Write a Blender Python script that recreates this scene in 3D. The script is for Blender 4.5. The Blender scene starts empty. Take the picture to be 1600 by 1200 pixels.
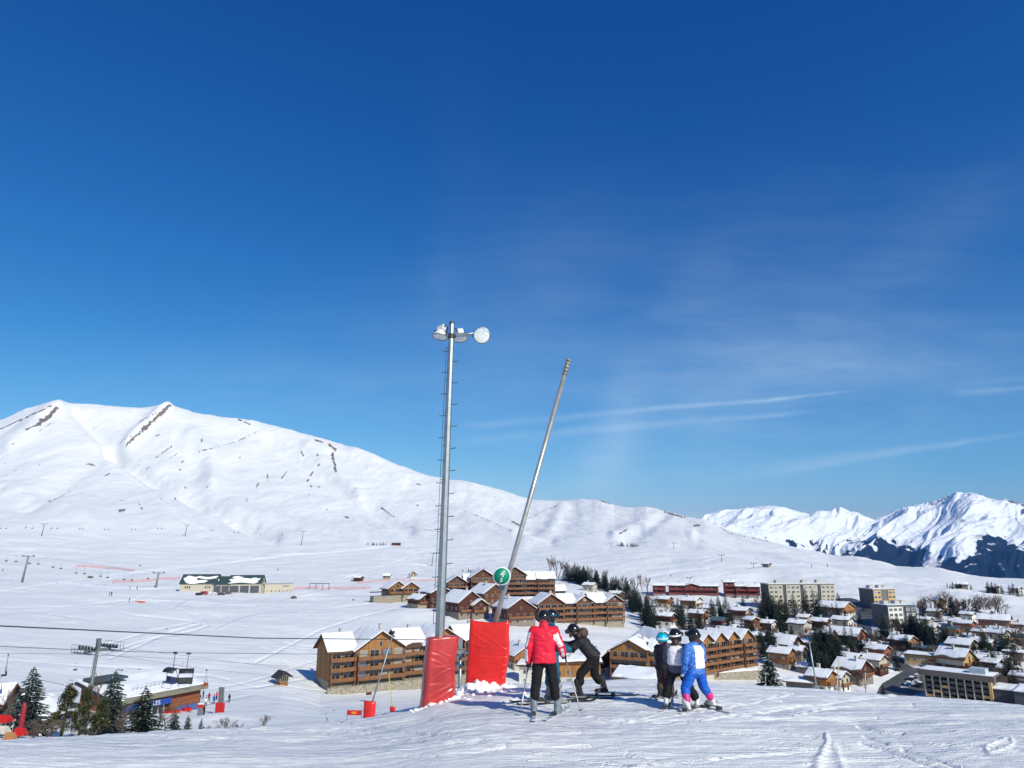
import bpy, math, random
import numpy as np
from mathutils import Vector, Matrix
R = math.radians
random.seed(7)
scn = bpy.context.scene
col = scn.collection
# ------------------------------------------------------------------ camera
F = 1100.0; CZ = 1.65; PITCH = R(12.8)
cam_d = bpy.data.cameras.new('camera'); cam = bpy.data.objects.new('camera', cam_d); col.objects.link(cam)
cam.location = (0, 0, CZ); cam.rotation_euler = (R(90) + PITCH, 0, 0)
cam_d.sensor_width = 36; cam_d.lens = 36 * F / 1600; cam_d.clip_start = 0.1; cam_d.clip_end = 60000
scn.camera = cam
cp, sp = math.cos(PITCH), math.sin(PITCH)
def ray(u, v):
    x = (u - 800) / F; y = (600 - v) / F
    return x, cp - y * sp, sp + y * cp
def azt(u, v):
    x, y, z = ray(u, v); h = np.hypot(x, y)
    return np.arctan2(x, y), z / h
def proj(x, y, z):
    z = z - CZ
    dpt = y * cp + z * sp; up = -y * sp + z * cp
    dpt = np.maximum(dpt, 1e-3)
    return 800 + F * x / dpt, 600 - F * up / dpt
def pt(u, v, d):
    x, y, z = ray(u, v); h = math.hypot(x, y)
    return Vector((x * d / h, y * d / h, CZ + z * d / h))
# ------------------------------------------------------------------ noise
_rs = np.random.RandomState(3); _P = _rs.permutation(256); _P = np.concatenate([_P, _P, _P])
_G = _rs.rand(256) * 2 * np.pi; _GX = np.cos(_G); _GY = np.sin(_G)
def perlin(x, y):
    xi = np.floor(x).astype(np.int64); yi = np.floor(y).astype(np.int64)
    xf = x - xi; yf = y - yi; xi &= 255; yi &= 255
    u = xf * xf * xf * (xf * (xf * 6 - 15) + 10); v = yf * yf * yf * (yf * (yf * 6 - 15) + 10)
    def g(ix, iy, fx, fy):
        h = _P[_P[ix] + iy]; return _GX[h] * fx + _GY[h] * fy
    a = g(xi, yi, xf, yf); b = g(xi + 1, yi, xf - 1, yf); c = g(xi, yi + 1, xf, yf - 1); d = g(xi + 1, yi + 1, xf - 1, yf - 1)
    return (a + u * (b - a)) + v * ((c + u * (d - c)) - (a + u * (b - a)))
def fbm(x, y, o=4, gain=.5, ridged=False):
    s = 0; a = 1.0; t = 0
    for i in range(o):
        n = perlin(x * 2**i + 17.3 * i, y * 2**i - 9.1 * i) * 1.5
        if ridged: n = 1 - 2 * np.abs(n)
        s = s + a * n; t += a; a *= gain
    return s / t
def sstep(a, b, x):
    t = np.clip((x - a) / (b - a), 0, 1); return t * t * (3 - 2 * t)
# ------------------------------------------------------------------ terrain profile
UK = np.arange(-260, 1861, 10.0)
def I(*p):
    return np.interp(UK, p[0::2], p[1::2])
crest_v = I(-260,1178, 0,1166, 200,1152, 400,1140, 500,1134, 573,1127, 650,1109, 700,1088, 728,1080, 760,1075, 800,1071, 900,1067, 1000,1065, 1100,1068, 1200,1074, 1300,1081, 1400,1089, 1500,1097, 1600,1106, 1860,1130)
crest_d = I(-260,13, 0,13.5, 400,14.5, 650,16, 720,17, 900,18, 1300,18, 1600,16.5, 1860,15)
ridge_v = I(-260,720, -100,683, 0,658, 40,640, 85,629, 120,631, 190,638, 225,639, 245,636, 262,634.5, 275,637, 300,647, 350,654, 395,658, 440,670, 500,686, 560,704, 620,727, 672,745, 740,756, 760,761, 800,772, 830,782, 880,784, 910,780, 935,781, 960,790, 990,793, 1010,792, 1040,799, 1070,808, 1100,812, 1150,832, 1200,846, 1250,858, 1300,866, 1340,870, 1370,877, 1400,884, 1440,886, 1475,889, 1512,899, 1560,905, 1600,908, 1700,916, 1860,930)
ridge_d = I(-260,2400, 0,2600, 400,2500, 700,2100, 900,1900, 1100,1500, 1250,1150, 1400,1000, 1600,850, 1860,800)
J_d = I(-260,900, 0,950, 800,900, 1100,760, 1250,700, 1400,680, 1600,660, 1860,640)
J_v = I(-260,852, 0,850, 200,858, 400,864, 600,866, 800,868, 1000,868, 1150,876, 1250,886, 1400,902, 1500,911, 1600,920, 1860,942)
def mode_v(d, v): return (d, v)
layers = []   # (d, v)  arrays over UK
layers.append((crest_d, crest_v))
layers.append((crest_d + 7, crest_v + I(-260,14, 400,10, 520,3, 600,1, 650,8, 720,16, 1860,22)))
layers.append((I(-260,68,1860,68), I(-260,1230, 0,1210, 300,1180, 450,1150, 520,1138, 573,1128, 620,1118, 680,1120, 760,1120, 900,1112, 1200,1118, 1400,1140, 1600,1165, 1860,1200)))
layers.append((I(-260,118, 0,118, 400,130, 620,132, 800,180, 1000,190, 1200,215, 1400,245, 1600,260, 1860,260),
               I(-260,1165, 0,1158, 200,1147, 400,1126, 500,1120, 620,1113, 800,1090, 1000,1075, 1200,1082, 1300,1089, 1400,1102, 1600,1120, 1860,1140)))
layers.append((I(-260,195, 0,195, 400,200, 600,212, 760,228, 900,265, 1000,285, 1200,300, 1400,325, 1600,330, 1860,330),
               I(-260,1066, 0,1068, 300,1073, 440,1072, 500,1086, 640,1080, 760,1074, 860,1066, 1000,1052, 1200,1060, 1300,1070, 1400,1080, 1500,1092, 1600,1094, 1860,1110)))
layers.append((I(-260,330, 800,330, 1000,350, 1200,370, 1400,405, 1600,415, 1860,420),
               I(-260,965, 0,968, 400,972, 600,978, 800,986, 1000,998, 1200,1006, 1400,1010, 1600,1016, 1860,1030)))
layers.append((I(-260,480, 400,480, 600,440, 700,390, 800,390, 950,420, 1100,450, 1300,490, 1500,520, 1860,520),
               I(-260,922, 0,925, 400,928, 600,938, 700,950, 800,950, 950,966, 1100,962, 1300,956, 1500,960, 1600,966, 1860,980)))
layers.append((I(-260,690, 400,690, 700,640, 900,600, 1100,570, 1300,590, 1500,600, 1860,600),
               I(-260,885, 0,888, 400,894, 700,902, 900,905, 1100,918, 1200,926, 1300,922, 1500,924, 1600,936, 1860,955)))
layers.append((J_d, J_v))
for fd, fv in ((.3, .30), (.6, .62), (.82, .86)):
    layers.append((J_d + (ridge_d - J_d) * fd, J_v + (ridge_v - J_v) * fv))
layers.append((ridge_d, ridge_v))
def layer_az(d, v):
    a, t = azt(UK, v); return a, d, CZ + t * d
AZF = np.arange(-42.5, 42.51, 0.09)
AZ = np.radians(np.concatenate([np.arange(-180, -43, 2.5), AZF, np.arange(43, 180.1, 2.5)]))
def ev(az):
    ds, zs = [], []
    ds.append(np.full_like(az, .05)); zs.append(np.full_like(az, 0.0))
    for dd in (3.5, 7.0):
        x = dd * np.sin(az); y = dd * np.cos(az)
        ds.append(np.full_like(az, dd)); zs.append(-.10 * y - .0012*y*y*np.sign(y) + np.where(x < 0, .05, -.006) * x)
    for d, v in layers:
        a, dd, zz = layer_az(d, v)
        ds.append(np.interp(az, a, dd)); zs.append(np.interp(az, a, zz))
    rd = ds[-1]; rz = zs[-1]
    ds.append(rd * 1.12); zs.append(rz - rd * .035)
    ds.append(rd * 1.6); zs.append(rz - rd * .16)
    ds.append(rd * 0 + 6000); zs.append(rd * 0 - 650)
    ds.append(rd * 0 + 16000); zs.append(rd * 0 - 700)
    ds = np.array(ds); zs = np.array(zs)
    b = sstep(R(50), R(125), np.abs(az))          # behind the camera: the slope climbs on
    zb = np.where(ds < 40, .1 * ds, 4 + (ds - 40) * .18); zb = np.minimum(zb, 250)
    zs = zs * (1 - b) + zb * b
    return ds, zs
def pchip(x, y, q):
    h = np.diff(x); m = np.diff(y) / h
    d = np.zeros_like(x)
    w1 = 2 * h[1:] + h[:-1]; w2 = h[1:] + 2 * h[:-1]
    ok = (m[:-1] * m[1:]) > 0
    with np.errstate(divide='ignore', invalid='ignore'):
        d[1:-1] = np.where(ok, (w1 + w2) / (w1 / m[:-1] + w2 / m[1:]), 0)
    d[0] = m[0]; d[-1] = m[-1]
    k = np.clip(np.searchsorted(x, q) - 1, 0, len(h) - 1)
    t = (q - x[k]) / h[k]; hk = h[k]
    return ((1 + 2*t) * (1-t)**2) * y[k] + t*(1-t)**2 * hk * d[k] + t*t*(3-2*t) * y[k+1] + t*t*(t-1) * hk * d[k+1]
RR = np.concatenate([np.geomspace(.1, 6, 34, endpoint=False), np.linspace(6, 20, 330, endpoint=False), np.geomspace(20, 62, 50, endpoint=False),
                     np.geomspace(62, 1300, 470, endpoint=False), np.geomspace(1300, 3200, 170, endpoint=False), np.geomspace(3200, 16000, 26)])
DS, ZS = ev(AZ)
NA, NR = len(AZ), len(RR)
Z = np.zeros((NA, NR))
for i in range(NA): Z[i] = pchip(DS[:, i], ZS[:, i], RR)
AA, RG = np.meshgrid(AZ, RR, indexing='ij')
X = RG * np.sin(AA); Y = RG * np.cos(AA)
Z = np.where(RG < .1, 0, Z)
U0, V0 = proj(X, Y, Z); front = (np.abs(AA) < R(48)) & (RG > 1)
ridge_r = np.interp(AZ, layer_az(ridge_d, ridge_v)[0], ridge_d)[:, None]
J_r = np.interp(AZ, layer_az(J_d, J_v)[0], J_d)[:, None]
def segd(poly, U, V):
    best = np.full(U.shape, 1e9)
    for (x0, y0), (x1, y1) in zip(poly[:-1], poly[1:]):
        dx, dy = x1 - x0, y1 - y0; L = dx*dx + dy*dy + 1e-9
        t = np.clip(((U - x0) * dx + (V - y0) * dy) / L, 0, 1)
        best = np.minimum(best, np.hypot(U - x0 - t * dx, V - y0 - t * dy))
    return best
far = front & (RG > 60) & (RG < ridge_r * 1.1)
idx = np.nonzero(far); Uf = U0[idx]; Vf = V0[idx]; Rf = RG[idx]; Xf = X[idx]; Yf = Y[idx]
# relief of the far slopes
mt = sstep(1.0, 1.35, Rf / J_r[idx[0], 0]) * (1 - .9 * sstep(.93, 1.0, Rf / ridge_r[idx[0], 0])) * (1 - sstep(1.0, 1.06, Rf / ridge_r[idx[0], 0]))
dz = mt * (15 * fbm(Xf / 420 + 3, Yf / 600, 4) + 5 * fbm(Xf / 130 + Yf / 400, Yf / 300 + 7, 4, ridged=True) + 1.5 * fbm(Xf / 30, Yf / 60, 3))
dz += (1 - mt) * sstep(60, 110, Rf) * (.95 * fbm(Xf / 60, Yf / 38, 3) + .12 * fbm(Xf / 7, Yf / 9, 2)) * (1 + Rf / 400)
grooves = [([(170,700),(200,722),(245,752),(300,785),(360,812),(430,842)], 9, 30), ([(120,640),(150,670),(185,705)], 12, 22), ([(300,690),(330,720),(330,760)], 16, -22),
           ([(262,636),(230,668),(195,698)], 9, -20), ([(90,632),(50,668),(10,700)], 12, -18), ([(150,720),(90,760),(40,800)], 18, 16),
           ([(420,690),(520,760),(640,830)], 10, 14), ([(560,705),(700,790),(800,835)], 16, -16), ([(640,760),(740,800),(860,845)], 9, 12),
           ([(880,790),(860,830),(820,850)], 10, -10), ([(960,835),(1000,820),(1080,835)], 8, -12), ([(1040,802),(1010,830),(980,845)], 9, 8), ([(480,700),(560,775)], 9, -10),
           ([(0,760),(80,790),(150,830)], 12, -12), ([(330,800),(450,815),(560,845)], 10, -14)]
for poly, w, dep in grooves:
    dd = segd(poly, Uf, Vf); dz -= dep * np.exp(-(dd / w) ** 2) * (Rf / 2200) * mt.clip(.15, 1)
Z[idx] += dz
# foreground relief: humps, scrape ridge, prints
nr = front & (RG < 60)
idn = np.nonzero(nr); Un = U0[idn]; Vn = V0[idn]; Xn = X[idn]; Yn = Y[idn]
dn = .036 * fbm(Xn / 1.7, Yn / 1.2, 4) + .012 * fbm(Xn / .35, Yn / .3, 3)
for k, (an, sx, sy, am) in enumerate([(.12, 3.5, .16, .022), (-.25, 3.0, .2, .018), (.6, 2.6, .22, .014), (-.9, 2.2, .2, .012)]):
    c, s = math.cos(an), math.sin(an); a = Xn * c + Yn * s; b = -Xn * s + Yn * c
    n = perlin(a / sx + 31 * k, b / sy); dn += (.3 if k < 2 else .5) * am * (np.abs(n) * -2.2 + .4)
dn *= sstep(.8, 3, RG[idn])
ridge_sp = [(1291,1148),(1293,1160),(1287,1175),(1278,1192),(1274,1225)]
dd = segd(ridge_sp, Un, Vn); dn += .036 * np.exp(-(dd / (2.5 + .12 * (Vn - 1148).clip(0, 60))) ** 2)
dd = segd([(1303,1165),(1312,1185),(1322,1215)], Un, Vn); dn += .02 * np.exp(-(dd / 6) ** 2)
dd = segd([(1341,1134),(1380,1142),(1410,1145)], Un, Vn); dn -= .05 * np.exp(-(dd / 2.2) ** 2)
for p in ([(1345,1162),(1410,1180),(1460,1200)], [(1350,1150),(1385,1162)], [(1410,1172),(1470,1190),(1500,1203)]):
    dd = segd(p, Un, Vn); dn -= .032 * np.exp(-(dd / 2.2) ** 2)
dd = segd([(1548,1172),(1575,1160)], Un, Vn); dn += .025 * np.exp(-((dd - 7) / 2.5) ** 2)
dd = segd([(400,1165),(560,1150),(700,1120),(800,1100)], Un, Vn); dn -= .02 * np.exp(-(dd / 3) ** 2)
for q in range(46):        # random curved ski tracks
    x0 = random.uniform(0, 1500); y0 = random.uniform(1095, 1200); L = random.uniform(120, 380); sl = random.uniform(-.16, .12); b = random.uniform(-14, 14)
    p = [(x0 + L * t, y0 + L * t * sl + b * math.sin(t * 3)) for t in np.linspace(0, 1, 7)]
    dd = segd(p, Un, Vn); am = random.uniform(.006, .02); dn += am * np.exp(-(dd / 1.1) ** 2) - am * .9 * np.exp(-((dd - 2.2) / 1.1) ** 2)
dn *= np.exp(-((Vn - 1000) / 500).clip(0, 9)) * 1.25
Z[idn] += dn
Z = np.where(RG < 1, np.minimum(Z, .02), Z)
for bu, bd, bh, br in ((345,136,1.2,7), (40,104,1.5,10), (470,470,2.5,16), (640,375,2.0,14)):
    ba = azt(bu, 1000)[0]; bx, by = bd * math.sin(ba), bd * math.cos(ba); Z = Z + bh * np.exp(-((X - bx)**2 + (Y - by)**2) / br**2)
# berm thrown up round the crash mats
def bump_at(cx, cy, r, h):
    global Z
    d = np.hypot(X - cx, Y - cy); Z = Z + h * np.exp(-(d / r) ** 2) * (RG < 60)
def Hs(x, y):
    r = math.hypot(x, y); a = math.atan2(x, y)
    i = int(np.clip(np.searchsorted(AZ, a) - 1, 0, NA - 2)); j = int(np.clip(np.searchsorted(RR, r) - 1, 0, NR - 2))
    s = (a - AZ[i]) / (AZ[i+1] - AZ[i]); t = (r - RR[j]) / (RR[j+1] - RR[j])
    return float((Z[i,j]*(1-s) + Z[i+1,j]*s) * (1-t) + (Z[i,j+1]*(1-s) + Z[i+1,j+1]*s) * t)
def gp(u, v, rmin=70, rmax=2600):
    """point of the ground seen at pixel (u, v), searched from rmin outwards"""
    a, t = azt(u, v); i = int(np.clip(np.searchsorted(AZ, a) - 1, 0, NA - 2)); s = (a - AZ[i]) / (AZ[i+1] - AZ[i])
    zc = Z[i] * (1 - s) + Z[i+1] * s; m = (RR > rmin) & (RR < rmax)
    tt = (zc[m] - CZ) / RR[m]; rr = RR[m]
    k = np.nonzero((tt[:-1] < t) & (tt[1:] >= t))[0]
    if len(k) == 0: r = rr[np.argmin(np.abs(tt - t))]
    else:
        k = k[0]; f = (t - tt[k]) / (tt[k+1] - tt[k]); r = rr[k] + f * (rr[k+1] - rr[k])
    x = r * math.sin(a); y = r * math.cos(a)
    return Vector((x, y, Hs(x, y)))
def at_d(u, d):
    """ground point under image column u at distance d"""
    v = 900
    for _ in range(6):
        a, t = azt(u, v); x, y = d * math.sin(a), d * math.cos(a); z = Hs(x, y)
        v = float(proj(x, y, z)[1])
    return Vector((x, y, z))
# ------------------------------------------------------------------ node helpers
class N:
    def __init__(s, tree): s.t = tree; tree.nodes.clear()
    def add(s, typ, **kw):
        n = s.t.nodes.new(typ)
        for k, v in kw.items():
            if k == 'ins':
                for i, val in v.items():
                    if hasattr(val, 'is_output'): s.t.links.new(val, n.inputs[i])
                    else: n.inputs[i].default_value = val
            else: setattr(n, k, v)
        return n
    def m(s, op, a, b=0.0, c=0.0, clamp=False):
        return s.add('ShaderNodeMath', operation=op, use_clamp=clamp, ins={0: a, 1: b, 2: c}).outputs[0]
    def mix(s, f, a, b, mode='MIX'):
        n = s.add('ShaderNodeMix', data_type='RGBA', blend_type=mode)
        for i, val in ((0, f), (6, a), (7, b)):
            if hasattr(val, 'is_output'): s.t.links.new(val, n.inputs[i])
            else: n.inputs[i].default_value = val
        return n.outputs[2]
    def ramp(s, f, pts, interp='LINEAR'):
        n = s.add('ShaderNodeValToRGB', ins={0: f}); cr = n.color_ramp; cr.interpolation = interp
        while len(cr.elements) < len(pts): cr.elements.new(.5)
        for e, (p, c) in zip(cr.elements, pts): e.position = p; e.color = c if len(c) == 4 else (*c, 1)
        return n.outputs[0]
def C4(c): return (c[0], c[1], c[2], 1)
def srgb(r, g, b):
    f = lambda c: (c / 255 / 12.92) if c < 10 else ((c / 255 + .055) / 1.055) ** 2.4
    return (f(r), f(g), f(b))
MATS = {}
def mat(name, color, rough=.7, metal=0, var=.12, scale=3.0, bump=0.0, bscale=20, stretch=(1, 1, 1), spec=.4, color2=None, trans=0, gen=False, coat=0):
    if name in MATS: return MATS[name]
    m = bpy.data.materials.new(name); m.use_nodes = True; n = N(m.node_tree)
    tc = n.add('ShaderNodeTexCoord').outputs['Object']
    mp = n.add('ShaderNodeMapping', ins={0: tc, 3: stretch}).outputs[0]
    ns = n.add('ShaderNodeTexNoise', ins={0: mp, 'Scale': scale, 'Detail': 4, 'Roughness': .6}).outputs[0]
    c2 = color2 if color2 else tuple(c * (1 - var * 2.2) for c in color)
    c1 = color if color2 else tuple(min(1, c * (1 + var)) for c in color)
    f = n.m('MULTIPLY_ADD', ns, 2.4, -.7, clamp=True)
    cc = n.mix(f, C4(c2), C4(c1))
    bs = n.add('ShaderNodeBsdfPrincipled', ins={'Base Color': cc, 'Roughness': rough, 'Metallic': metal, 'Specular IOR Level': spec, 'Coat Weight': coat})
    if trans: bs.inputs['Transmission Weight'].default_value = trans
    if bump:
        nb = n.add('ShaderNodeTexNoise', ins={0: mp, 'Scale': bscale, 'Detail': 4}).outputs[0]
        b = n.add('ShaderNodeBump', ins={'Height': nb, 'Distance': bump}); n.t.links.new(b.outputs[0], bs.inputs['Normal'])
    o = n.add('ShaderNodeOutputMaterial'); n.t.links.new(bs.outputs[0], o.inputs[0])
    MATS[name] = m; return m
def planks(name, c1, c2, size=.22, horizontal=True, rough=.75):
    m = bpy.data.materials.new(name); m.use_nodes = True; n = N(m.node_tree)
    tc = n.add('ShaderNodeTexCoord').outputs['Object']
    sx = n.add('ShaderNodeSeparateXYZ', ins={0: tc})
    co = sx.outputs[2] if horizontal else n.m('ADD', sx.outputs[0], sx.outputs[1])
    k = n.m('DIVIDE', co, size); fl = n.m('FLOOR', k); fr = n.m('FRACT', k)
    wn = n.add('ShaderNodeTexWhiteNoise', noise_dimensions='1D', ins={'W': fl}).outputs[0]
    st = (.35, .35, 6) if horizontal else (6, 6, .35)
    mp = n.add('ShaderNodeMapping', ins={0: tc, 3: st}).outputs[0]
    g = n.add('ShaderNodeTexNoise', ins={0: mp, 'Scale': 1.2, 'Detail': 5}).outputs[0]
    f = n.m('ADD', n.m('MULTIPLY', wn, .6), n.m('MULTIPLY_ADD', g, 1.4, -.45), clamp=True)
    cc = n.mix(f, C4(c2), C4(c1))
    gap = n.m('LESS_THAN', fr, .1)
    cc = n.mix(n.m('MULTIPLY', gap, .6), cc, C4(tuple(c * .3 for c in c2)))
    b = n.add('ShaderNodeBump', ins={'Height': n.m('SUBTRACT', 1, gap), 'Distance': .015})
    bs = n.add('ShaderNodeBsdfPrincipled', ins={'Base Color': cc, 'Roughness': rough, 'Specular IOR Level': .3, 'Normal': b.outputs[0]})
    o = n.add('ShaderNodeOutputMaterial'); n.t.links.new(bs.outputs[0], o.inputs[0])
    MATS[name] = m; return m
# ------------------------------------------------------------------ tagging
def tag(o, label=None, cat=None, group=None, kind=None):
    if label: o['label'] = label
    if cat: o['category'] = cat
    if group: o['group'] = group
    if kind: o['kind'] = kind
    return o
def thing(name, loc, label, cat, rz=0, group=None):
    o = bpy.data.objects.new(name, None); col.objects.link(o); o.location = loc; o.rotation_euler = (0, 0, rz); o.empty_display_size = .2
    return tag(o, label, cat, group)
class MB:
    def __init__(s): s.v = []; s.f = []; s.m = []; s.sm = []
    def add(s, vs, fs, mi=0, smooth=False):
        b = len(s.v); s.v += [tuple(p) for p in vs]
        for f in fs: s.f.append(tuple(b + i for i in f)); s.m.append(mi); s.sm.append(smooth)
        return s
    def box(s, c, sz, mi=0, rz=0, M=None):
        hx, hy, hz = sz[0] / 2, sz[1] / 2, sz[2] / 2; ca, sa = math.cos(rz), math.sin(rz); vs = []
        for dz in (-hz, hz):
            for dx, dy in ((-hx, -hy), (hx, -hy), (hx, hy), (-hx, hy)):
                p = Vector((c[0] + dx * ca - dy * sa, c[1] + dx * sa + dy * ca, c[2] + dz)); vs.append(M @ p if M else p)
        return s.add(vs, [(0, 3, 2, 1), (4, 5, 6, 7), (0, 1, 5, 4), (1, 2, 6, 5), (2, 3, 7, 6), (3, 0, 4, 7)], mi)
    def tube(s, pts, rs, n=8, mi=0, smooth=True, cap=True):
        pts = [Vector(p) for p in pts]
        if not hasattr(rs, '__len__'): rs = [rs] * len(pts)
        vs, fs = [], []; ref = None
        for i, p in enumerate(pts):
            t = (pts[min(i + 1, len(pts) - 1)] - pts[max(i - 1, 0)])
            if t.length < 1e-9: t = Vector((0, 0, 1))
            t.normalize()
            if ref is None: ref = Vector((1, 0, 0)) if abs(t.x) < .8 else Vector((0, 1, 0))
            a = t.cross(ref).normalized(); b = t.cross(a).normalized(); ref = b.cross(t) if False else ref
            for k in range(n):
                an = 2 * math.pi * k / n; vs.append(p + (a * math.cos(an) + b * math.sin(an)) * rs[i])
        for i in range(len(pts) - 1):
            for k in range(n):
                k2 = (k + 1) % n; fs.append((i*n + k, i*n + k2, (i+1)*n + k2, (i+1)*n + k))
        if cap: fs.append(tuple(range(n - 1, -1, -1))); fs.append(tuple(range((len(pts)-1)*n, len(pts)*n)))
        return s.add(vs, fs, mi, smooth)
    def prism(s, poly, axis, a, b, mi=0, M=None):
        """extrude a 2-D polygon (counter-clockwise) along axis from a to b"""
        n = len(poly); vs = []
        for q in (a, b):
            for (p0, p1) in poly:
                w = Vector((q, p0, p1)) if axis == 'x' else Vector((p0, q, p1)) if axis == 'y' else Vector((p0, p1, q))
                vs.append(M @ w if M else w)
        fs = [tuple(range(n - 1, -1, -1)), tuple(range(n, 2 * n))] + [(i, (i + 1) % n, n + (i + 1) % n, n + i) for i in range(n)]
        return s.add(vs, fs, mi)
    def ellip(s, c, r, mi=0, nu=12, nv=8, M=None):
        vs, fs = [], []
        for j in range(nv + 1):
            ph = math.pi * j / nv
            for i in range(nu):
                th = 2 * math.pi * i / nu; p = Vector((c[0] + r[0]*math.sin(ph)*math.cos(th), c[1] + r[1]*math.sin(ph)*math.sin(th), c[2] + r[2]*math.cos(ph)))
                vs.append(M @ p if M else p)
        for j in range(nv):
            for i in range(nu):
                i2 = (i + 1) % nu; fs.append((j*nu + i, (j+1)*nu + i, (j+1)*nu + i2, j*nu + i2))
        return s.add(vs, fs, mi, True)
    def build(s, name, mats, parent=None, loc=None, rot=None):
        me = bpy.data.meshes.new(name); me.from_pydata(s.v, [], s.f)
        if not isinstance(mats, (list, tuple)): mats = [mats]
        for m in mats: me.materials.append(m)
        me.polygons.foreach_set('material_index', s.m); me.polygons.foreach_set('use_smooth', s.sm); me.update()
        o = bpy.data.objects.new(name, me); col.objects.link(o)
        if parent: o.parent = parent
        if loc is not None: o.location = loc
        if rot is not None: o.rotation_euler = rot
        return o
def copy_tree(o, parent=None):
    c = o.copy(); col.objects.link(c)
    if parent: c.parent = parent
    for ch in CH.get(o.name, []):
        copy_tree(ch, c)
    return c
CH = {}
def index_children():
    CH.clear()
    for o in bpy.data.objects:
        if o.parent: CH.setdefault(o.parent.name, []).append(o)
# ------------------------------------------------------------------ ground sheet
def attr(me, name, arr):
    a = me.attributes.new(name, 'FLOAT', 'POINT'); a.data.foreach_set('value', np.ascontiguousarray(arr, dtype=np.float32).ravel())
def grid_mesh(name, X, Y, Z, wrap=False):
    na, nr = X.shape; me = bpy.data.meshes.new(name)
    co = np.stack([X, Y, Z], -1).reshape(-1, 3).astype(np.float32)
    i, j = np.meshgrid(np.arange(na - 1), np.arange(nr - 1), indexing='ij'); a = (i * nr + j).ravel()
    q = np.stack([a, a + 1, a + nr + 1, a + nr], -1).astype(np.int32)
    me.vertices.add(len(co)); me.vertices.foreach_set('co', co.ravel())
    me.loops.add(q.size); me.loops.foreach_set('vertex_index', q.ravel())
    me.polygons.add(len(q)); me.polygons.foreach_set('loop_start', np.arange(0, q.size, 4, dtype=np.int32)); me.polygons.foreach_set('loop_total', np.full(len(q), 4, np.int32))
    me.polygons.foreach_set('use_smooth', np.ones(len(q), bool)); me.update(calc_edges=True); me.validate()
    return me
rock = np.zeros(Z.shape); trk = np.zeros(Z.shape)
Uf, Vf = proj(X[idx], Y[idx], Z[idx])
rk = np.zeros(len(Uf))
nz = fbm(Uf / 5, Vf / 4, 3); nz2 = fbm(Uf / 14 + 5, Vf / 9, 3)
for poly, w in [([(88,638),(76,652),(60,662)],4.4), ([(60,662),(40,672)],2), ([(264,634),(248,649),(236,660)],3.6), ([(236,660),(222,673)],4.2), ([(222,673),(196,697)],2.0), ([(84,632),(20,662),(-20,680)],1.5), ([(373,655),(391,664)],1.6),
    ([(400,675),(370,690),(340,698),(310,706)],1.0), ([(345,688),(330,700)],.9), ([(268,698),(242,716)],1.0), ([(285,704),(255,722)],.8), ([(519,708),(525,736)],2.6),
    ([(493,688),(504,691)],2), ([(515,695),(524,703)],2.4), ([(185,798),(194,797)],2.6), ([(221,794),(222,795)],2.4), ([(136,725),(148,727)],1.6), ([(165,743),(172,739)],1.6),
    ([(229,732),(233,730)],1.4), ([(284,723),(287,720)],1.4), ([(277,737),(283,733)],1.2), ([(418,750),(418,742)],1.5), ([(440,747),(448,737)],1.4), ([(480,752),(488,738)],1.4),
    ([(538,807),(544,809)],1.6), ([(596,793),(615,808)],1.3), ([(635,822),(690,832)],.8), ([(935,781),(952,787)],1.6), ([(1038,800),(1070,809)],1.8), ([(968,834),(980,827)],1.6),
    ([(1085,821),(1092,821)],2.4), ([(1113,817),(1140,833),(1200,846)],.9), ([(720,795),(760,812),(800,830)],.8), ([(470,705),(475,712)],1.5), ([(495,709),(497,712)],1.6), ([(400,762),(404,755)],1.3),
    ([(88,655),(60,675),(20,690)],.7),([(255,640),(215,660)],.8),([(200,680),(185,695)],.8), ([(800,815),(815,822)],1.6), ([(652,756),(658,757)],1.4), ([(111,767),(80,784)],.8), ([(822,812),(870,790)],.7)]:
    d = segd(poly, Uf, Vf); rk = np.maximum(rk, (.95 if w > 1.25 else .72) - sstep(.15, 1.15, d / (w * 1.1) + 1.1 * nz))
rk = np.maximum(rk, .8 * sstep(.5, .62, nz2 + .25 * nz) * mt * (Vf < 800) * (Uf < 900))
rock[idx] = rk
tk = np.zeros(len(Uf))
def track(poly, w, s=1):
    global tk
    d = segd(poly, Uf, Vf); tk = tk + s * np.exp(-(d / w) ** 2)
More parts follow.
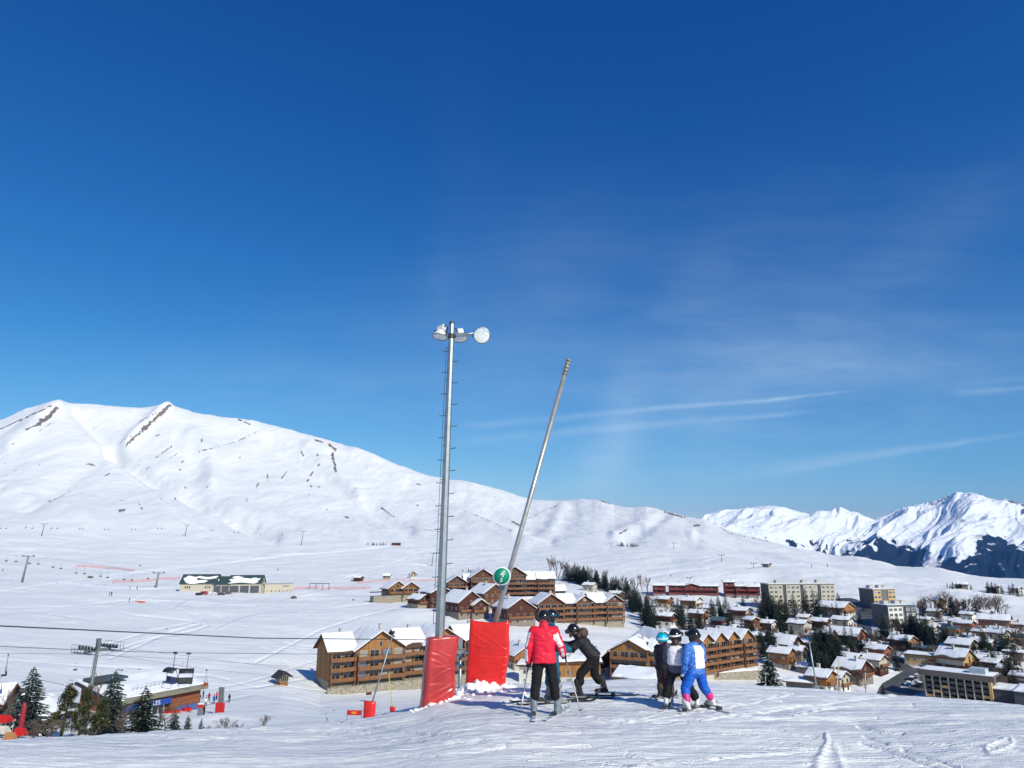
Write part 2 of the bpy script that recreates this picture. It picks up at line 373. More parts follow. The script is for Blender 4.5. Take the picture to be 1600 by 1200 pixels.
for poly, w, s in [([(160,900),(300,886),(460,868),(560,860),(610,853)],1.3,1), ([(360,880),(460,866),(560,860)],.8,.7), ([(180,954),(215,962),(260,966),(310,972),(326,977),(305,985),(230,1000),(150,1025)],1.4,1),
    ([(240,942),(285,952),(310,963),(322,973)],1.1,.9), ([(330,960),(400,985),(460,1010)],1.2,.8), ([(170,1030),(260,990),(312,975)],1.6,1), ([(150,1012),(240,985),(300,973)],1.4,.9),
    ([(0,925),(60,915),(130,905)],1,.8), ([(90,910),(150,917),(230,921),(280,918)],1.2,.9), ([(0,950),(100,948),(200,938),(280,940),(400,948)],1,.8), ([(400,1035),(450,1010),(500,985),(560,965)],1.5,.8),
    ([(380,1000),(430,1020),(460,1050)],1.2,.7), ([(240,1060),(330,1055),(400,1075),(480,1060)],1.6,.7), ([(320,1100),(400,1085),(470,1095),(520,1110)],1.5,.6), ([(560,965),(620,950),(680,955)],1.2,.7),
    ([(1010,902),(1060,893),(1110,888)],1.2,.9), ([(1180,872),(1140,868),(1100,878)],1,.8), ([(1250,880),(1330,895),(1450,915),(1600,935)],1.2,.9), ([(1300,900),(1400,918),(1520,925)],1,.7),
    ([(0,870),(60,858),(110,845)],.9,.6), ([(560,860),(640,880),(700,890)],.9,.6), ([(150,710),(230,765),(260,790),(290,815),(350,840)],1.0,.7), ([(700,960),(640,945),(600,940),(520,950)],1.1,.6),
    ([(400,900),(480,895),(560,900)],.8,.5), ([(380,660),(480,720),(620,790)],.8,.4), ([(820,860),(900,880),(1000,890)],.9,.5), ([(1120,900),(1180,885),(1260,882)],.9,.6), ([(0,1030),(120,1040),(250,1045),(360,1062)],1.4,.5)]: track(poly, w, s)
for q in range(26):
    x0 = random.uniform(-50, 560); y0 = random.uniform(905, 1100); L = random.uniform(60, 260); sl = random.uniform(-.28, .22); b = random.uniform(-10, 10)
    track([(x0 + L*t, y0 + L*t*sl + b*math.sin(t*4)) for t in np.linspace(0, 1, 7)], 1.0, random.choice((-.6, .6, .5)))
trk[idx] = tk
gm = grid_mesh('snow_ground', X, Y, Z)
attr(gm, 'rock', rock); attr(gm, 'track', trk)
def snow_mat():
    m = bpy.data.materials.new('snow_ground'); m.use_nodes = True; n = N(m.node_tree)
    pos = n.add('ShaderNodeTexCoord').outputs['Object']
    rk = n.add('ShaderNodeAttribute', attribute_name='rock').outputs['Fac']; tk = n.add('ShaderNodeAttribute', attribute_name='track').outputs['Fac']
    def st(rot, sc, scale, det=3):
        mp = n.add('ShaderNodeMapping', ins={0: pos, 2: (0, 0, rot), 3: sc}).outputs[0]
        return n.add('ShaderNodeTexNoise', ins={0: mp, 'Scale': scale, 'Detail': det, 'Roughness': .6}).outputs[0]
    big = st(0, (1, 1, .3), .02, 5); med = st(.3, (.25, 1, 1), 1.1)
    snow = n.mix(n.m('MULTIPLY_ADD', big, 1.6, -.3, clamp=True), C4((.815, .82, .815)), C4((.88, .88, .872)))
    snow = n.mix(n.m('MULTIPLY', med, .25), snow, C4((.80, .815, .825)))
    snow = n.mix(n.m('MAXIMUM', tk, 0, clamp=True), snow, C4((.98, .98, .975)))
    snow = n.mix(n.m('MULTIPLY', n.m('MULTIPLY', tk, -1), .6, clamp=True), snow, C4((.62, .68, .78)))  # negative tracks: bluish shade of the track sides put into the colour
    en = st(.5, (1, 1, 1), .25, 6)
    earth = n.mix(n.m('MULTIPLY_ADD', en, 2.5, -.8, clamp=True), C4((.12, .088, .068)), C4((.32, .255, .20)))
    pn = n.m('SMOOTH_MIN', 1, n.m('MULTIPLY_ADD', n.m('SUBTRACT', n.m('ADD', rk, n.m('ADD', n.m('MULTIPLY', en, .5), n.m('MULTIPLY', n.m('SUBTRACT', st(.5, (1, .4, 1), .045, 4), .5), 1.3))), .62), 4, 0, clamp=True), .01)
    colr = n.mix(n.m('MULTIPLY', pn, n.m('GREATER_THAN', rk, .02)), snow, earth)
    # fine relief: groomed, skied-over snow
    w = None
    for rot, sc, scale, wt in ((.10, (.05, 1.4, 1), 6, .8), (-.22, (.05, 1.2, 1), 7, .8), (.55, (.06, 1.2, 1), 8, .7), (-.8, (.06, 1.3, 1), 7, .6), (.3, (.03, 1, 1), 14, .9), (-.5, (.03, 1, 1), 16, .8), (.05, (.04, 1, 1), 24, .7)):
        a = n.m('MULTIPLY', n.m('ABSOLUTE', n.m('SUBTRACT', st(rot, sc, scale, 2), .5)), wt * 3.2)
        w = a if w is None else n.m('ADD', w, a)
    gr = st(0, (1, 1, 1), 38, 3); lump = st(0, (1, 1, 1), 7, 4)
    h = n.m('ADD', n.m('MULTIPLY', w, .6), n.m('ADD', n.m('MULTIPLY', gr, .9), n.m('MULTIPLY', lump, .4)))
    b = n.add('ShaderNodeBump', ins={'Height': h, 'Distance': .026, 'Strength': .8})
    b2 = n.add('ShaderNodeBump', ins={'Height': n.m('ADD', st(.2, (.3, 1, 1), .35, 4), n.m('MULTIPLY', tk, .9)), 'Distance': .9, 'Strength': .6, 'Normal': b.outputs[0]})
    sxp = n.add('ShaderNodeSeparateXYZ', ins={0: pos}); fm = n.m('MULTIPLY', n.m('SUBTRACT', sxp.outputs[1], 750), .0016, clamp=True)
    b3 = n.add('ShaderNodeBump', ins={'Height': n.m('MULTIPLY', n.m('ADD', n.m('ADD', st(.4, (1, .45, 1), .012, 6), n.m('MULTIPLY', st(-.3, (.35, 1, 1), .05, 5), .22)), n.m('MULTIPLY', st(.9, (1, .3, 1), .03, 4), .25)), fm), 'Distance': 15, 'Strength': .5, 'Normal': b2.outputs[0]})
    bs = n.add('ShaderNodeBsdfPrincipled', ins={'Base Color': colr, 'Roughness': .55, 'Specular IOR Level': .35, 'Normal': b3.outputs[0]})
    o = n.add('ShaderNodeOutputMaterial'); n.t.links.new(bs.outputs[0], o.inputs[0]); return m
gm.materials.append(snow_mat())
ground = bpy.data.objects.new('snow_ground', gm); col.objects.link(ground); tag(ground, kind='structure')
# ------------------------------------------------------------------ far mountains
def mountains():
    az = np.radians(np.arange(9, 52, .045)); rr = np.concatenate([np.linspace(6200, 9200, 330), np.linspace(9240, 12000, 40)])
    uk = np.arange(1000, 1861, 5.0)
    sky = np.interp(uk, [1000,1080,1095,1103,1125,1150,1180,1210,1225,1245,1265,1272,1282,1300,1318,1330,1340,1352,1365,1385,1410,1440,1465,1480,1490,1500,1520,1535,1550,1560,1575,1590,1600,1650,1750,1860],
                        [840,826,812,806,799,796,793,792,795,800,806,802,801,798,803,808,806,812,812,806,798,792,786,781,776,774,775,779,783,786,784,788,789,784,800,830])
    a, t = azt(uk, sky); base_d = 9000
    zt = np.interp(az, a, CZ + t * base_d)
    A, RG2 = np.meshgrid(az, rr, indexing='ij'); T = (RG2 - 6200) / (9000 - 6200)
    Zb = -650 + (zt[:, None] + 650) * np.clip(T, 0, 1) ** 1.15
    Zb = np.where(RG2 > 9000, zt[:, None] - (RG2 - 9000) * .55, Zb)
    Xm = RG2 * np.sin(A); Ym = RG2 * np.cos(A)
    s = (Xm * .82 + Ym * .57); q = (-Xm * .57 + Ym * .82)      # spurs run down to the lower left
    fade = sstep(0, .25, T) * (1 - .93 * sstep(.80, 1.0, T)) ; fade = np.where(RG2 > 9000, .07, fade)
    wq = q + 260 * fbm(s / 900, q / 900, 3)
    rel = 230 * fbm(s / 2600, wq / 700 + 3, 3, .4, ridged=True) + 75 * fbm(s / 1400 + 4, wq / 230, 3, .45, ridged=True) + 22 * fbm(s / 500, wq / 80, 2, ridged=True)
    Zm = Zb + rel * fade
    top = sstep(.8, 1, T) * (RG2 <= 9000); Zm += top * 34 * fbm(Xm / 60, Ym / 60, 3, ridged=True) * (np.degrees(A) > 28)
    me = grid_mesh('far_mountains', Xm, Ym, Zm)
    U, V = proj(Xm, Ym, Zm)
    n1 = fbm(Xm / 240, Ym / 200, 4); n2 = fbm(s / 130, wq / 60, 3)
    lim = np.interp(U, [1000,1200,1250,1335,1350,1400,1440,1470,1500,1530,1560,1600,1860], [870,856,862,866,848,846,856,868,872,850,838,862,880])
    fo = sstep(-6, 6, V - lim + 22 * n1 + 12 * n2)
    fo = np.maximum(fo, .75 * sstep(-4, 4, V - np.interp(U, [1200,1330], [835,842]) + 40*n1 + 18 * n2 - 12) * (U < 1345) * (n2 > .12))
    rockm = sstep(-.2, .1, n2 + .6 * n1) * sstep(.84, .94, T) * (U > 1455) + .8 * sstep(.25, .5, n2 + n1 * .4) * ((U > 1490) & (U < 1580) & (V > 800) & (V < 900))
    scree = np.exp(-(np.hypot((U - 1455) / 14, (V - 878) / 12)) ** 4)
    attr(me, 'forest', np.clip(fo - scree, 0, 1)); attr(me, 'rock', np.clip(rockm + scree * .6, 0, 1))
    m = bpy.data.materials.new('far_mountains'); m.use_nodes = True; n = N(m.node_tree)
    pos = n.add('ShaderNodeTexCoord').outputs['Object']
    f1 = n.add('ShaderNodeAttribute', attribute_name='forest').outputs['Fac']; r1 = n.add('ShaderNodeAttribute', attribute_name='rock').outputs['Fac']
    ns = n.add('ShaderNodeTexNoise', ins={0: pos, 'Scale': .018, 'Detail': 5}).outputs[0]
    sn = n.mix(ns, C4((.80, .84, .90)), C4((.90, .91, .93)))
    c = n.mix(n.m('MULTIPLY', r1, n.m('MULTIPLY_ADD', ns, 3, -.9, clamp=True)), sn, C4((.13, .11, .10)))
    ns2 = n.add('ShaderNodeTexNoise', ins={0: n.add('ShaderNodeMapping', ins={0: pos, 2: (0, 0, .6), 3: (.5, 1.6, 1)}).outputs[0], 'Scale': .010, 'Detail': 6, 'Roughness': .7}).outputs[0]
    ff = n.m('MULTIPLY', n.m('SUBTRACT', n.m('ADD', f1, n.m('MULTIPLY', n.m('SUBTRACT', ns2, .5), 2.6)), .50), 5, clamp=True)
    c = n.mix(ff, c, C4((.004, .009, .020)))  # near-black forest with the blue of the haze put into its colour
    b = n.add('ShaderNodeBump', ins={'Height': ns, 'Distance': 22})
    bs = n.add('ShaderNodeBsdfPrincipled', ins={'Base Color': c, 'Roughness': .7, 'Specular IOR Level': .15, 'Normal': b.outputs[0]})
    o = n.add('ShaderNodeOutputMaterial'); n.t.links.new(bs.outputs[0], o.inputs[0]); me.materials.append(m)
    ob = bpy.data.objects.new('far_mountains', me); col.objects.link(ob); tag(ob, kind='structure')
mountains()
# ------------------------------------------------------------------ light and sky
SUN_AZ = R(143); SUN_EL = R(34)
sd = bpy.data.lights.new('sun', 'SUN'); sd.energy = 4.35; sd.angle = R(.53); sd.color = (1, .965, .83)
so = bpy.data.objects.new('sun', sd); col.objects.link(so)
to_sun = Vector((math.sin(SUN_AZ) * math.cos(SUN_EL), math.cos(SUN_AZ) * math.cos(SUN_EL), math.sin(SUN_EL)))
so.rotation_euler = (-to_sun).to_track_quat('-Z', 'Y').to_euler(); so.location = (20, -30, 40)
w = bpy.data.worlds.new('World'); scn.world = w; w.use_nodes = True; n = N(w.node_tree)
sk = n.add('ShaderNodeTexSky', sky_type='NISHITA'); sk.sun_disc = False; sk.sun_elevation = SUN_EL; sk.sun_rotation = SUN_AZ
sk.altitude = 1900; sk.air_density = 1.0; sk.dust_density = .25; sk.ozone_density = 2.2
cd = n.add('ShaderNodeTexCoord').outputs['Generated']; sx = n.add('ShaderNodeSeparateXYZ', ins={0: cd})
yy = n.m('MAXIMUM', sx.outputs[1], .02); S = n.m('DIVIDE', sx.outputs[0], yy); T_ = n.m('DIVIDE', sx.outputs[2], yy)
def st_(u, v):
    x, y, z = ray(u, v); return x / y, z / y
st2 = n.add('ShaderNodeCombineXYZ', ins={0: S, 1: T_}).outputs[0]
def nz_(sc, stretch, rot=0, det=5, off=0):
    mp = n.add('ShaderNodeMapping', ins={0: st2, 1: (off, off * .7, 0), 2: (0, 0, rot), 3: stretch}).outputs[0]
    return n.add('ShaderNodeTexNoise', ins={0: mp, 'Scale': sc, 'Detail': det, 'Roughness': .62}).outputs[0]
streak = nz_(4, (1, 5, 1), -.12, 6); puff = nz_(14, (1, 2, 1), 0, 5, 3); patch = nz_(1.6, (1.6, 1, 1), .9, 4, 1.3)
def contrail(p0, p1, wpx, a0, a1, str_):
    (x0, y0), (x1, y1) = st_(*p0), st_(*p1); dx, dy = x1 - x0, y1 - y0; L2 = dx*dx + dy*dy
    t = n.m('DIVIDE', n.m('ADD', n.m('MULTIPLY', n.m('SUBTRACT', S, x0), dx), n.m('MULTIPLY', n.m('SUBTRACT', T_, y0), dy)), L2)
    per = n.m('DIVIDE', n.m('SUBTRACT', n.m('MULTIPLY', n.m('SUBTRACT', S, x0), dy), n.m('MULTIPLY', n.m('SUBTRACT', T_, y0), dx)), math.sqrt(L2))
    per = n.m('ADD', per, n.m('MULTIPLY', n.m('SUBTRACT', nz_(7, (1, 1, 1), 0, 3, 5), .5), .012))
    w_ = n.m('MULTIPLY', n.m('ADD', .6, n.m('MULTIPLY', n.m('SUBTRACT', 1, t, clamp=True), 1.2)), wpx / F)
    g = n.m('EXPONENT', n.m('MULTIPLY', n.m('POWER', n.m('DIVIDE', per, w_), 2), -1))
    e = n.m('MULTIPLY', n.m('MULTIPLY', n.m('ADD', t, .05), 6, clamp=True), n.m('MULTIPLY', n.m('SUBTRACT', 1.05, t), 4, clamp=True))
    al = n.m('ADD', a0, n.m('MULTIPLY', t, a1 - a0))
    return n.m('MULTIPLY', n.m('MULTIPLY', g, e), n.m('MULTIPLY', n.m('MULTIPLY', al, str_), n.m('MULTIPLY_ADD', puff, 1.6, -.2, clamp=True)))
tot = None
for a in [((700,668),(1330,612),3.5,.25,.75,.8), ((700,692),(1290,640),5,.25,.45,.8), ((1080,757),(1620,674),5,.3,.4,.9), ((1480,614),(1640,604),4,.4,.5,.6), ((860,765),(1500,690),7,.15,.25,.8),
          ((1490,598),(1660,588),4,.3,.4,.4)]:
    c = contrail(*a); tot = c if tot is None else n.m('ADD', tot, c)
def blob(u, v, ru, rv, s, rot=0):
    x, y = st_(u, v); a = n.m('SUBTRACT', S, x); b = n.m('SUBTRACT', T_, y); c_, s_ = math.cos(rot), math.sin(rot)
    a2 = n.m('ADD', n.m('MULTIPLY', a, c_), n.m('MULTIPLY', b, s_)); b2 = n.m('SUBTRACT', n.m('MULTIPLY', b, c_), n.m('MULTIPLY', a, s_))
    r = n.m('ADD', n.m('POWER', n.m('DIVIDE', a2, ru / F), 2), n.m('POWER', n.m('DIVIDE', b2, rv / F), 2))
    return n.m('MULTIPLY', n.m('EXPONENT', n.m('MULTIPLY', r, -1)), s)
bl = None
for a in [(1150,470,480,170,.11,.25), (620,560,260,120,.08,.2), (860,430,120,160,.07,-.5), (965,680,40,110,.22,-.3), (690,440,30,120,.04,0), (1300,650,460,130,.25,.12), (1150,560,120,120,.13,-.8), (1480,330,200,50,.05,.6), (1400,450,300,60,.06,.7), (740,330,60,260,.02,.12), (1080,450,40,90,.06,-.6), (400,600,500,60,.08,0), (940,720,40,60,.3,-.6), (1300,560,300,50,.2,.1)]:
    c = blob(*a); bl = c if bl is None else n.m('ADD', bl, c)
cir = n.m('MULTIPLY', bl, n.m('MULTIPLY_ADD', n.m('ADD', n.m('MULTIPLY', streak, .7), n.m('MULTIPLY', patch, .5)), 2.0, -.55, clamp=True))
cl = n.m('MULTIPLY', n.m('ADD', tot, cir), n.m('GREATER_THAN', sx.outputs[1], .05), clamp=True)
sep = n.add('ShaderNodeSeparateColor', ins={0: sk.outputs[0]})
def ch(i, k, p): return n.m('MULTIPLY', n.m('POWER', n.m('MULTIPLY', sep.outputs[i], .1), p), k * 10)
skc = n.add('ShaderNodeCombineColor', ins={0: ch(0, 1.5, 2.05), 1: ch(1, 1.04, 1.26), 2: ch(2, 1.0, .84)}).outputs[0]
skf = n.mix(n.m('MULTIPLY', cl, .75), skc, C4((6.6, 8.3, 9.6)))
bg = n.add('ShaderNodeBackground', ins={0: skf, 1: .10}); o = n.add('ShaderNodeOutputWorld'); n.t.links.new(bg.outputs[0], o.inputs[0])
scn.view_settings.view_transform = 'Standard'; scn.view_settings.look = 'None'; scn.view_settings.exposure = 0.09; scn.view_settings.gamma = 1
# air between here and the far range
hz = MB(); hz.box((0, 0, -190), (33200, 33200, 2000))
hm = bpy.data.materials.new('haze'); hm.use_nodes = True; n = N(hm.node_tree)
pv = n.add('ShaderNodeVolumePrincipled', ins={'Color': (.13, .42, 1, 1), 'Density': 4.0e-5, 'Anisotropy': 0.0}); o = n.add('ShaderNodeOutputMaterial'); n.t.links.new(pv.outputs[0], o.inputs[1])
tag(hz.build('haze', hm), kind='stuff')
# ------------------------------------------------------------------ foreground furniture
M_galv = mat('galvanised_steel', (.33, .37, .385), .42, .75, .10, 6, bump=.002, bscale=60)
M_dark = mat('dark_steel', (.06, .065, .07), .5, .5)
M_white = mat('white_paint', (.78, .78, .76), .45)
M_glass = mat('lamp_glass', (.80, .84, .80), .12, .35, .08, 9, spec=.8)
M_alu = mat('pale_metal', (.47, .465, .445), .38, .55, .12, 5)
M_rust = mat('weathered_collar', (.36, .35, .34), .6, .4, .3, 40)
M_green = mat('sign_green', (.0, .27, .155), .45, 0, .08, 8)
M_red = mat('red_vinyl', (.72, .022, .018), .36, 0, .10, 1.6, bump=.004, bscale=9, spec=.5)
M_red_dull = mat('dull_red_vinyl', (.50, .035, .035), .30, 0, .14, 2.2, bump=.004, bscale=8, spec=.7)  # duller and slightly glossier red than the other mat
M_redp = mat('red_paint', (.55, .02, .018), .45)
M_snow = mat('loose_snow', (.88, .89, .91), .6, 0, .03, 8, bump=.02, bscale=14)
def orient(nrm, up=(0, 0, 1)):
    z = Vector(nrm).normalized(); x = Vector(up).cross(z)
    if x.length < 1e-4: x = Vector((1, 0, 0))
    x.normalize(); y = z.cross(x); return Matrix((x, y, z)).transposed().to_4x4()
def lathe(mb, prof, n=24, M=None, mi=0):
    vs, fs = [], []
    for r, z in prof:
        for k in range(n):
            a = 2 * math.pi * k / n; p = Vector((r * math.cos(a), r * math.sin(a), z)); vs.append(M @ p if M else p)
    for i in range(len(prof) - 1):
        for k in range(n):
            k2 = (k + 1) % n; fs.append((i*n + k, i*n + k2, (i+1)*n + k2, (i+1)*n + k))
    mb.add(vs, fs, mi, True)
def text_mesh(txt, size, depth, mats, name, parent, M, shear=0.0, bold=0.0):
    cu = bpy.data.curves.new(name, 'FONT'); cu.body = txt; cu.size = size; cu.extrude = depth; cu.align_x = 'CENTER'; cu.align_y = 'CENTER'; cu.shear = shear; cu.offset = bold
    o = bpy.data.objects.new('tmp', cu); col.objects.link(o); dg = bpy.context.evaluated_depsgraph_get(); dg.update()
    me = bpy.data.meshes.new_from_object(o.evaluated_get(dg)); me.name = name; bpy.data.objects.remove(o)
    me.transform(M); me.materials.clear(); me.materials.append(mats)
    q = bpy.data.objects.new(name, me); col.objects.link(q); q.parent = parent; return q
def lamp_post():
    B = at_d(683, 16.0); T = pt(706, 505, 16.0); ax = (T - B); L = ax.length; ax.normalize()
    t = thing('lamp_post', B, 'tall grey octagonal lamp post with three floodlights and climbing rungs', 'lamp post')
    M = orient(ax, (0, -1, 0)); P = lambda x, y, z: M @ Vector((x, y, z))      # z along the pole
    ax_x = (M.to_3x3() @ Vector((1, 0, 0)))
    mb = MB(); mb.tube([P(0, 0, -.6), P(0, 0, 2), P(0, 0, L - .05), P(0, 0, L)], [.108, .1, .062, .058], 8, smooth=False)
    mb.box((0, 0, 0), (.018, .012, L * .9), M=M @ Matrix.Translation((0, -.085, L * .45))); mb.build('pole', M_galv, t)
    mb = MB(); mb.tube([P(0, 0, L - .02), P(0, 0, L + .04)], [.07, .05], 8, smooth=False); mb.build('cap', M_dark, t)
    right = Vector((1, .25, .10)).normalized(); 
    k = 0; z = 1.8
    while z < L - .55:
        s = 1 if k % 2 == 0 else -1; r0 = .1 - .04 * z / L; d = right * s; mb = MB(); c = P(0, 0, z)
        e = c + d * (r0 + .125) ; mb.tube([c + d * (r0 - .02), e, e + Vector((0, 0, .025))], .0085, 6); mb.build('rung', M_dark, t); z += .255; k += 1
    mb = MB(); c0 = P(0, 0, 1.6) - right * .15; c1 = P(0, 0, L - .6) - right * .105; mb.tube([c0, c1], .006, 6)
    for q in range(9):
        a = c0.lerp(c1, q / 8); mb.tube([a, a + right * .1], .006, 5)
    mb.build('safety_cable', M_dark, t)
    la = L - .32; A = P(0, 0, la); hd = Vector((1, -.10, .10)).normalized()
    mb = MB(); mb.tube([A - hd * .30, A + hd * .10], .022, 6); mb.tube([A + hd * .05, A + hd * .62], .026, 6)
    mb.box(A + hd * .26, (.3, .07, .07), rz=-.1); mb.build('crossarm', M_galv, t)
    mb = MB(); lathe(mb, [(.085, -.05), (.085, .05)], 12, Matrix.Translation(A)); mb.build('clamp', M_dark, t)
    for c, nr, sc in ((A + Vector((-.26, -.02, -.0)), (-.12, -.16, -1), 1.0), (A + Vector((.20, .22, .02)), (.15, -.22, -1), .92), (A + Vector((.72, -.12, -.02)), (.12, -1, -.12), 1.02)):
        f = MB(); Q = Matrix.Translation(c) @ orient(nr) @ Matrix.Scale(sc, 4)
        lathe(f, [(.001, -.17), (.06, -.165), (.10, -.12), (.15, -.05), (.18, .0), (.188, .015), (.188, .03), (.175, .032)], 28, Q)
        o = f.build('floodlight', M_white, t)
        g = MB(); lathe(g, [(.176, .026), (.12, .034), (.001, .038)], 28, Q); 
        g.build('lamp_glass', M_glass, o)
        g = MB(); lathe(g, [(.19, .012), (.197, .02), (.19, .036), (.174, .036)], 28, Q); g.build('rim', M_galv, o)
        g = MB(); g.box((0, 0, -.20), (.17, .12, .09), M=Q); g.box((.05, 0, -.262), (.05, .08, .05), M=Q); g.build('ballast_box', M_white, o)
        g = MB()
        for s in (-1, 1): g.box((s * .196, 0, -.09), (.012, .04, .22), M=Q)
        g.box((0, 0, -.252), (.3, .035, .012), M=Q); g.build('bracket', M_dark, o)
lamp_post()
def pad(name, u0, u1, v_top, d, yaw, wdt, thk, hgt, m, label, lean=0.0, nub=False, seed=0, along=0.0):
    """padded crash mat: a soft slab with sagging folds"""
    B = at_d((u0 + u1) / 2, d); t = thing(name, B, label, 'crash mat')
    nx, nz_, ny = 46, 78, 12
    W2, T2 = wdt / 2, thk / 2
    per = []                                          # closed outline with rounded corners
    rc = min(.09, T2 * .9); n = 6
    for cx, cy, a0 in ((W2 - rc, -T2 + rc, -90), (W2 - rc, T2 - rc, 0), (-W2 + rc, T2 - rc, 90), (-W2 + rc, -T2 + rc, 180)):
        for i in range(n + 1):
            a = R(a0 + 90 * i / n); per.append((cx + rc * math.cos(a), cy + rc * math.sin(a)))
    dense = []
    for (a, b) in zip(per, per[1:] + per[:1]):
        k = max(1, int(math.dist(a, b) / .022))
        for i in range(k): dense.append((a[0] + (b[0]-a[0])*i/k, a[1] + (b[1]-a[1])*i/k))
    P = np.array(dense); nP = len(P); zz = np.linspace(-.35, hgt, nz_); G = np.zeros((nz_, nP, 3))
    cen = np.array([0, 0]); dirs = P / np.maximum(np.linalg.norm(P, axis=1)[:, None], .05)
    nrm = np.stack([np.roll(P[:, 1], -1) - np.roll(P[:, 1], 1), -(np.roll(P[:, 0], -1) - np.roll(P[:, 0], 1))], 1); nrm /= np.linalg.norm(nrm, axis=1)[:, None]
    s = np.cumsum(np.r_[0, np.linalg.norm(np.diff(P, axis=0), axis=1)])
    for i, z in enumerate(zz):
        x = P[:, 0]; tn = np.clip(z / hgt, 0, 1)
        fold = np.zeros(nP)
        for q, (sl, c0, am, wd) in enumerate([(.35, .18, .02, .022), (.30, .27, .017, .02), (.26, .36, .012, .02), (.40, .10, .02, .02), (-.15, .52, .012, .02), (-.3, .62, .010, .018), (-.55, .78, .010, .02), (.22, .45, .013, .016), (-.45, .70, .012, .016), (.12, .58, .008, .014)]):
            zc = c0 * hgt + sl * x + .03 * math.sin(q * 2 + seed) + .03 * np.sin(x * 7 + q * 1.7 + seed)
            edge = np.exp(-((x - W2 * (1 if (q + seed) % 3 else -1)) / (wdt * .65)) ** 2) * (.25 + .75 * sstep(0, .10, W2 - np.abs(x)))
            fold += am * edge * (np.exp(-((z - zc) / wd) ** 2) - .7 * np.exp(-((z - zc - .035) / wd) ** 2))
        fold += .012 * fbm(s * 3 + seed, np.full(nP, z * 2.2 + seed), 3)
        bul = .03 * math.sin(math.pi * tn) * (1 - (x / W2) ** 2) * np.sign(-P[:, 1])
        pxy = P + nrm * fold[:, None]; pxy[:, 1] -= bul * (thk > .15)
        pxy[:, 0] += lean * z + (.02 * np.sin(z * 5 + seed) * (x > 0)); pxy[:, 1] -= along * z
        G[i, :, :2] = pxy; G[i, :, 2] = z + (.012 * np.sin(x * 9 + seed) + .01 * fbm(x * 6, x * 0 + seed, 2)) * (i == nz_ - 1)
        if i == nz_ - 1 and nub: G[i, :, 2] += .07 * np.exp(-((x + W2) / .04) ** 2) + .04 * np.exp(-((x - W2) / .04) ** 2)
    top = G[-1].copy(); top[:, :2] = (top[:, :2] - [lean * hgt, -along * hgt]) * [.93, .75] + [lean * hgt, -along * hgt]; top[:, 2] += .015
    G = np.concatenate([G, top[None]]); vs = [tuple(p) for p in G.reshape(-1, 3)]; fs = []
    for i in range(len(G) - 1):
        for k in range(nP):
            k2 = (k + 1) % nP; fs.append((i*nP + k, i*nP + k2, (i+1)*nP + k2, (i+1)*nP + k))
    fs.append(tuple(range((len(G)-1)*nP, len(G)*nP)))
    mb = MB(); mb.add(vs, fs, 0, True); o = mb.build('cover', m, t)
    t.rotation_euler[2] = yaw
    return t
p1_ = pad('crash_mat', 655, 709, 0, 15.8, R(24), .66, .33, 1.30, M_red_dull, 'duller red crash mat wrapped round the foot of the lamp post', lean=.075, seed=1)
mb = MB(); mb.tube([(-.30, -.165, 1.1), (-.335, -.165, .2)], .008, 5); mb.build('seam', M_dark, p1_)
p2_ = pad('crash_mat', 728, 789, 0, 17.0, R(-4), .93, .20, 1.42, M_red, 'bright red crash mat with curled top corners in front of the leaning marker pole', lean=.07, nub=True, seed=4)
def marker_pole():
    B = pt(746, 1072, 17.12); T = pt(889, 561, 17.3); ax = T - B; L = ax.length; M = orient(ax, (0, -1, 0))
    t = thing('piste_marker', B, 'leaning pale metal piste marker pole with round green sign', 'piste marker'); P = lambda z: M @ Vector((0, 0, z))
    mb = MB(); mb.tube([P(-.3), P(L - .42)], [.062, .056], 14); mb.build('pole', M_alu, t)
    mb = MB(); mb.tube([P(L - .42), P(L - .05)], [.058, .058], 12)
    for z in (.42, .33, .24, .15, .06): mb.tube([P(L - z), P(L - z + .035)], [.070, .070], 12)
    mb.build('collar', M_rust, t)
    mb = MB(); mb.tube([P(L - .08), P(L)], [.06, .04], 12); mb.build('cap', M_alu, t)
    c = pt(784, 900, 16.93) - B; S = Matrix.Translation(c) @ orient((.05, -1, -.05))
    mb = MB(); lathe(mb, [(.001, -.012), (.208, -.012), (.212, 0), (.208, .010), (.001, .010)], 40, S); sg = mb.build('sign', M_white, t)
    mb = MB(); lathe(mb, [(.182, .011), (.182, .014), (.001, .014)], 40, S); mb.build('green_face', M_green, sg)
    text_mesh('4', .21, .002, M_white, 'numeral', sg, S @ Matrix.Translation((.0, .045, .019)), shear=.25, bold=.004)
    text_mesh('5', .12, .002, M_white, 'small_numeral', sg, S @ Matrix.Translation((-.02, -.095, .019)), shear=.25, bold=.002)
    mb = MB(); mb.box((.0, -.26, -.02), (.13, .12, .015), M=S); mb.box((.03, 0, -.03), (.05, .34, .03), M=S); mb.build('bracket', mat('blue_plate', (.03, .07, .13), .5), t)
marker_pole()
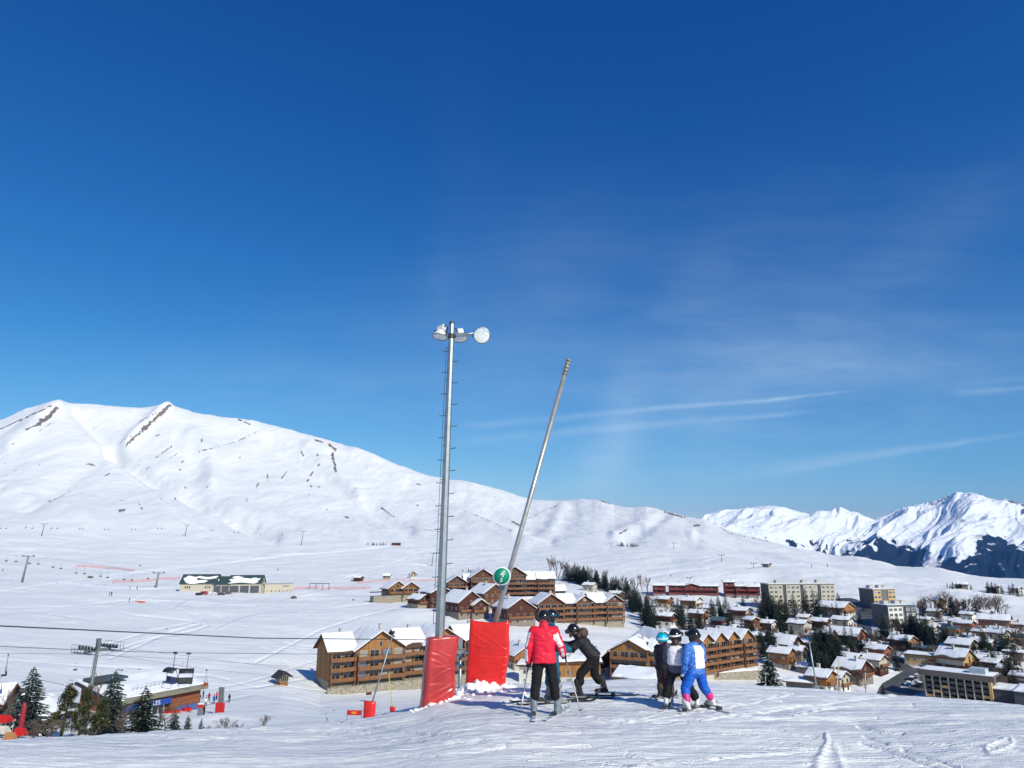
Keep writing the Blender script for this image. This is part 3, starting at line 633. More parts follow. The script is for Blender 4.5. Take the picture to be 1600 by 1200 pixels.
# thrown-up snow at the foot of the mats
def lumps(name, spots):
    mb = MB()
    for (u, d, r, h) in spots:
        c = at_d(u, d)
        for q in range(5):
            rr = r * random.uniform(.35, .7); o = Vector((random.uniform(-.6, .6) * r, random.uniform(-.4, .4) * r, 0)); b = len(mb.v)
            mb.ellip((c.x + o.x, c.y + o.y, c.z + h * random.uniform(-.15, .35)), (rr, rr * .9, rr * h / r * .8), 0, 14, 10)
            for i in range(b, len(mb.v)):
                v = Vector(mb.v[i]); k = (float(perlin(np.array([v.x * 7 + v.z * 5]), np.array([v.y * 7 - v.z * 6]))[0]) * .2 + float(perlin(np.array([v.x * 19 + v.z * 13]), np.array([v.y * 17 - v.z * 16]))[0]) * .12) * r / .3
                mb.v[i] = tuple(v + (v - Vector((c.x, c.y, c.z))).normalized() * k)
    tag(mb.build(name, M_snow), kind='stuff')
spots_ = [(655 + i * 6, 15.55 + i * .02 + random.uniform(-.1, .1), random.uniform(.04, .17), random.uniform(.02, .10)) for i in range(11)]
spots_ += [(728, 16.6, .2, .14), (744, 16.7, .26, .27), (738, 16.5, .18, .16), (760, 16.8, .3, .2), (772, 16.9, .22, .14), (784, 16.9, .26, .12), (718, 16.4, .16, .12), (798, 16.9, .2, .08), (707, 16.1, .14, .1)]
spots_ += [(random.uniform(640, 830), random.uniform(15.2, 16.8), random.uniform(.03, .07), .05) for _ in range(30)]
lumps('snow_lumps', spots_)
# ------------------------------------------------------------------ people
M_skin = mat('skin', (.55, .30, .21), .5)
def n3(v, f, s=0.0):
    return float(perlin(np.array([v.x * f + v.z * f * .73 + s]), np.array([v.y * f - v.z * f * .61 + s]))[0])
def bake_blob(name, prims, parent, mats, voxel=.014, smooth=4, wr=0.0, wf=9.0, faces=None, cut=None):
    """union of tapered capsules and ellipsoids, remeshed into one continuous skin"""
    mb = MB()
    for p in prims:
        if p[0] == 'c':
            _, a, b, ra, rb = p; a = Vector(a); b = Vector(b); mb.tube([a, b], [ra, rb], 14); mb.ellip(a, (ra,) * 3, 0, 14, 8); mb.ellip(b, (rb,) * 3, 0, 14, 8)
        elif p[0] == 'e':
            _, c, r, M = p; mb.ellip((0, 0, 0), r, 0, 18, 12, Matrix.Translation(Vector(c)) @ (M if M else Matrix.Identity(4)))
        elif p[0] == 'l':
            vs = []; nn = 22
            for c, a, b in p[1]:
                for i in range(nn): th = 2*math.pi*i/nn; ca = math.cos(th); sa = math.sin(th); vs.append(Vector(c) + Vector(a) * math.copysign(abs(ca)**.8, ca) + Vector(b) * math.copysign(abs(sa)**.8, sa))
            ns_ = len(p[1]); mb.add(vs, [(j*nn+i, j*nn+(i+1)%nn, (j+1)*nn+(i+1)%nn, (j+1)*nn+i) for j in range(ns_-1) for i in range(nn)] + [tuple(range(nn-1,-1,-1)), tuple(range((ns_-1)*nn, ns_*nn))])
        elif p[0] == 'x': mb.box(p[1], p[2], M=p[3] if len(p) > 3 else None)
    o = mb.build('tmp', mats)
    rm = o.modifiers.new('r', 'REMESH'); rm.mode = 'VOXEL'; rm.voxel_size = voxel; rm.use_smooth_shade = True
    if smooth: sm = o.modifiers.new('s', 'SMOOTH'); sm.iterations = smooth; sm.factor = .5
    dg = bpy.context.evaluated_depsgraph_get(); dg.update(); me = bpy.data.meshes.new_from_object(o.evaluated_get(dg)); bpy.data.objects.remove(o)
    me.name = name
    if wr:
        cs = np.empty(len(me.vertices) * 3); me.vertices.foreach_get('co', cs); cs = cs.reshape(-1, 3); ns = np.empty(len(me.vertices) * 3); me.vertices.foreach_get('normal', ns); ns = ns.reshape(-1, 3)
        q = fbm(cs[:, 0] * wf * .6 + cs[:, 1] * wf * .5, cs[:, 2] * wf * 1.6 + cs[:, 1] * wf * .4 + cs[:, 0] * wf * .3, 3, ridged=True)
        me.vertices.foreach_set('co', (cs + ns * (q * wr)[:, None]).ravel())
    me.materials.clear()
    for m in (mats if isinstance(mats, (list, tuple)) else [mats]): me.materials.append(m)
    mi = [0] * len(me.polygons)
    if faces: mi = [faces(p.center, p.normal) for p in me.polygons]
    me.polygons.foreach_set('material_index', mi); me.polygons.foreach_set('use_smooth', [True] * len(me.polygons)); me.update()
    q = bpy.data.objects.new(name, me); col.objects.link(q); q.parent = parent; return q
def lerp(a, b, t): return Vector(a).lerp(Vector(b), t)
def glove(parent, wrist, hand, m, s=1.0, side=1, mitt=False, curl=1.0):
    w = Vector(wrist); h = Vector(hand); d = (h - w).normalized(); up = Vector((0, 0, 1)) if abs(d.z) < .8 else Vector((0, 1, 0))
    x = d.cross(up).normalized() * side; n_ = x.cross(d).normalized() * side
    if n_.y < 0 and abs(d.z) >= .8: n_ = -n_
    pr = [('c', w - d * .03 * s, w + d * .02 * s, .045 * s, .042 * s), ('c', w + d * .03*s + x*.012*s, w + d*.085*s + x*.022*s, .027*s, .025*s), ('c', w + d * .03*s - x*.012*s, w + d*.085*s - x*.022*s, .027*s, .025*s)]
    if mitt:
        k = w + d * .09 * s; pr += [('c', k + x*.01, k + d * .04 * s + n_ * .02 * s, .036 * s, .03 * s)]
    else:
        for i, (o, l) in enumerate(((-.034, .060), (-.012, .072), (.011, .068), (.033, .055))):
            k = w + d * .092 * s + x * o * s; e = k + (d * .45 + n_ * .85 * curl).normalized() * l * .5 * s; f = e + (-d * .55 * curl + n_ * .6).normalized() * l * .5 * s
            pr += [('c', k, e, .0125 * s, .0115 * s), ('c', e, f, .0115 * s, .010 * s)]
    tb = w + d * .035 * s - x * .035 * s; te = tb + (d * .55 - x * .5 + n_ * .6).normalized() * .038 * s; pr += [('c', tb, te, .016 * s, .013 * s), ('c', te, te + (d * .4 + x * .3 + n_ * .7).normalized() * .028 * s, .013 * s, .0115 * s)]
    bake_blob('glove', pr, parent, m, .0065, 1)
def boot(parent, ankle, toe_dir, m, m2, s=1.0, zg=0.0, sh=.19):
    a = Vector(ankle); d = Vector((toe_dir[0], toe_dir[1], 0)).normalized(); sole = Vector((a.x, a.y, zg + .055 * s)) + d * .03 * s
    pr = [('c', a + Vector((0, 0, sh * s)) + d * .05 * s, a + Vector((0, 0, -.0)), .070 * s, .062 * s), ('c', sole - d * .07 * s, sole + d * .13 * s, .05 * s, .042 * s), ('c', a, sole + d * .02, .06 * s, .052 * s)]
    o = bake_blob('ski_boot', pr, parent, m, .012 * s, 1)
    mb = MB(); M = Matrix.Translation(Vector((a.x, a.y, 0))) @ Matrix.Rotation(math.atan2(d.y, d.x) - math.pi / 2, 4, 'Z')
    mb.box((0, .05 * s, zg + .022), (.085 * s, .32 * s, .03), M=M); mb.build('boot_sole', m2, o)
    for q in range(3):
        mb = MB(); zc = (.045, .11, .17)[q] * s; mb.box((0, (.10, .06, .055)[q] * s + .01, zg + zc + .02), (.10 * s, .05 * s, .014 * s), M=M); mb.build('buckle', m2, o)
def person(u, d, rz, label, S, J, jm, tm, hm, gm_, bm, parts, jr=1.0, tr=1.0, jface=None, tface=None, jfat=1.0, group=None, long_hem=.0, mitt=False, grd=None, boots=True, tz=.19, sh=.19):
    """J: joints in metres, x right / y forward / z up; keys hl hr kl kr al ar (legs) sl sr el er wl wr (arms) nk hd"""
    B = grd if grd else at_d(u, d); t = thing('person', B, label, 'person', rz); kq = S.get('k', 1.0); V = {k: Vector(v) * kq for k, v in J.items()}; S = dict(S); S['w'] *= kq; S['head'] *= kq ** .7; parts = dict(parts)
    hd = V['hd']; nk = V['nk']; pel = (V['hl'] + V['hr']) / 2; ch = (V['sl'] + V['sr']) / 2
    ad = (V['hd2'] - hd).normalized() if 'hd2' in V else Vector((0, 1, 0))      # looking direction
    hr = .092 * S['head']
    # body, one continuous surface
    pr = []
    side = (V['hr'] - V['hl']).normalized(); ss = (V['sr'] - V['sl']).normalized()
    for k in ('l', 'r'):
        pr += [('c', V['h'+k], V['k'+k], .080*S['w'], .055*S['w']), ('c', V['k'+k], V['a'+k], .052*S['w'], .036*S['w']), ('c', V['a'+k], V['a'+k] + Vector((0, .10, -.04))*S['w'], .036*S['w'], .03*S['w']),
               ('c', V['s'+k], V['e'+k], .046*S['w'], .036*S['w']), ('c', V['e'+k], V['w'+k], .036*S['w'], .026*S['w'])]
        s_ = -1 if k == 'l' else 1
        pr += [('c', pel + side * s_ * .06, ch + ss * s_ * .07*S['w'], .088*S['w'], .088*S['w']), ('c', ch, V['s'+k], .07*S['w'], .055*S['w'])]
        h2 = V['w'+k] + (V['w'+k] - V['e'+k]).normalized() * .07*S['w']; pr += [('c', V['w'+k], h2, .028*S['w'], .026*S['w'])]
    pr += [('c', ch, hd - Vector((0, 0, .04)), .052*S['w'], .048*S['w']), ('e', hd, (hr * .82, hr * .95, hr * 1.15), orient(ad) @ Matrix.Rotation(R(-90), 4, 'X')),
           ('e', hd + ad * hr * .97 - Vector((0, 0, hr * .15)), (.012, .016, .018), None), ('c', hd + ad * hr * .5 - Vector((0, 0, hr * .95)), hd + ad * hr * .7 - Vector((0, 0, hr * .85)), .028, .022)]
    bake_blob('body', pr, t, M_skin, .016, 2)
    for s_ in (-1, 1):
        x = ad.cross(Vector((0, 0, 1))).normalized() * s_
        mb = MB(); mb.ellip(hd + ad * hr * .86 + x * .032 + Vector((0, 0, .01)), (.011, .011, .008)); mb.build('eye', M_dark, t)
    # jacket
    w = S['w'] * jr; pr = []; lo = pel + (pel - ch).normalized() * long_hem
    upv = (ch - pel).normalized(); fw = upv.cross(side).normalized()
    hem = pel - upv * (.02 + long_hem)
    def slc(t, rx, ry): c = hem.lerp(ch, t); sd = side.lerp(ss, t).normalized(); return (c, sd * rx * w * jfat, upv.cross(sd).normalized() * ry * w * jfat)
    pr += [('l', [slc(0, .195, .138), slc(.08, .195, .14), slc(.35, .175, .128), slc(.6, .18, .13), slc(.85, .195, .135), slc(1.0, .185, .118), slc(1.1, .13, .085)])]
    for s_, k in ((-1, 'l'), (1, 'r')):
        tx = ss * s_
        if False: pr += [('c', lo + side * s_ * .085 * w, (lo + ch) / 2 + side * s_ * .075 * w, .110 * w * jfat, .112 * w * jfat), ('c', (lo + ch) / 2 + tx * .075 * w, ch + tx * .085 * w - Vector((0, 0, .04)), .112 * w * jfat, .112 * w)]
        pr += [('c', ch + tx * .05 * w, V['s'+k], .085 * w, .082 * w), ('c', V['s'+k], V['e'+k], .080 * w, .064 * w), ('c', V['e'+k], lerp(V['e'+k], V['w'+k], .97), .064 * w, .052 * w)]
    pr += [('c', ch, nk, .085 * w, .075 * w), ('c', nk, nk + (hd - nk) * .25, .078 * w, .074 * w)]
    jk = bake_blob('jacket', pr, t, jm, .014, 4, .019 * S['w'], 8.5, jface)
    # trousers
    pr = [('c', V['hl'], V['hr'], .098 * S['w'] * tr, .098 * S['w'] * tr), ('c', pel, lerp(pel, ch, .25), .10 * S['w'], .10 * S['w'])]
    for k in ('l', 'r'):
        kn = V['k'+k]; an = V['a'+k] + (kn - V['a'+k]).normalized() * tz * S['w']
        pr += [('c', V['h'+k], kn, .098 * S['w'] * tr, .080 * S['w'] * tr), ('c', kn, an, .080 * S['w'] * tr, .078 * S['w'] * tr)]
    bake_blob('trousers', pr, t, tm, .014, 3, .018 * S['w'], 9, tface)
    for k, s_ in (('l', -1), ('r', 1)):
        if gm_: glove(t, V['w'+k], V['w'+k] + (V.get('h_'+k, V['w'+k] * 2 - V['e'+k]) - V['w'+k]), gm_ if not isinstance(gm_, tuple) else gm_[0 if s_ < 0 else 1], 1.05 * S['w'], s_, mitt)
        if boots: boot(t, V['a'+k], V['t'+k], bm[0], bm[1], S['w'] * 1.02, V['a'+k].z - .115 * S['w'], sh)
    # helmet
    yv = ad; xv = yv.cross(Vector((0, 0, 1))).normalized(); zv = xv.cross(yv); Mh = Matrix.Translation(hd) @ Matrix((xv, yv, zv)).transposed().to_4x4()
    R3 = lambda x, y, z: Mh @ Vector((x, y, z))      # y = looking direction, z = up
    hr2 = hr * 1.30
    vs, fs = [], []; nu, nv = 28, 14
    for j in range(nv + 1):
        for i in range(nu):
            th = 2 * math.pi * i / nu; lowest = 96 + 16 * (math.cos(th - math.pi * 1.5) * .5 + .5) if True else 0
            fr = math.cos(th - math.pi / 2); lowest = 84 + 26 * (1 - fr) / 2 + 8 * abs(math.sin(th - math.pi / 2)); ph = R(lowest) * j / nv
            rr = hr2 * (1 + .03 * math.cos(2 * th)) ; vs.append(R3(rr * .90 * math.sin(ph) * math.cos(th), rr * 1.06 * math.sin(ph) * math.sin(th) - .01, hr * .12 + rr * 1.0 * math.cos(ph)))
    for j in range(nv):
        for i in range(nu): i2 = (i + 1) % nu; fs.append((j*nu + i, (j+1)*nu + i, (j+1)*nu + i2, j*nu + i2))
    mb = MB(); mb.add(vs, fs, 0, True); he = mb.build('helmet', hm[0], t)
    so_ = he.modifiers.new('thick', 'SOLIDIFY'); so_.thickness = .012; so_.offset = -1
    for q in (-1, 1):        # vents and ear pads
        mb = MB(); mb.box((0, 0, 0), (.014, .06, .012), M=Mh @ Matrix.Translation((q * .035, -.02, hr * .12 + hr2 * .97))); mb.box((0, 0, 0), (.014, .05, .012), M=Mh @ Matrix.Translation((q * .04, -.075, hr * .12 + hr2 * .72)) @ Matrix.Rotation(R(48), 4, 'X')); mb.build('vent', hm[1], he)
        mb = MB(); mb.ellip((q * hr * 1.0, .0, -hr * .42), (hr * .22, hr * .42, hr * .5), 0, 14, 10, Mh); mb.build('ear_pad', hm[1], he)
    if 'goggles' in parts:
        g = MB(); n = 14; vs = []
        for z in (-.028, -.01, .012, .032):
            for i in range(n + 1):
                a = R(-62 + 124 * i / n); rad = hr2 * (1.02 + (.05 if abs(z) < .02 else 0)); vs.append(R3(rad * .92 * math.sin(a), rad * 1.08 * math.cos(a), parts['goggles'] + z))
        g.add(vs, [(j*(n+1) + i, j*(n+1) + i + 1, (j+1)*(n+1) + i + 1, (j+1)*(n+1) + i) for j in range(3) for i in range(n)], 0, True); go = g.build('goggles', mat('goggle_lens', (.05, .045, .05), .08, .3, spec=1), he)
        so_ = go.modifiers.new('thick', 'SOLIDIFY'); so_.thickness = .015
    g = MB(); vs = []; n = 40
    for z in (-.014, .014):
        for i in range(n):
            a = 2 * math.pi * i / n; rad = hr2 * 1.025; vs.append(R3(rad * .92 * math.sin(a), rad * 1.07 * math.cos(a) - .01, parts.get('goggles', .03) * (.5 + .5 * math.cos(a)) + .01 + z))
    g.add(vs, [(i, (i+1) % n, n + (i+1) % n, n + i) for i in range(n)], 0, True); st = g.build('goggle_strap', parts.get('strap', M_dark), he)
    if 'hair' in parts:
        x, l, m_, wd = parts['hair']; c = R3(x, -hr * .62, -hr * .62)
        pr = [('e', R3(0, -hr * .25, -hr * .3), (hr * .88, hr * .85, hr * .95), None), ('c', c, c + Vector((x, -.02, -l * .5)), wd, wd * .9), ('c', c + Vector((x, -.02, -l * .5)), c + Vector((x * 1.3, -.015, -l)), wd * .9, wd * .35)]
        bake_blob('hair', pr, t, m_, .011, 1, .006, 30)
    if 'bib' in parts:
        fn, m_ = parts['bib']
        bake_blob('bib', fn(V, pel, ch, side, ss, w), t, m_, .014, 3, .009, 9, parts.get('bibface'))
    return t, B, V
def world_pt(B, rz, v):
    return B + Matrix.Rotation(rz, 3, 'Z') @ Vector(v)
def ski(name, foot_w, az, L, label, m_top, m_tip, group=None, wd=.075, roll=0.0):
    """foot_w: world point under the boot; az: direction the tip points (clockwise from +Y)"""
    t = thing(name, foot_w, label, 'ski', -az, group)
    N_ = 26; vs = []; vs2 = []
    for i in range(N_ + 1):
        y = -L * .46 + L * i / N_; tt = i / N_; wv = wd * (1 - .22 * math.sin(math.pi * tt)) * (1 if tt < .93 else max(.15, 1 - ((tt - .93) / .07) ** 2 * .85)); z = .10 * max(0, (tt - .88) / .12) ** 2 + .02 * max(0, (.04 - tt) / .04)
        p = world_pt(foot_w, -az, (0, y, 0)); zz = Hs(p.x, p.y)
        for s_ in (-1, 1): vs.append((s_ * wv / 2, y, z))
    # lie on the slope
    a = world_pt(foot_w, -az, (0, -L * .4, 0)); b = world_pt(foot_w, -az, (0, L * .45, 0)); slope = math.atan2(Hs(b.x, b.y) - Hs(a.x, a.y), .85 * L)
    mid = (Hs(a.x, a.y) * .5 + Hs(b.x, b.y) * .5) * .5 + .5 * foot_w.z; M = Matrix.Translation((0, 0, max(0, mid - foot_w.z) + .006)) @ Matrix.Rotation(slope, 4, 'X')
    full = [M @ Vector((x, y, z + .014)) for x, y, z in vs] + [M @ Vector((x, y, z)) for x, y, z in vs]; n2 = len(vs); fs = []
    for i in range(N_):
        q = 2 * i; fs += [(q, q + 1, q + 3, q + 2), (n2 + q, n2 + q + 2, n2 + q + 3, n2 + q + 1), (q, q + 2, n2 + q + 2, n2 + q), (q + 1, n2 + q + 1, n2 + q + 3, q + 3)]
    fs += [(0, n2, n2 + 1, 1), (n2 - 2, n2 - 1, 2 * n2 - 1, 2 * n2 - 2)]
    mb = MB(); mb.add(full, fs); mi = [1 if (full[f[0]].y > L * .38) else 0 for f in fs]; mb.m = mi; mb.build('ski_board', [m_top, m_tip], t)
    mb = MB(); mb.box((0, .15, .035), (.07, .07, .045), M=M); mb.build('toe_binding', M_dark, t)
    mb = MB(); mb.box((0, -.17, .04), (.07, .09, .055), M=M); mb.build('heel_binding', M_dark, t)
    return t
def ski_pole(grip, tip, label, m, mg, group=None):
    t = thing('ski_pole', tip, label, 'ski pole', 0, group); g = Vector(grip) - Vector(tip); ax = g.normalized(); L = g.length
    mb = MB(); mb.tube([Vector((0, 0, 0)), ax * .04, ax * (L - .12)], [.003, .008, .009], 8); mb.build('shaft', m, t)
    mb = MB(); mb.tube([ax * (L - .12), ax * (L - .02), ax * (L + .03), ax * (L + .045)], [.014, .016, .02, .012], 10); mb.build('grip', mg, t)
    mb = MB(); M = Matrix.Translation(ax * .07) @ orient(ax); lathe(mb, [(.008, -.004), (.042, -.002), (.042, .004), (.008, .008)], 14, M); mb.build('basket', mg, t)
J_adult = dict(hl=(-.10, 0, .92), hr=(.10, 0, .92), kl=(-.13, .04, .50), kr=(.15, .05, .50), al=(-.15, 0, .13), ar=(.20, .02, .13), tl=(0, 1), tr=(.2, 1), sl=(-.185, 0, 1.40), sr=(.185, 0, 1.40),
               el=(-.26, -.01, 1.12), er=(.27, .0, 1.12), wl=(-.26, .06, .88), wr=(.30, .14, .90), nk=(0, 0, 1.47), hd=(0, .02, 1.63))
def JJ(**k): q = dict(J_adult); q.update(k); q['tl'] = (*q['tl'][:2], 0); q['tr'] = (*q['tr'][:2], 0); return q
mj_red = mat('red_ski_jacket', (.78, .012, .045), .6, 0, .05, 5, bump=.003, bscale=60); mj_wht = mat('white_fabric', (.78, .77, .79), .65, 0, .06, 8); mj_blk = mat('black_fabric', (.007, .007, .009), .85, 0, .3, 9, bump=.004, bscale=40)
mj_grey = mat('charcoal_fabric', (.018, .0185, .023), .7, 0, .2, 9, bump=.004, bscale=40); mj_blue = mat('petrol_fabric', (.012, .10, .17), .6, 0, .2, 7); mj_navy = mat('navy_fabric', (.03, .05, .08), .6, 0, .2, 7)
m_helm = mat('black_helmet', (.012, .012, .014), .16, 0, .05, spec=.6); m_helm2 = mat('helmet_pad', (.02, .02, .022), .8); m_bootg = mat('grey_boot_shell', (.20, .24, .28), .35, 0, .25, 14); m_pale = mat('pale_boot_shell', (.66, .66, .64), .35, 0, .12, 20)
m_buck = mat('buckle_metal', (.45, .45, .45), .3, .7); m_pink = mat('pink_fabric', (.72, .03, .22), .5); m_turq = mat('turquoise_helmet', (.0, .42, .62), .25); m_brown = mat('brown_fabric', (.085, .052, .045), .75, 0, .15, 8)
m_kblue = mat('bright_blue_fabric', (.006, .11, .55), .6, 0, .08, 6, bump=.003, bscale=30); m_hair = mat('brown_hair', (.09, .05, .03), .6, 0, .3, 30); m_spike = mat('silver_ski', (.62, .64, .68), .3, .1, .3, 3); m_bpat = mat('patterned_boot_shell', (.42, .40, .40), .4, 0, color2=(.08, .05, .06), scale=22)
def patt():
    m = bpy.data.materials.new('blue_patterned_fabric'); m.use_nodes = True; n = N(m.node_tree); tc = n.add('ShaderNodeTexCoord').outputs['Object']
    a = n.add('ShaderNodeTexNoise', ins={0: tc, 'Scale': 26, 'Detail': 1.5, 'Distortion': 1.6}).outputs[0]; b = n.add('ShaderNodeTexNoise', ins={0: tc, 'Scale': 55, 'Detail': 1}).outputs[0]
    r = n.m('MULTIPLY', n.m('ABSOLUTE', n.m('SUBTRACT', a, .5)), 14); f = n.m('SUBTRACT', 1, r, clamp=True); f = n.m('MULTIPLY', n.m('GREATER_THAN', f, .25), n.m('GREATER_THAN', b, .47))
    c = n.mix(f, C4((.006, .10, .50)), C4((.17, .38, .70))); bs = n.add('ShaderNodeBsdfPrincipled', ins={'Base Color': c, 'Roughness': .65}); o = n.add('ShaderNodeOutputMaterial'); n.t.links.new(bs.outputs[0], o.inputs[0]); return m
m_patt = patt()
# 1 adult in red, back to us
def jf_red(c, nr):
    for k, dr in (('l', Vector((-.85, -.55, 0))), ('r', Vector((.05, -1, .1)))):
        for a, b, t0, t1 in ((JR['s'+k], JR['e'+k], .12, 1), (JR['e'+k], JR['w'+k], 0, .93)):
            a = Vector(a); b = Vector(b); L = (b - a).length; t = (c - a).dot(b - a) / L / L
            if t0 <= t <= t1:
                o = c - a - (b - a) * t
                if o.length < .105 and o.length > .03:
                    if o.normalized().dot(dr.normalized()) > (.80 if b == JR['e'+k] or t0 > 0 else .6) and abs(c.x) > .17: return 1
    return 0
rz1 = R(-6)
JR_ = dict(sl=(-.185, 0, 1.40), sr=(.185, 0, 1.40), el=(-.275, -.03, 1.12), wl=(-.285, .05, .88), er=(.30, .03, 1.15), wr=(.335, .20, .98))
JR = {k: tuple(c * .955 for c in v) for k, v in JR_.items()}
t1, B1, V1 = person(851, 12.8, rz1, 'adult in red jacket with white sleeve stripes standing with back turned', dict(w=.97, head=1.0, k=.955),
    JJ(al=(-.19, -.03, .13), kl=(-.15, .03, .50), ar=(.22, .03, .13), kr=(.17, .06, .50), el=(-.275, -.03, 1.12), wl=(-.285, .05, .88), er=(.30, .03, 1.15), wr=(.335, .20, .98), hd2=(.12, 1.0, 1.60), hd=(.0, .03, 1.635), tl=(-.05, 1), tr=(.35, 1)),
    [mj_red, mj_wht], mj_blk, (m_helm, m_helm2), mj_blk, (m_bootg, m_buck), {'goggles': .05, 'strap': mj_grey}, jr=1.10, jface=jf_red, long_hem=-.0 + .02, tr=1.05)
for k, az in (('al', R(2)), ('ar', R(20))):
    f = world_pt(B1, rz1, (V1[k].x, V1[k].y, 0)); f.z = Hs(f.x, f.y); ski('ski', f, az, 1.55, 'silver white ski under the %s boot of the red-jacketed adult' % ('left' if k == 'al' else 'right'), m_spike, m_spike)
g1 = world_pt(B1, rz1, V1['wl'] + Vector((.0, .04, -.06))); g2 = world_pt(B1, rz1, V1['wr'] + Vector((.02, .06, -.02)))
ski_pole(g1, at_d(812, 12.7), 'thin ski pole held low by the left hand of the adult in red', m_buck, M_dark)
ski_pole(g2, at_d(909, 12.9), 'pale ski pole slanting from the right hand of the adult in red', M_alu, M_dark)
# 2 adult in petrol blue, mostly hidden behind the first
rz2 = R(-72)
t2, B2, V2 = person(861, 14.2, rz2, 'adult in petrol blue ski suit half hidden behind the red jacket', dict(w=1.0, head=1.05),
    JJ(hd2=(0, 1, 1.40), sl=(-.18, 0, 1.31), sr=(.18, 0, 1.31), hd=(0, .04, 1.53), nk=(0, 0, 1.38), el=(-.24, .10, 1.06), wl=(-.16, .33, .98), er=(.25, .08, 1.04), wr=(.20, .30, .94), al=(-.13, 0, .13), ar=(.13, .05, .13), hl=(-.10, 0, .86), hr=(.10, 0, .86)),
    [mj_blue], mj_blue, (m_helm, m_helm2), mj_blk, (m_bpat, m_buck), {'goggles': .05, 'strap': mj_blue}, jr=1.05)
for k in ('al', 'ar'):
    f = world_pt(B2, rz2, (V2[k].x, V2[k].y, 0)); f.z = Hs(f.x, f.y); ski('ski', f, R(76) + (.0 if k == 'al' else -.06), 1.65, 'dark ski of the blue-suited adult, %s of the pair' % ('the farther' if k == 'al' else 'the nearer'), mj_grey, mj_grey)
# 3 adult in black, leaning forward
rz3 = R(84); 
t3, B3, V3 = person(918, 14.9, rz3, 'adult in black ski wear leaning forward with arms stretched out', dict(w=.95, head=1.05, k=.98),
    dict(hl=(-.10, -.16, .76), hr=(.10, -.16, .76), kl=(-.12, .13, .46), kr=(.12, -.15, .43), al=(-.14, .15, .13), ar=(.14, -.34, .16), tl=(0, 1, 0), tr=(0, 1, 0), sl=(-.19, .11, 1.06), sr=(.19, .09, 1.07), el=(-.20, .33, .93), er=(.18, .32, .96),
         wl=(-.12, .54, .92), wr=(.08, .54, 1.0), nk=(0, .16, 1.14), hd=(0, .27, 1.26), hd2=(0, 1.27, .85)),
    [mj_grey], mj_blk, (m_helm, m_helm2), mj_blk, (mj_grey, m_buck), {'goggles': .03, 'strap': mj_grey}, jr=1.0, tr=1.05)
bake_blob('hood', [('e', (0, .06, 1.20), (.12, .10, .10), None), ('c', (-.07, .08, 1.19), (.07, .08, 1.19), .075, .075), ('c', (-.08, .14, 1.16), (.08, .14, 1.16), .06, .06)], t3, m_brown, .013, 3, .012, 14)
for k in ('al', 'ar'):
    f = world_pt(B3, rz3, (V3[k].x, V3[k].y, 0)); f.z = Hs(f.x, f.y); ski('ski', f, R(-80), 1.45, 'black ski under the %s foot of the leaning adult' % ('front' if k == 'al' else 'rear'), mj_grey, m_spike)
# children
def bibfn(z0, z1, g=.014):
    def f(V, pel, ch, side, ss, w):
        upv = (ch - pel).normalized(); hem = pel - upv * .02
        def sl(t, rx, ry): c = hem.lerp(ch, t); sd = side.lerp(ss, t).normalized(); return (c, sd * (rx + g) * w, upv.cross(sd).normalized() * (ry + g) * w)
        return [('l', [sl(z0, .185, .138), sl((z0 + z1) / 2, .18, .132), sl(z1 - .12, .185, .134), sl(z1, .16, .118), sl(z1 + .1, .12, .085)])]
    return f
JK = dict(hl=(-.09, 0, .62), hr=(.09, 0, .62), kl=(-.15, .05, .36), kr=(.15, .05, .36), al=(-.22, 0, .13), ar=(.24, 0, .13), tl=(0, 1, 0), tr=(0, 1, 0), sl=(-.145, 0, 1.02), sr=(.145, 0, 1.02), el=(-.205, -.01, .82), er=(.205, .02, .82), wl=(-.20, .06, .64), wr=(.17, .16, .70), nk=(0, 0, 1.08), hd=(0, .01, 1.215))
def JC(s=1, **k): q = dict(JK); q.update(k); return {a: tuple(c * s for c in b) for a, b in q.items()}
rz4 = R(28)
t4, B4, V4 = person(1090, 13.5, rz4, 'child in bright blue patterned suit and black helmet with legs wide apart', dict(w=.86, head=1.0),
    JC(1.0, kl=(-.19, .07, .36), al=(-.27, -.05, .13), kr=(.19, .03, .37), ar=(.33, -.02, .13), hd2=(-.3, 1, 1.18), sl=(-.15, 0, 1.03), el=(-.215, 0, .83), wl=(-.20, .07, .64)),
    [m_patt, m_kblue], m_kblue, (m_helm, m_helm2), (mj_wht, mj_wht), (m_pale, m_buck), {'goggles': .04, 'strap': mj_grey, 'hair': (.03, .10, m_hair, .035),
     'bib': (bibfn(.22, 1.0), [mj_wht, m_patt]), 'bibface': lambda c, nr: 0 if (c.x > -.09) else 1}, jr=1.0, tr=1.08, jfat=.98, tz=.22, sh=.05)
for k in ('al', 'ar'):
    a = V4[k]; kk = V4['k'+k[1]]; pr = [('c', a.lerp(kk, .78), a.lerp(kk, .25), .070, .066)] if k == 'al' else [('c', a.lerp(kk, .45), a.lerp(kk, .25), .07, .066)]; bake_blob('boot_cuff', pr, t4, m_pink, .012, 1)
    f = world_pt(B4, rz4, (a.x, a.y, 0)); f.z = Hs(f.x, f.y); ski('ski', f, R(-28 + (58 if k == 'al' else 4)), 1.0, 'short pale ski under the %s foot of the child in blue' % ('left' if k == 'al' else 'right'), m_pale, m_pale, wd=.065)
rz5 = R(-14)
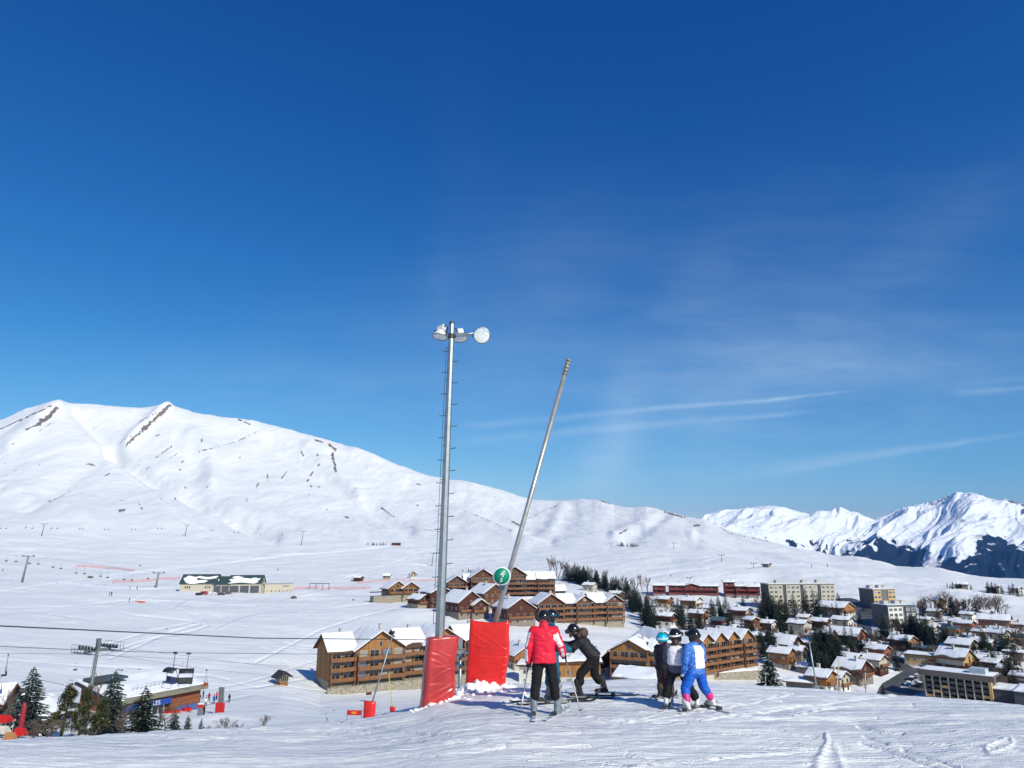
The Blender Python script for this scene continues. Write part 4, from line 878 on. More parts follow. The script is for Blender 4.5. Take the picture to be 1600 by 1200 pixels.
t5, B5, V5 = person(1061, 13.6, rz5, 'child with white bib over grey jacket, black trousers and black helmet', dict(w=.84, head=1.0),
    JC(.97, kl=(-.17, .05, .36), al=(-.22, -.02, .13), kr=(.20, .03, .36), ar=(.32, .0, .13), hd2=(.6, 1, 1.18), el=(-.19, .06, .84), wl=(-.14, .20, .74)),
    [mat('grey_fabric', (.10, .10, .14), .7, 0, .15, 7)], mj_blk, (m_helm, m_helm2), mj_blk, (m_pale, m_buck), {'goggles': .04, 'strap': mj_wht, 'hair': (.015, .10, m_hair, .045), 'bib': (bibfn(.30, 1.0), [mj_wht])}, jr=.98, tr=1.05, tz=.08, sh=.06)
for k in ('al', 'ar'):
    a = V5[k]; f = world_pt(B5, rz5, (a.x, a.y, 0)); f.z = Hs(f.x, f.y); ski('ski', f, R(14 + (10 if k == 'al' else 40)), 1.0, 'short white ski under the %s foot of the child in the white bib' % ('left' if k == 'al' else 'right'), m_pale, m_pale, wd=.065)
rz6 = R(-50)
t6, B6, V6 = person(1039, 14.7, rz6, 'small child in dark jacket with turquoise helmet and pink mittens', dict(w=.84, head=1.0),
    JC(.88, al=(-.10, -.02, .13), ar=(.12, .04, .13), kl=(-.11, .04, .36), kr=(.11, .06, .36), el=(-.19, .02, .84), wl=(-.17, .12, .68), er=(.21, -.03, .83), wr=(.24, -.01, .62), hd2=(.2, 1, 1.1)),
    [mat('dark_patterned_fabric', (.030, .028, .045), .7, 0, color2=(.006, .006, .008), scale=12)], m_brown, (m_turq, m_helm2), m_pink, (mj_grey, m_buck), {'goggles': .04, 'strap': mat('ice_blue', (.5, .75, .8), .5)}, mitt=True, tz=.08, sh=.06)
for k in ('al', 'ar'):
    a = V6[k]; f = world_pt(B6, rz6, (a.x, a.y, 0)); f.z = Hs(f.x, f.y); ski('ski', f, R(50), .95, 'short grey ski under the %s foot of the child in turquoise helmet' % ('left' if k == 'al' else 'right'), m_spike, mj_grey, wd=.065)
# ------------------------------------------------------------------ buildings
W_or = planks('orange_timber', (.34, .15, .05), (.15, .065, .024), .3); W_br = planks('brown_timber', (.17, .065, .028), (.07, .027, .015), .3); W_dk = planks('dark_red_timber', (.11, .035, .022), (.045, .016, .012), .3)
W_dv = planks('dark_vertical_timber', (.10, .045, .03), (.04, .02, .014), .25, False); W_og = planks('golden_vertical_timber', (.42, .205, .065), (.20, .09, .03), .28, False); W_rail = planks('balcony_timber', (.30, .14, .06), (.14, .06, .03), .16, False)
P_cr = mat('cream_plaster', (.50, .455, .365), .85, 0, .08, 1.2, bump=.01, bscale=6); P_wh = mat('white_plaster', (.70, .68, .62), .85, 0, .06, 1.2); P_ye = mat('yellow_plaster', (.54, .36, .14), .85, 0, .10, 1.1); P_or = mat('orange_plaster', (.42, .19, .07), .85, 0, .1, 1.2)
P_wd = mat('weathered_plaster', (.34, .30, .24), .9, 0, .14, 1.1); P_wd2 = mat('grey_brown_plaster', (.24, .20, .17), .9, 0, .14, 1.1); P_rd = mat('red_render', (.20, .038, .034), .8, 0, .14, 1.4); P_gy = mat('grey_cladding_and_shade', (.16, .155, .155), .7, 0, .12, 1.5); P_dg = mat('dark_grey_cladding_and_shade', (.075, .075, .085), .7, 0, .12, 1.5); P_br = mat('brick_red_wall', (.30, .10, .06), .85, 0, .15, 2)
St = mat('rubble_stone', (.40, .35, .27), .9, 0, color2=(.16, .14, .11), scale=1.6, bump=.06, bscale=3); Conc = mat('pale_concrete', (.48, .46, .42), .85, 0, .12, 1.5); Rdk = mat('dark_roof', (.035, .035, .042), .7, 0, .2, 2); Rgn = mat('green_metal_roof', (.05, .085, .085), .5, .2, .1, 2); Rbl = mat('slate_blue_roof', (.11, .17, .20), .5, .2, .1, 2)
Rsn = mat('roof_snow', (.88, .89, .905), .6, 0, .02, .8, bump=.12, bscale=.9); Gl = mat('window_glass', (.022, .028, .038), .12, 0, .3, 1, spec=.8); Fr = mat('window_frame', (.36, .28, .20), .6); FrW = mat('white_frame', (.7, .69, .66), .6); Soff = mat('timber_soffit', (.10, .05, .028), .8)
def win_mesh(w, h, fm, n=1, gl=None):
    mb = MB(); mb.box((0, -.03, 0), (w + .22, .06, h + .22), 0)
    for i in range(n): ww = w / n; mb.box((-w/2 + ww * (i + .5), -.045, 0), (ww - .1, .06, h - .06), 1)
    o = mb.build('window', [fm, gl or Gl]); me = o.data; bpy.data.objects.remove(o); return me
WM = {'s': win_mesh(1.1, 1.2, Fr, 2), 'w': win_mesh(1.1, 1.2, FrW, 2), 'd': win_mesh(2.2, 2.0, Fr, 2), 'dw': win_mesh(2.3, 2.0, FrW, 2), 'l': win_mesh(1.9, 1.3, FrW, 3), 'k': win_mesh(2.5, 2.1, P_dg, 2)}
Gc = mat('curtained_glass', (.34, .31, .27), .5, 0, .2, 1); Gs = mat('bright_glass', (.16, .20, .26), .08, 0, .3, 1, spec=1)
WV = {WM['s']: [win_mesh(1.1, 1.2, Fr, 2, Gc), win_mesh(1.1, 1.2, Fr, 2, Gs)], WM['w']: [win_mesh(1.1, 1.2, FrW, 2, Gc), win_mesh(1.1, 1.2, FrW, 2, Gs)], WM['d']: [win_mesh(2.2, 2.0, Fr, 2, Gc), win_mesh(2.2, 2.0, W_br, 1, Gs), win_mesh(1.2, 2.0, Fr, 1)], WM['l']: [win_mesh(1.9, 1.3, FrW, 3, Gc), win_mesh(1.9, 1.3, FrW, 2, Gs)]}
rw = random.Random(5)
def put(me, name, parent, loc, rz=0, sc=None):
    if me in WV and rw.random() < .30: me = rw.choice(WV[me])
    o = bpy.data.objects.new(name, me); col.objects.link(o); o.parent = parent; o.location = loc; o.rotation_euler = (0, 0, rz)
    if sc: o.scale = sc
    return o
def snow_sheet(mb, pts_fn, nu, nv, th, seed):
    """a lumpy snow layer over a parametric surface, with a rounded rim"""
    top, bot = [], []
    for i in range(nu + 1):
        for j in range(nv + 1):
            p = pts_fn(i / nu, j / nv); e = min(i, nu - i, 1) * min(j, nv - j, 1)
            n_ = float(perlin(np.array([p[0] * .35 + seed]), np.array([p[1] * .35 + seed * 2]))[0])
            top.append((p[0], p[1], p[2] + (th * (.9 + .5 * n_) if e else th * (.45 + .5 * n_)))); bot.append((p[0], p[1], p[2] + .004))
    n = len(top); idf = lambda i, j: i * (nv + 1) + j; fs = []
    for i in range(nu):
        for j in range(nv): fs += [(idf(i, j), idf(i+1, j), idf(i+1, j+1), idf(i, j+1)), (n + idf(i, j), n + idf(i, j+1), n + idf(i+1, j+1), n + idf(i+1, j))]
    rim = [idf(i, 0) for i in range(nu)] + [idf(nu, j) for j in range(nv)] + [idf(i, nv) for i in range(nu, 0, -1)] + [idf(0, j) for j in range(nv, 0, -1)]
    for a, b in zip(rim, rim[1:] + rim[:1]): fs.append((a, n + a, n + b, b))
    mb.add(top + bot, fs, 0, False)
def roof(parent, L, W, H, pitch, oh=.9, rm=None, snow=.45, axis='x', off=(0, 0), bare=None, seed=None):
    """gabled roof, ridge along `axis`; children: snow"""
    seed = random.uniform(0, 50) if seed is None else seed
    t = math.tan(R(pitch)); hw = W / 2 + oh; x0, x1 = -L / 2 - oh, L / 2 + oh; zr = H + W / 2 * t; ze = H - oh * t; th = .28
    S = Matrix.Translation((off[0], off[1], 0)) @ (Matrix.Identity(4) if axis == 'x' else Matrix.Rotation(R(90), 4, 'Z'))
    mb = MB(); mb.prism([(-hw, ze), (0, zr), (hw, ze), (hw, ze + th), (0, zr + th), (-hw, ze + th)][::-1], 'x', x0, x1, 0, S)
    o = mb.build('roof', rm or Soff, parent)
    if snow:
        for s_ in (-1, 1):
            if bare is not None and s_ == bare: continue
            mb = MB(); g = .12
            e0 = random.choice((0, 0, .04, .10, .16)); e1 = random.uniform(0, 6)
            def fn(a, b, s_=s_): y = s_ * (hw - g) * (1 - e0 * (1 + .5 * math.sin(a * 9 + e1))) * (1 - b); return S @ Vector((x0 + g + (x1 - x0 - 2 * g) * a, y, zr + th - abs(y) * t + .01))
            snow_sheet(mb, fn, max(4, int(L / 1.6)), 6, snow, seed + s_); mb.build('snow', Rsn, o)
    return o, zr
def chimney(o, x, y, z, s=.8):
    mb = MB(); mb.box((x, y, z), (s, s, 1.8)); mb.box((x, y, z + .98), (s + .2, s + .2, .12)); mb.build('chimney', Conc, o)
BMS = [P_cr, St, P_wd, P_wd2, W_dk, P_wh, St]
def house(u, v, lpx, label, H=5.2, W=None, pitch=24, yaw=-28, wall=None, base=2.4, bm=None, gable=None, rm=None, snow=.5, balc=True, wk='s', rmin=150, ch=True, cat='house', name='chalet', gs=None, L=None, n_win=True, bare=None, group=None, sink=0):
    p = gp(u, v, rmin); d = math.hypot(p.x, p.y); wall = wall or W_br; ca = p.y / d; kk = .92 * ca; L = (L * kk) if L else max(5.5, lpx * d / F / .92 * ca * ca * .92); W = W * kk if W else max(5.2, L * .78); H = H * (.55 + .45 * ca)
    t = thing(name, (p.x, p.y, p.z - sink), label, cat, R(yaw) - math.atan2(p.x, p.y) * .9, group); tn = math.tan(R(pitch)); zr = H + W / 2 * tn
    mb = MB(); mb.prism([(-W/2, -3.5), (W/2, -3.5), (W/2, H), (0, zr), (-W/2, H)], 'x', -L/2, L/2); mb.build('wall', wall, t)
    if gable:
        mb = MB(); mb.prism([(-W/2 + .02, max(base, 0) ), (W/2 - .02, max(base, 0)), (W/2 - .02, H), (0, zr - .02), (-W/2 + .02, H)], 'x', L/2, L/2 + .05); mb.build('gable_wall', gable, t)
    if base:
        mb = MB(); mb.box((0, 0, base/2 - 1.8), (L + .16, W + .16, base + 3.6)); mb.build('base_wall', bm or random.choice(BMS), t)
    ro, _ = roof(t, L, W, H, pitch, rm=rm, snow=snow, bare=bare)
    if ch: chimney(ro, random.uniform(-L*.25, L*.25), random.choice((-1, 1)) * W * .12, zr + .6)
    if n_win:
        ns = max(1, int(H // 2.6)); n = max(2, int(L / 3.6))
        for s_ in range(ns):
            z = 1.45 + s_ * 2.7
            for i in range(n): put(WM[wk], 'window', t, (-L/2 + L * (i + .5) / n, -W/2 - (.09 if s_ == 0 and base else .01), z))
            m_ = max(2, int(W / 3.4))
            for i in range(m_): put(WM[wk], 'window', t, (L/2 + (.09 if s_ == 0 and base else .06), -W/2 + W * (i + .5) / m_, z), R(90))
        put(WM[wk], 'window', t, (L/2 + .06, 0, H + .3), R(90), (.8, 1, .8))
    if balc and H > 4:
        mb = MB(); z = 2.75; mb.box((L/2 + .65, 0, z - .1), (1.2, W * .9, .18)); mb.box((L/2 + 1.22, 0, z + .5), (.1, W * .9, .9))
        for s_ in (-1, 1): mb.box((L/2 + .68, s_ * W * .44, z + .5), (1.0, .08, .9))
        mb.build('balcony', W_rail, t)
    return t
def resort(u, v, yaw, mods, label, rmin=150, base=2.2, wall=W_or, rail=W_rail, sth=2.75, wk='d', pitch=32, name='apartment_chalet', cat='apartment building', zoff=0, bm=None, rm=None, snow=.5, d=None):
    """a row of modules seen from the front: (x centre, width, depth, storeys, 'g'able or 'e'ave front, set-back)"""
    p = gp(u, v, rmin) if d is None else at_d(u, d); t = thing(name, (p.x, p.y, p.z + zoff), label, cat, R(yaw) - math.atan2(p.x, p.y))
    for (x, w, dep, st, kind, sb) in mods:
        H = base + st * sth; tn = math.tan(R(pitch)); y0 = sb; yc = y0 + dep / 2
        if kind == 'g':
            zr = H + w / 2 * tn; mb = MB(); mb.prism([(x - w/2, -5), (x + w/2, -5), (x + w/2, H), (x, zr), (x - w/2, H)][::-1], 'y', y0, y0 + dep); mb.build('wall', wall, t)
            o, _ = roof(t, dep, w, H, pitch, axis='y', off=(x, yc), oh=1.1, rm=rm, snow=snow)
        else:
            zr = H + dep / 2 * tn; mb = MB(); mb.prism([(y0, -5), (y0 + dep, -5), (y0 + dep, H), (yc, zr), (y0, H)], 'x', x - w/2, x + w/2); mb.build('wall', wall, t)
            o, _ = roof(t, w, dep, H, pitch, axis='x', off=(x, yc), oh=1.0, rm=rm, snow=snow)
        chimney(o, x + w * .2, yc + dep * .1, zr + .3)
        mb = MB(); mb.box((x, yc - .02, base / 2 - 2.6), (w + .14, dep + .2, base + 5.2)); mb.build('stone_base', bm or St, t)
        ns = st + (1 if kind == 'g' else 0)
        for s_ in range(ns):
            z = base + s_ * sth; ww = w if s_ < st else w * .42; n = max(1, int(ww / 3.1))
            if s_ < st or w > 9:
                for i in range(n): put(WM[wk], 'window', t, (x - ww/2 + ww * (i + .5) / n, y0 - .01, z + 1.25), 0, (1.22, 1, 1.1) if s_ < st else (.7, 1, .6))  # windows enlarged so their dark glass also paints the recess shade under balconies
            if s_ < st:
                mb = MB(); bw = w - (.3 if kind == 'g' else 0); mb.box((x, y0 - .9, z - .05), (bw, 1.8, .16)); mb.box((x, y0 - 1.76, z + .5), (bw, .1, .9))
                for q in range(max(2, int(w / 4)) + 1): mb.box((x - bw/2 + .1 + (bw - .2) * q / max(2, int(w / 4)), y0 - .75, z + .5), (.14, 1.4, 1.0))
                mb.build('balcony', rail, t)
        for q in (x - w/2 + .3, x + w/2 - .3):
            mb = MB(); mb.box((q, y0 - 1.3, base / 2 + H / 2 - 1), (.3, .3, H - base + 2)); mb.build('post', rail, t)
    return t
# --- front-left apartment chalet
a_ = resort(566, 1086, 20, [(-5.8, 7.2, 12, 3, 'e', 1.0), (5.0, 14.4, 14, 3, 'g', 0), (15.6, 7.5, 12, 3, 'e', 1.5), (25.5, 13, 13, 3, 'g', .5), (36, 9, 12, 3, 'e', 1.5)], 'large golden timber apartment chalet behind the small red mats, rows of balconies', rmin=150, wall=W_og, base=2.8, sth=2.6, d=214)
mb = MB(); mb.box((12, -3.2, .2), (46, .8, 3.4)); mb.build('stone_terrace_wall', St, a_)
mb = MB(); mb.box((19.5, -1.0, 6.5), (3.2, .15, .7)); mb.build('blue_banner', mat('blue_banner', (.02, .04, .25), .6), a_)
# --- upper-left chalet with terrace
b_ = resort(630, 941, 22, [(-3, 12, 11, 1, 'g', 1.5), (4.5, 10, 9, 1, 'g', 0)], 'tan timber chalet on stone basement at left end of the brown hamlet', rmin=250, wall=W_or, base=5.2)
mb = MB(); mb.box((-13, 1, 1.5), (12, 6, 5)); mb.build('stone_terrace', St, b_)
mb = MB(); mb.box((-15, 1, 6.2), (10, 5, .3)); mb.build('canopy', Rdk, b_)
# --- brown hamlet
resort(742, 934, 10, [(-10, 11, 12, 3, 'g', 2), (-2, 6, 12, 3, 'e', 3), (4.5, 14, 13, 4, 'g', 0)], 'brown apartment chalet with twin gables left of the green sign', rmin=330, wall=W_br, d=415)
resort(822, 926, 8, [(-6.5, 13, 14, 5, 'g', 0), (3.5, 8, 12, 4, 'e', 1), (12, 10, 12, 4, 'e', 0)], 'tallest brown apartment chalet right of the green sign', rmin=330, wall=W_br, d=425)
resort(868, 924, 12, [(-4, 7, 9, 2, 'e', 0), (3, 7, 9, 2, 'e', 1.2)], 'small orange timber annexe right of the tallest brown chalet', rmin=330, wall=W_or, base=1.2, d=450)
resort(905, 966, 24, [(-15, 14, 13, 3, 'g', 0), (-5, 8, 12, 3, 'e', 1.5), (3.5, 10, 13, 3, 'g', .5), (12, 8, 12, 3, 'e', 1), (20, 10, 13, 3, 'g', 0)], 'long row of brown timber gables above the leaning adult', rmin=330, wall=W_br, d=372)
house(680, 948, 40, 'dark timber chalet just behind the grey lamp post', H=7.5, W=15, yaw=-62, wall=W_dk, L=16, rmin=250)
house(722, 962, 40, 'dark red timber chalet with cream base, right of the lamp post', H=7.0, W=15.5, yaw=-58, wall=W_dk, L=18, rmin=250, pitch=34)
house(744, 964, 30, 'smaller dark timber annexe with stone ground floor and arched openings', H=5.6, W=9.5, yaw=-62, wall=W_dk, L=10, rmin=250, pitch=32)
house(762, 950, 36, 'brown timber chalet stepped behind the dark red one', H=8.0, W=15, yaw=-60, wall=W_br, L=17, rmin=250, pitch=32, base=3)
house(802, 973, 42, 'very dark timber chalet with low snowy roof above the bright red mat', H=7.0, W=16, yaw=-64, wall=W_dk, L=18, rmin=250, pitch=31)
house(700, 936, 30, 'reddish timber chalet between lamp post and twin-gabled chalet', H=7.5, W=14, yaw=-60, wall=W_br, L=14, rmin=300, pitch=33)
house(655, 950, 30, 'small dark chalet half hidden left of the lamp post', H=4.5, W=9, yaw=-55, wall=W_dk, L=11, rmin=250, pitch=30)
house(836, 958, 40, 'long low snow-covered building below the tallest brown chalet', H=2.6, W=9, yaw=4, wall=P_cr, L=22, rmin=250, balc=False, ch=False, pitch=14, base=0)
p = gp(826, 946, 250); t = thing('retaining_wall', p, 'cream retaining wall with snow top below the tallest brown chalet', 'wall', R(8)); mb = MB(); mb.box((0, 0, 0), (30, 1, 7)); mb.build('wall', P_cr, t); mb = MB(); snow_sheet(mb, lambda a, b: Vector((-15 + 30 * a, -.6 + 6 * b, 3.5 + b * .8)), 16, 4, .5, 3); mb.build('snow', Rsn, t)
house(922, 923, 17, 'small pale-gabled chalet in front of the dark wood', H=4, yaw=-30, wall=P_cr, rmin=330, balc=False)
house(963, 938, 17, 'small timber chalet at the right end of the brown gables', H=4.5, yaw=-25, wall=W_br, rmin=330)
# --- orange chalets in the middle
h_ = resort(985, 1050, -14, [(0, 13.5, 15, 3, 'g', 0), (10.5, 8, 12, 3, 'e', 2)], 'big orange timber chalet left of the group of children', rmin=240, wall=W_og, base=1.6, pitch=27, d=262)
h2 = resort(1040, 1046, 26, [(0, 10, 16, 4, 'g', 0)], 'orange gabled wing behind the turquoise helmet', rmin=240, wall=W_og, base=1.6, pitch=33, d=285, rail=mat('white_rail', (.62, .55, .42), .7))
resort(1130, 1052, 52, [(-15, 8, 13, 4, 'g', 0), (-7.2, 7.8, 12, 4, 'g', .8), (.5, 7.8, 12, 4, 'g', .8), (8.2, 7.8, 12, 4, 'g', .8), (16, 8, 13, 4, 'g', 0)], 'terraced orange apartment row with saw-tooth gables behind the blue child', rmin=240, wall=W_og, base=3.4, pitch=38, d=292, sth=2.5, bm=P_cr)
t = thing('retaining_wall', gp(1155, 1062, 150), 'curved pale stone retaining wall below the terraced orange row', 'wall', R(20)); mb = MB(); mb.box((0, 0, 0), (26, .9, 6)); mb.build('wall', St, t); mb = MB(); snow_sheet(mb, lambda a, b: Vector((-13 + 26 * a, -.5 + 4 * b, 3 + .4 * b)), 12, 3, .4, 8); mb.build('snow', Rsn, t)
house(1176, 990, 14, 'brown chalet end gable rising behind the terraced row', H=7, yaw=-50, wall=W_br, rmin=300)
house(813, 1042, 40, 'golden timber gable between the bright red mat and the red jacket', H=5, W=11, L=14, yaw=-66, wall=W_og, rmin=190, pitch=30)
house(836, 1068, 40, 'grey rendered house below the golden gable, beside the red jacket', H=6, W=9, L=9, yaw=-18, wall=P_wh, rmin=180, pitch=12, balc=False, wk='w', base=0)
house(896, 1066, 60, 'long golden timber building with flat snowy roof between the adults', H=7.2, W=12, L=19, yaw=6, wall=W_og, rmin=180, pitch=9, balc=False, base=2.6, bm=Conc)
house(934, 1052, 30, 'dark red shed with low roof behind the leaning adult', H=6.2, W=9, L=9, yaw=-38, wall=W_dk, rmin=180, pitch=24, balc=False)
house(995, 1056, 38, 'dark red barn with snowy roof left of the turquoise helmet', H=3.6, W=8, L=8.5, yaw=-30, wall=W_dk, rmin=180, pitch=26, balc=False, base=0, ch=False, cat='barn', name='barn')
house(1008, 1084, 52, 'low snow roof peeping over the crest beside the children', H=3.0, W=8, L=9.5, yaw=-22, wall=P_br, rmin=120, pitch=20, balc=False, base=0, ch=False, cat='shed', name='shed')
# --- village houses (u, v, apparent length, label, options)
VILLAGE = [
 (1039, 949, 18, 'timber chalet with balcony below the left end of the red row', dict(wall=W_or, gable=W_or)), (1080, 951, 26, 'chalet with white gable below the middle of the red row', dict(wall=W_or, gable=P_wh)),
 (1041, 978, 24, 'dark chalet with broad snowy roof above the orange gabled wing', dict(wall=W_dk)), (1092, 973, 23, 'reddish chalet with patchy snowy roof above the blue child', dict(wall=P_br)),
 (1124, 984, 16, 'small house with bare slate-blue roof among bare trees', dict(wall=W_dk, rm=Rbl, snow=0, balc=False)), (1158, 968, 26, 'brown house with pale gable below the right end of the red row', dict(wall=W_br, gable=P_cr)),
 (1134, 966, 12, 'small snow-roofed shed left of the brown house with pale gable', dict(wall=W_dk, H=3, balc=False)),
 (1202, 992, 17, 'reddish timber house with white gable beside the dark spruces', dict(wall=W_br, gable=P_wh, H=6)), (1249, 993, 26, 'cream two-storey house with dark gable left of the village road', dict(wall=P_cr, H=6.2, base=0, wk='w')),
 (1284, 986, 23, 'brown house with patchy snow roof right of the cream two-storey one', dict(wall=W_dk)), (1234, 1016, 24, 'house hidden under one broad snow slope above the orange-brown chalet', dict(wall=W_dk, H=3.2, pitch=32, W=12, balc=False)),
 (1223, 1042, 31, 'large orange-brown chalet with thick snow roof above the big dark fir', dict(wall=W_or, H=6, pitch=28, base=1.5)), (1247, 1033, 15, 'small grey annexe right of the orange-brown chalet', dict(wall=P_gy, H=4.5, balc=False, pitch=34)),
 (1252, 1079, 40, 'low shaded garage with snowy flat roof beside the tall pale pole', dict(wall=P_gy, H=2.9, pitch=10, balc=False, base=0, yaw=-8, wk='s', n_win=False, ch=False)),
 (1277, 1003, 20, 'snow-roofed outbuilding in the thicket of firs', dict(wall=W_dk, H=3.4, balc=False)), (1294, 1007, 15, 'dark red house half hidden by firs', dict(wall=W_dk, gable=P_br, pitch=36)),
 (1306, 962, 44, 'big stone house with orange gable below the long apartment slab', dict(wall=St, gable=P_or, H=5, W=18, pitch=22)), (1318, 986, 26, 'cream house with white half-timbered gable left of the shaded road', dict(wall=P_cr, gable=P_wh, H=6, base=0, wk='w')),
 (1325, 1004, 45, 'long chalet with brick-red gable at the road bend', dict(wall=W_dk, gable=P_br, H=4, W=13, pitch=30)), (1373, 1028, 29, 'snow-roofed house with orange-red corner beside the road', dict(wall=P_br, H=4, W=9)),
 (1331, 1042, 27, 'house under a square snow roof, upper of two joined roofs', dict(wall=W_dk, H=3.5, W=11, balc=False)), (1334, 1064, 40, 'brown house under the largest snow roof, lower of two joined roofs', dict(wall=W_dk, H=5, W=14, pitch=30)),
 (1366, 1049, 32, 'pale rendered house with smooth snow roof by the snowy garden', dict(wall=P_cr, H=5.4, W=9)), (1309, 1081, 26, 'pale yellow house with wooden balcony behind the leaning pale pole', dict(wall=P_cr, H=5.6, W=9)),
 (1286, 1082, 22, 'golden timber house right of the tall pale pole', dict(wall=W_og, H=5, gable=W_og, W=8)), (1412, 1014, 31, 'timber-gabled house on the bend above the yellow hall', dict(wall=W_br, gable=P_or, H=4.6, W=10)),
 (1461, 963, 18, 'white-roofed house left of the bright orange tower house', dict(wall=W_dk, H=3, balc=False)), (1514, 972, 19, 'pale house with two dark openings beyond the brown trees', dict(wall=P_wh, H=4.5, balc=False, wk='w')),
 (1556, 984, 46, 'long salmon-coloured house with wide snow roof on the far right', dict(wall=P_br, gable=P_br, H=6, W=13, yaw=-10, base=0)), (1508, 987, 27, 'brick-red chalet with snow roof beside the slate-blue roof', dict(wall=P_br, gable=P_br, H=4.5)),
 (1488, 995, 22, 'orange house under a bare slate-blue roof', dict(wall=P_or, rm=Rbl, snow=0, H=4.5)), (1557, 991, 21, 'small house with flat white roof before the long salmon house', dict(wall=P_wh, H=3.4, pitch=10, balc=False)),
 (1562, 1008, 26, 'cream chalet with balcony gable on the far right', dict(wall=P_cr, H=6, W=9)), (1594, 986, 22, 'snow-roofed dark house cut by the right edge, upper one', dict(wall=P_dg, H=3.5, balc=False)),
 (1596, 1007, 24, 'house with bare green metal roof at the right edge', dict(wall=P_cr, rm=Rgn, snow=0, H=4)), (1506, 1026, 35, 'stone house with shallow snow roof right behind the yellow chalet', dict(wall=St, H=6, W=12)),
 (1495, 1046, 43, 'yellow-gabled chalet with steep snow roof behind the balcony block', dict(wall=P_cr, gable=P_ye, H=5.5, W=13, pitch=33)), (1547, 1034, 33, 'dark glazed pavilion with thin snow roof right of the yellow chalet', dict(wall=P_dg, H=3.4, pitch=12, balc=False, wk='l')),
 (1530, 1041, 17, 'small red-walled house tucked behind the balcony block', dict(wall=P_br, H=3.6, balc=False)), (1552, 1047, 22, 'brown low house above the bare brown trees', dict(wall=W_dk, H=3.4, balc=False)),
 (1598, 1072, 14, 'pale snow-roofed house cut by the right edge, lower one', dict(wall=P_wh, H=4, balc=False)), (1590, 1030, 30, 'grey flat-roofed house at the right edge below the green roof', dict(wall=P_gy, H=3.2, pitch=8, balc=False)),
 (1527, 1008, 20, 'snowy shed roof among the dark firs on the right', dict(wall=W_dk, H=2.6, balc=False, n_win=False)), (1443, 1021, 22, 'low roof with bare dark solar panels above the yellow hall', dict(wall=P_dg, rm=Rbl, snow=0, H=3, pitch=14, balc=False)),
 (1222, 970, 12, 'tiny salmon house in the brown trees below the slab', dict(wall=P_or, H=3.4, balc=False)), (1258, 975, 14, 'stone cottage among trees below the slab', dict(wall=St, H=4, balc=False)), (1573, 1020, 16, 'little snow-covered cabin between firs', dict(wall=W_br, H=3, balc=False)),
 (1502, 919, 19, 'lone low farm building on the far snowfield at right', dict(wall=W_dk, H=3, yaw=0, balc=False, ch=False, rmin=500)), (1552, 925, 12, 'small far farmhouse beside the fir group at top right', dict(wall=W_dk, H=3.5, balc=False, rmin=500)), (1588, 927, 12, 'far pale chalet near the right edge of the snowfield', dict(wall=P_cr, H=3.5, balc=False, rmin=500)),
 (1198, 886, 7, 'tiny dark hut high on the open slope', dict(wall=W_dk, H=2.6, balc=False, ch=False, rmin=500, n_win=False)),
 (604, 905, 9, 'small red-brown cabin on the snow left of the brown hamlet', dict(wall=P_br, H=3, balc=False, rmin=400, yaw=-5, ch=False)), (645, 902, 11, 'round-topped tan cabin left of the lamp post', dict(wall=W_or, H=2.6, balc=False, rmin=400, yaw=-80, ch=False, pitch=40)),
 (560, 908, 6, 'small dark hut beside the piste fence', dict(wall=W_dk, H=2.6, balc=False, rmin=400, ch=False, n_win=False)), (440, 1069, 13, 'lone orange timber hut on the open piste', dict(wall=W_or, H=2.3, W=2.6, L=2.6, balc=False, rmin=150, yaw=-60, ch=False, base=0, pitch=36, snow=0, rm=Rdk)),
]
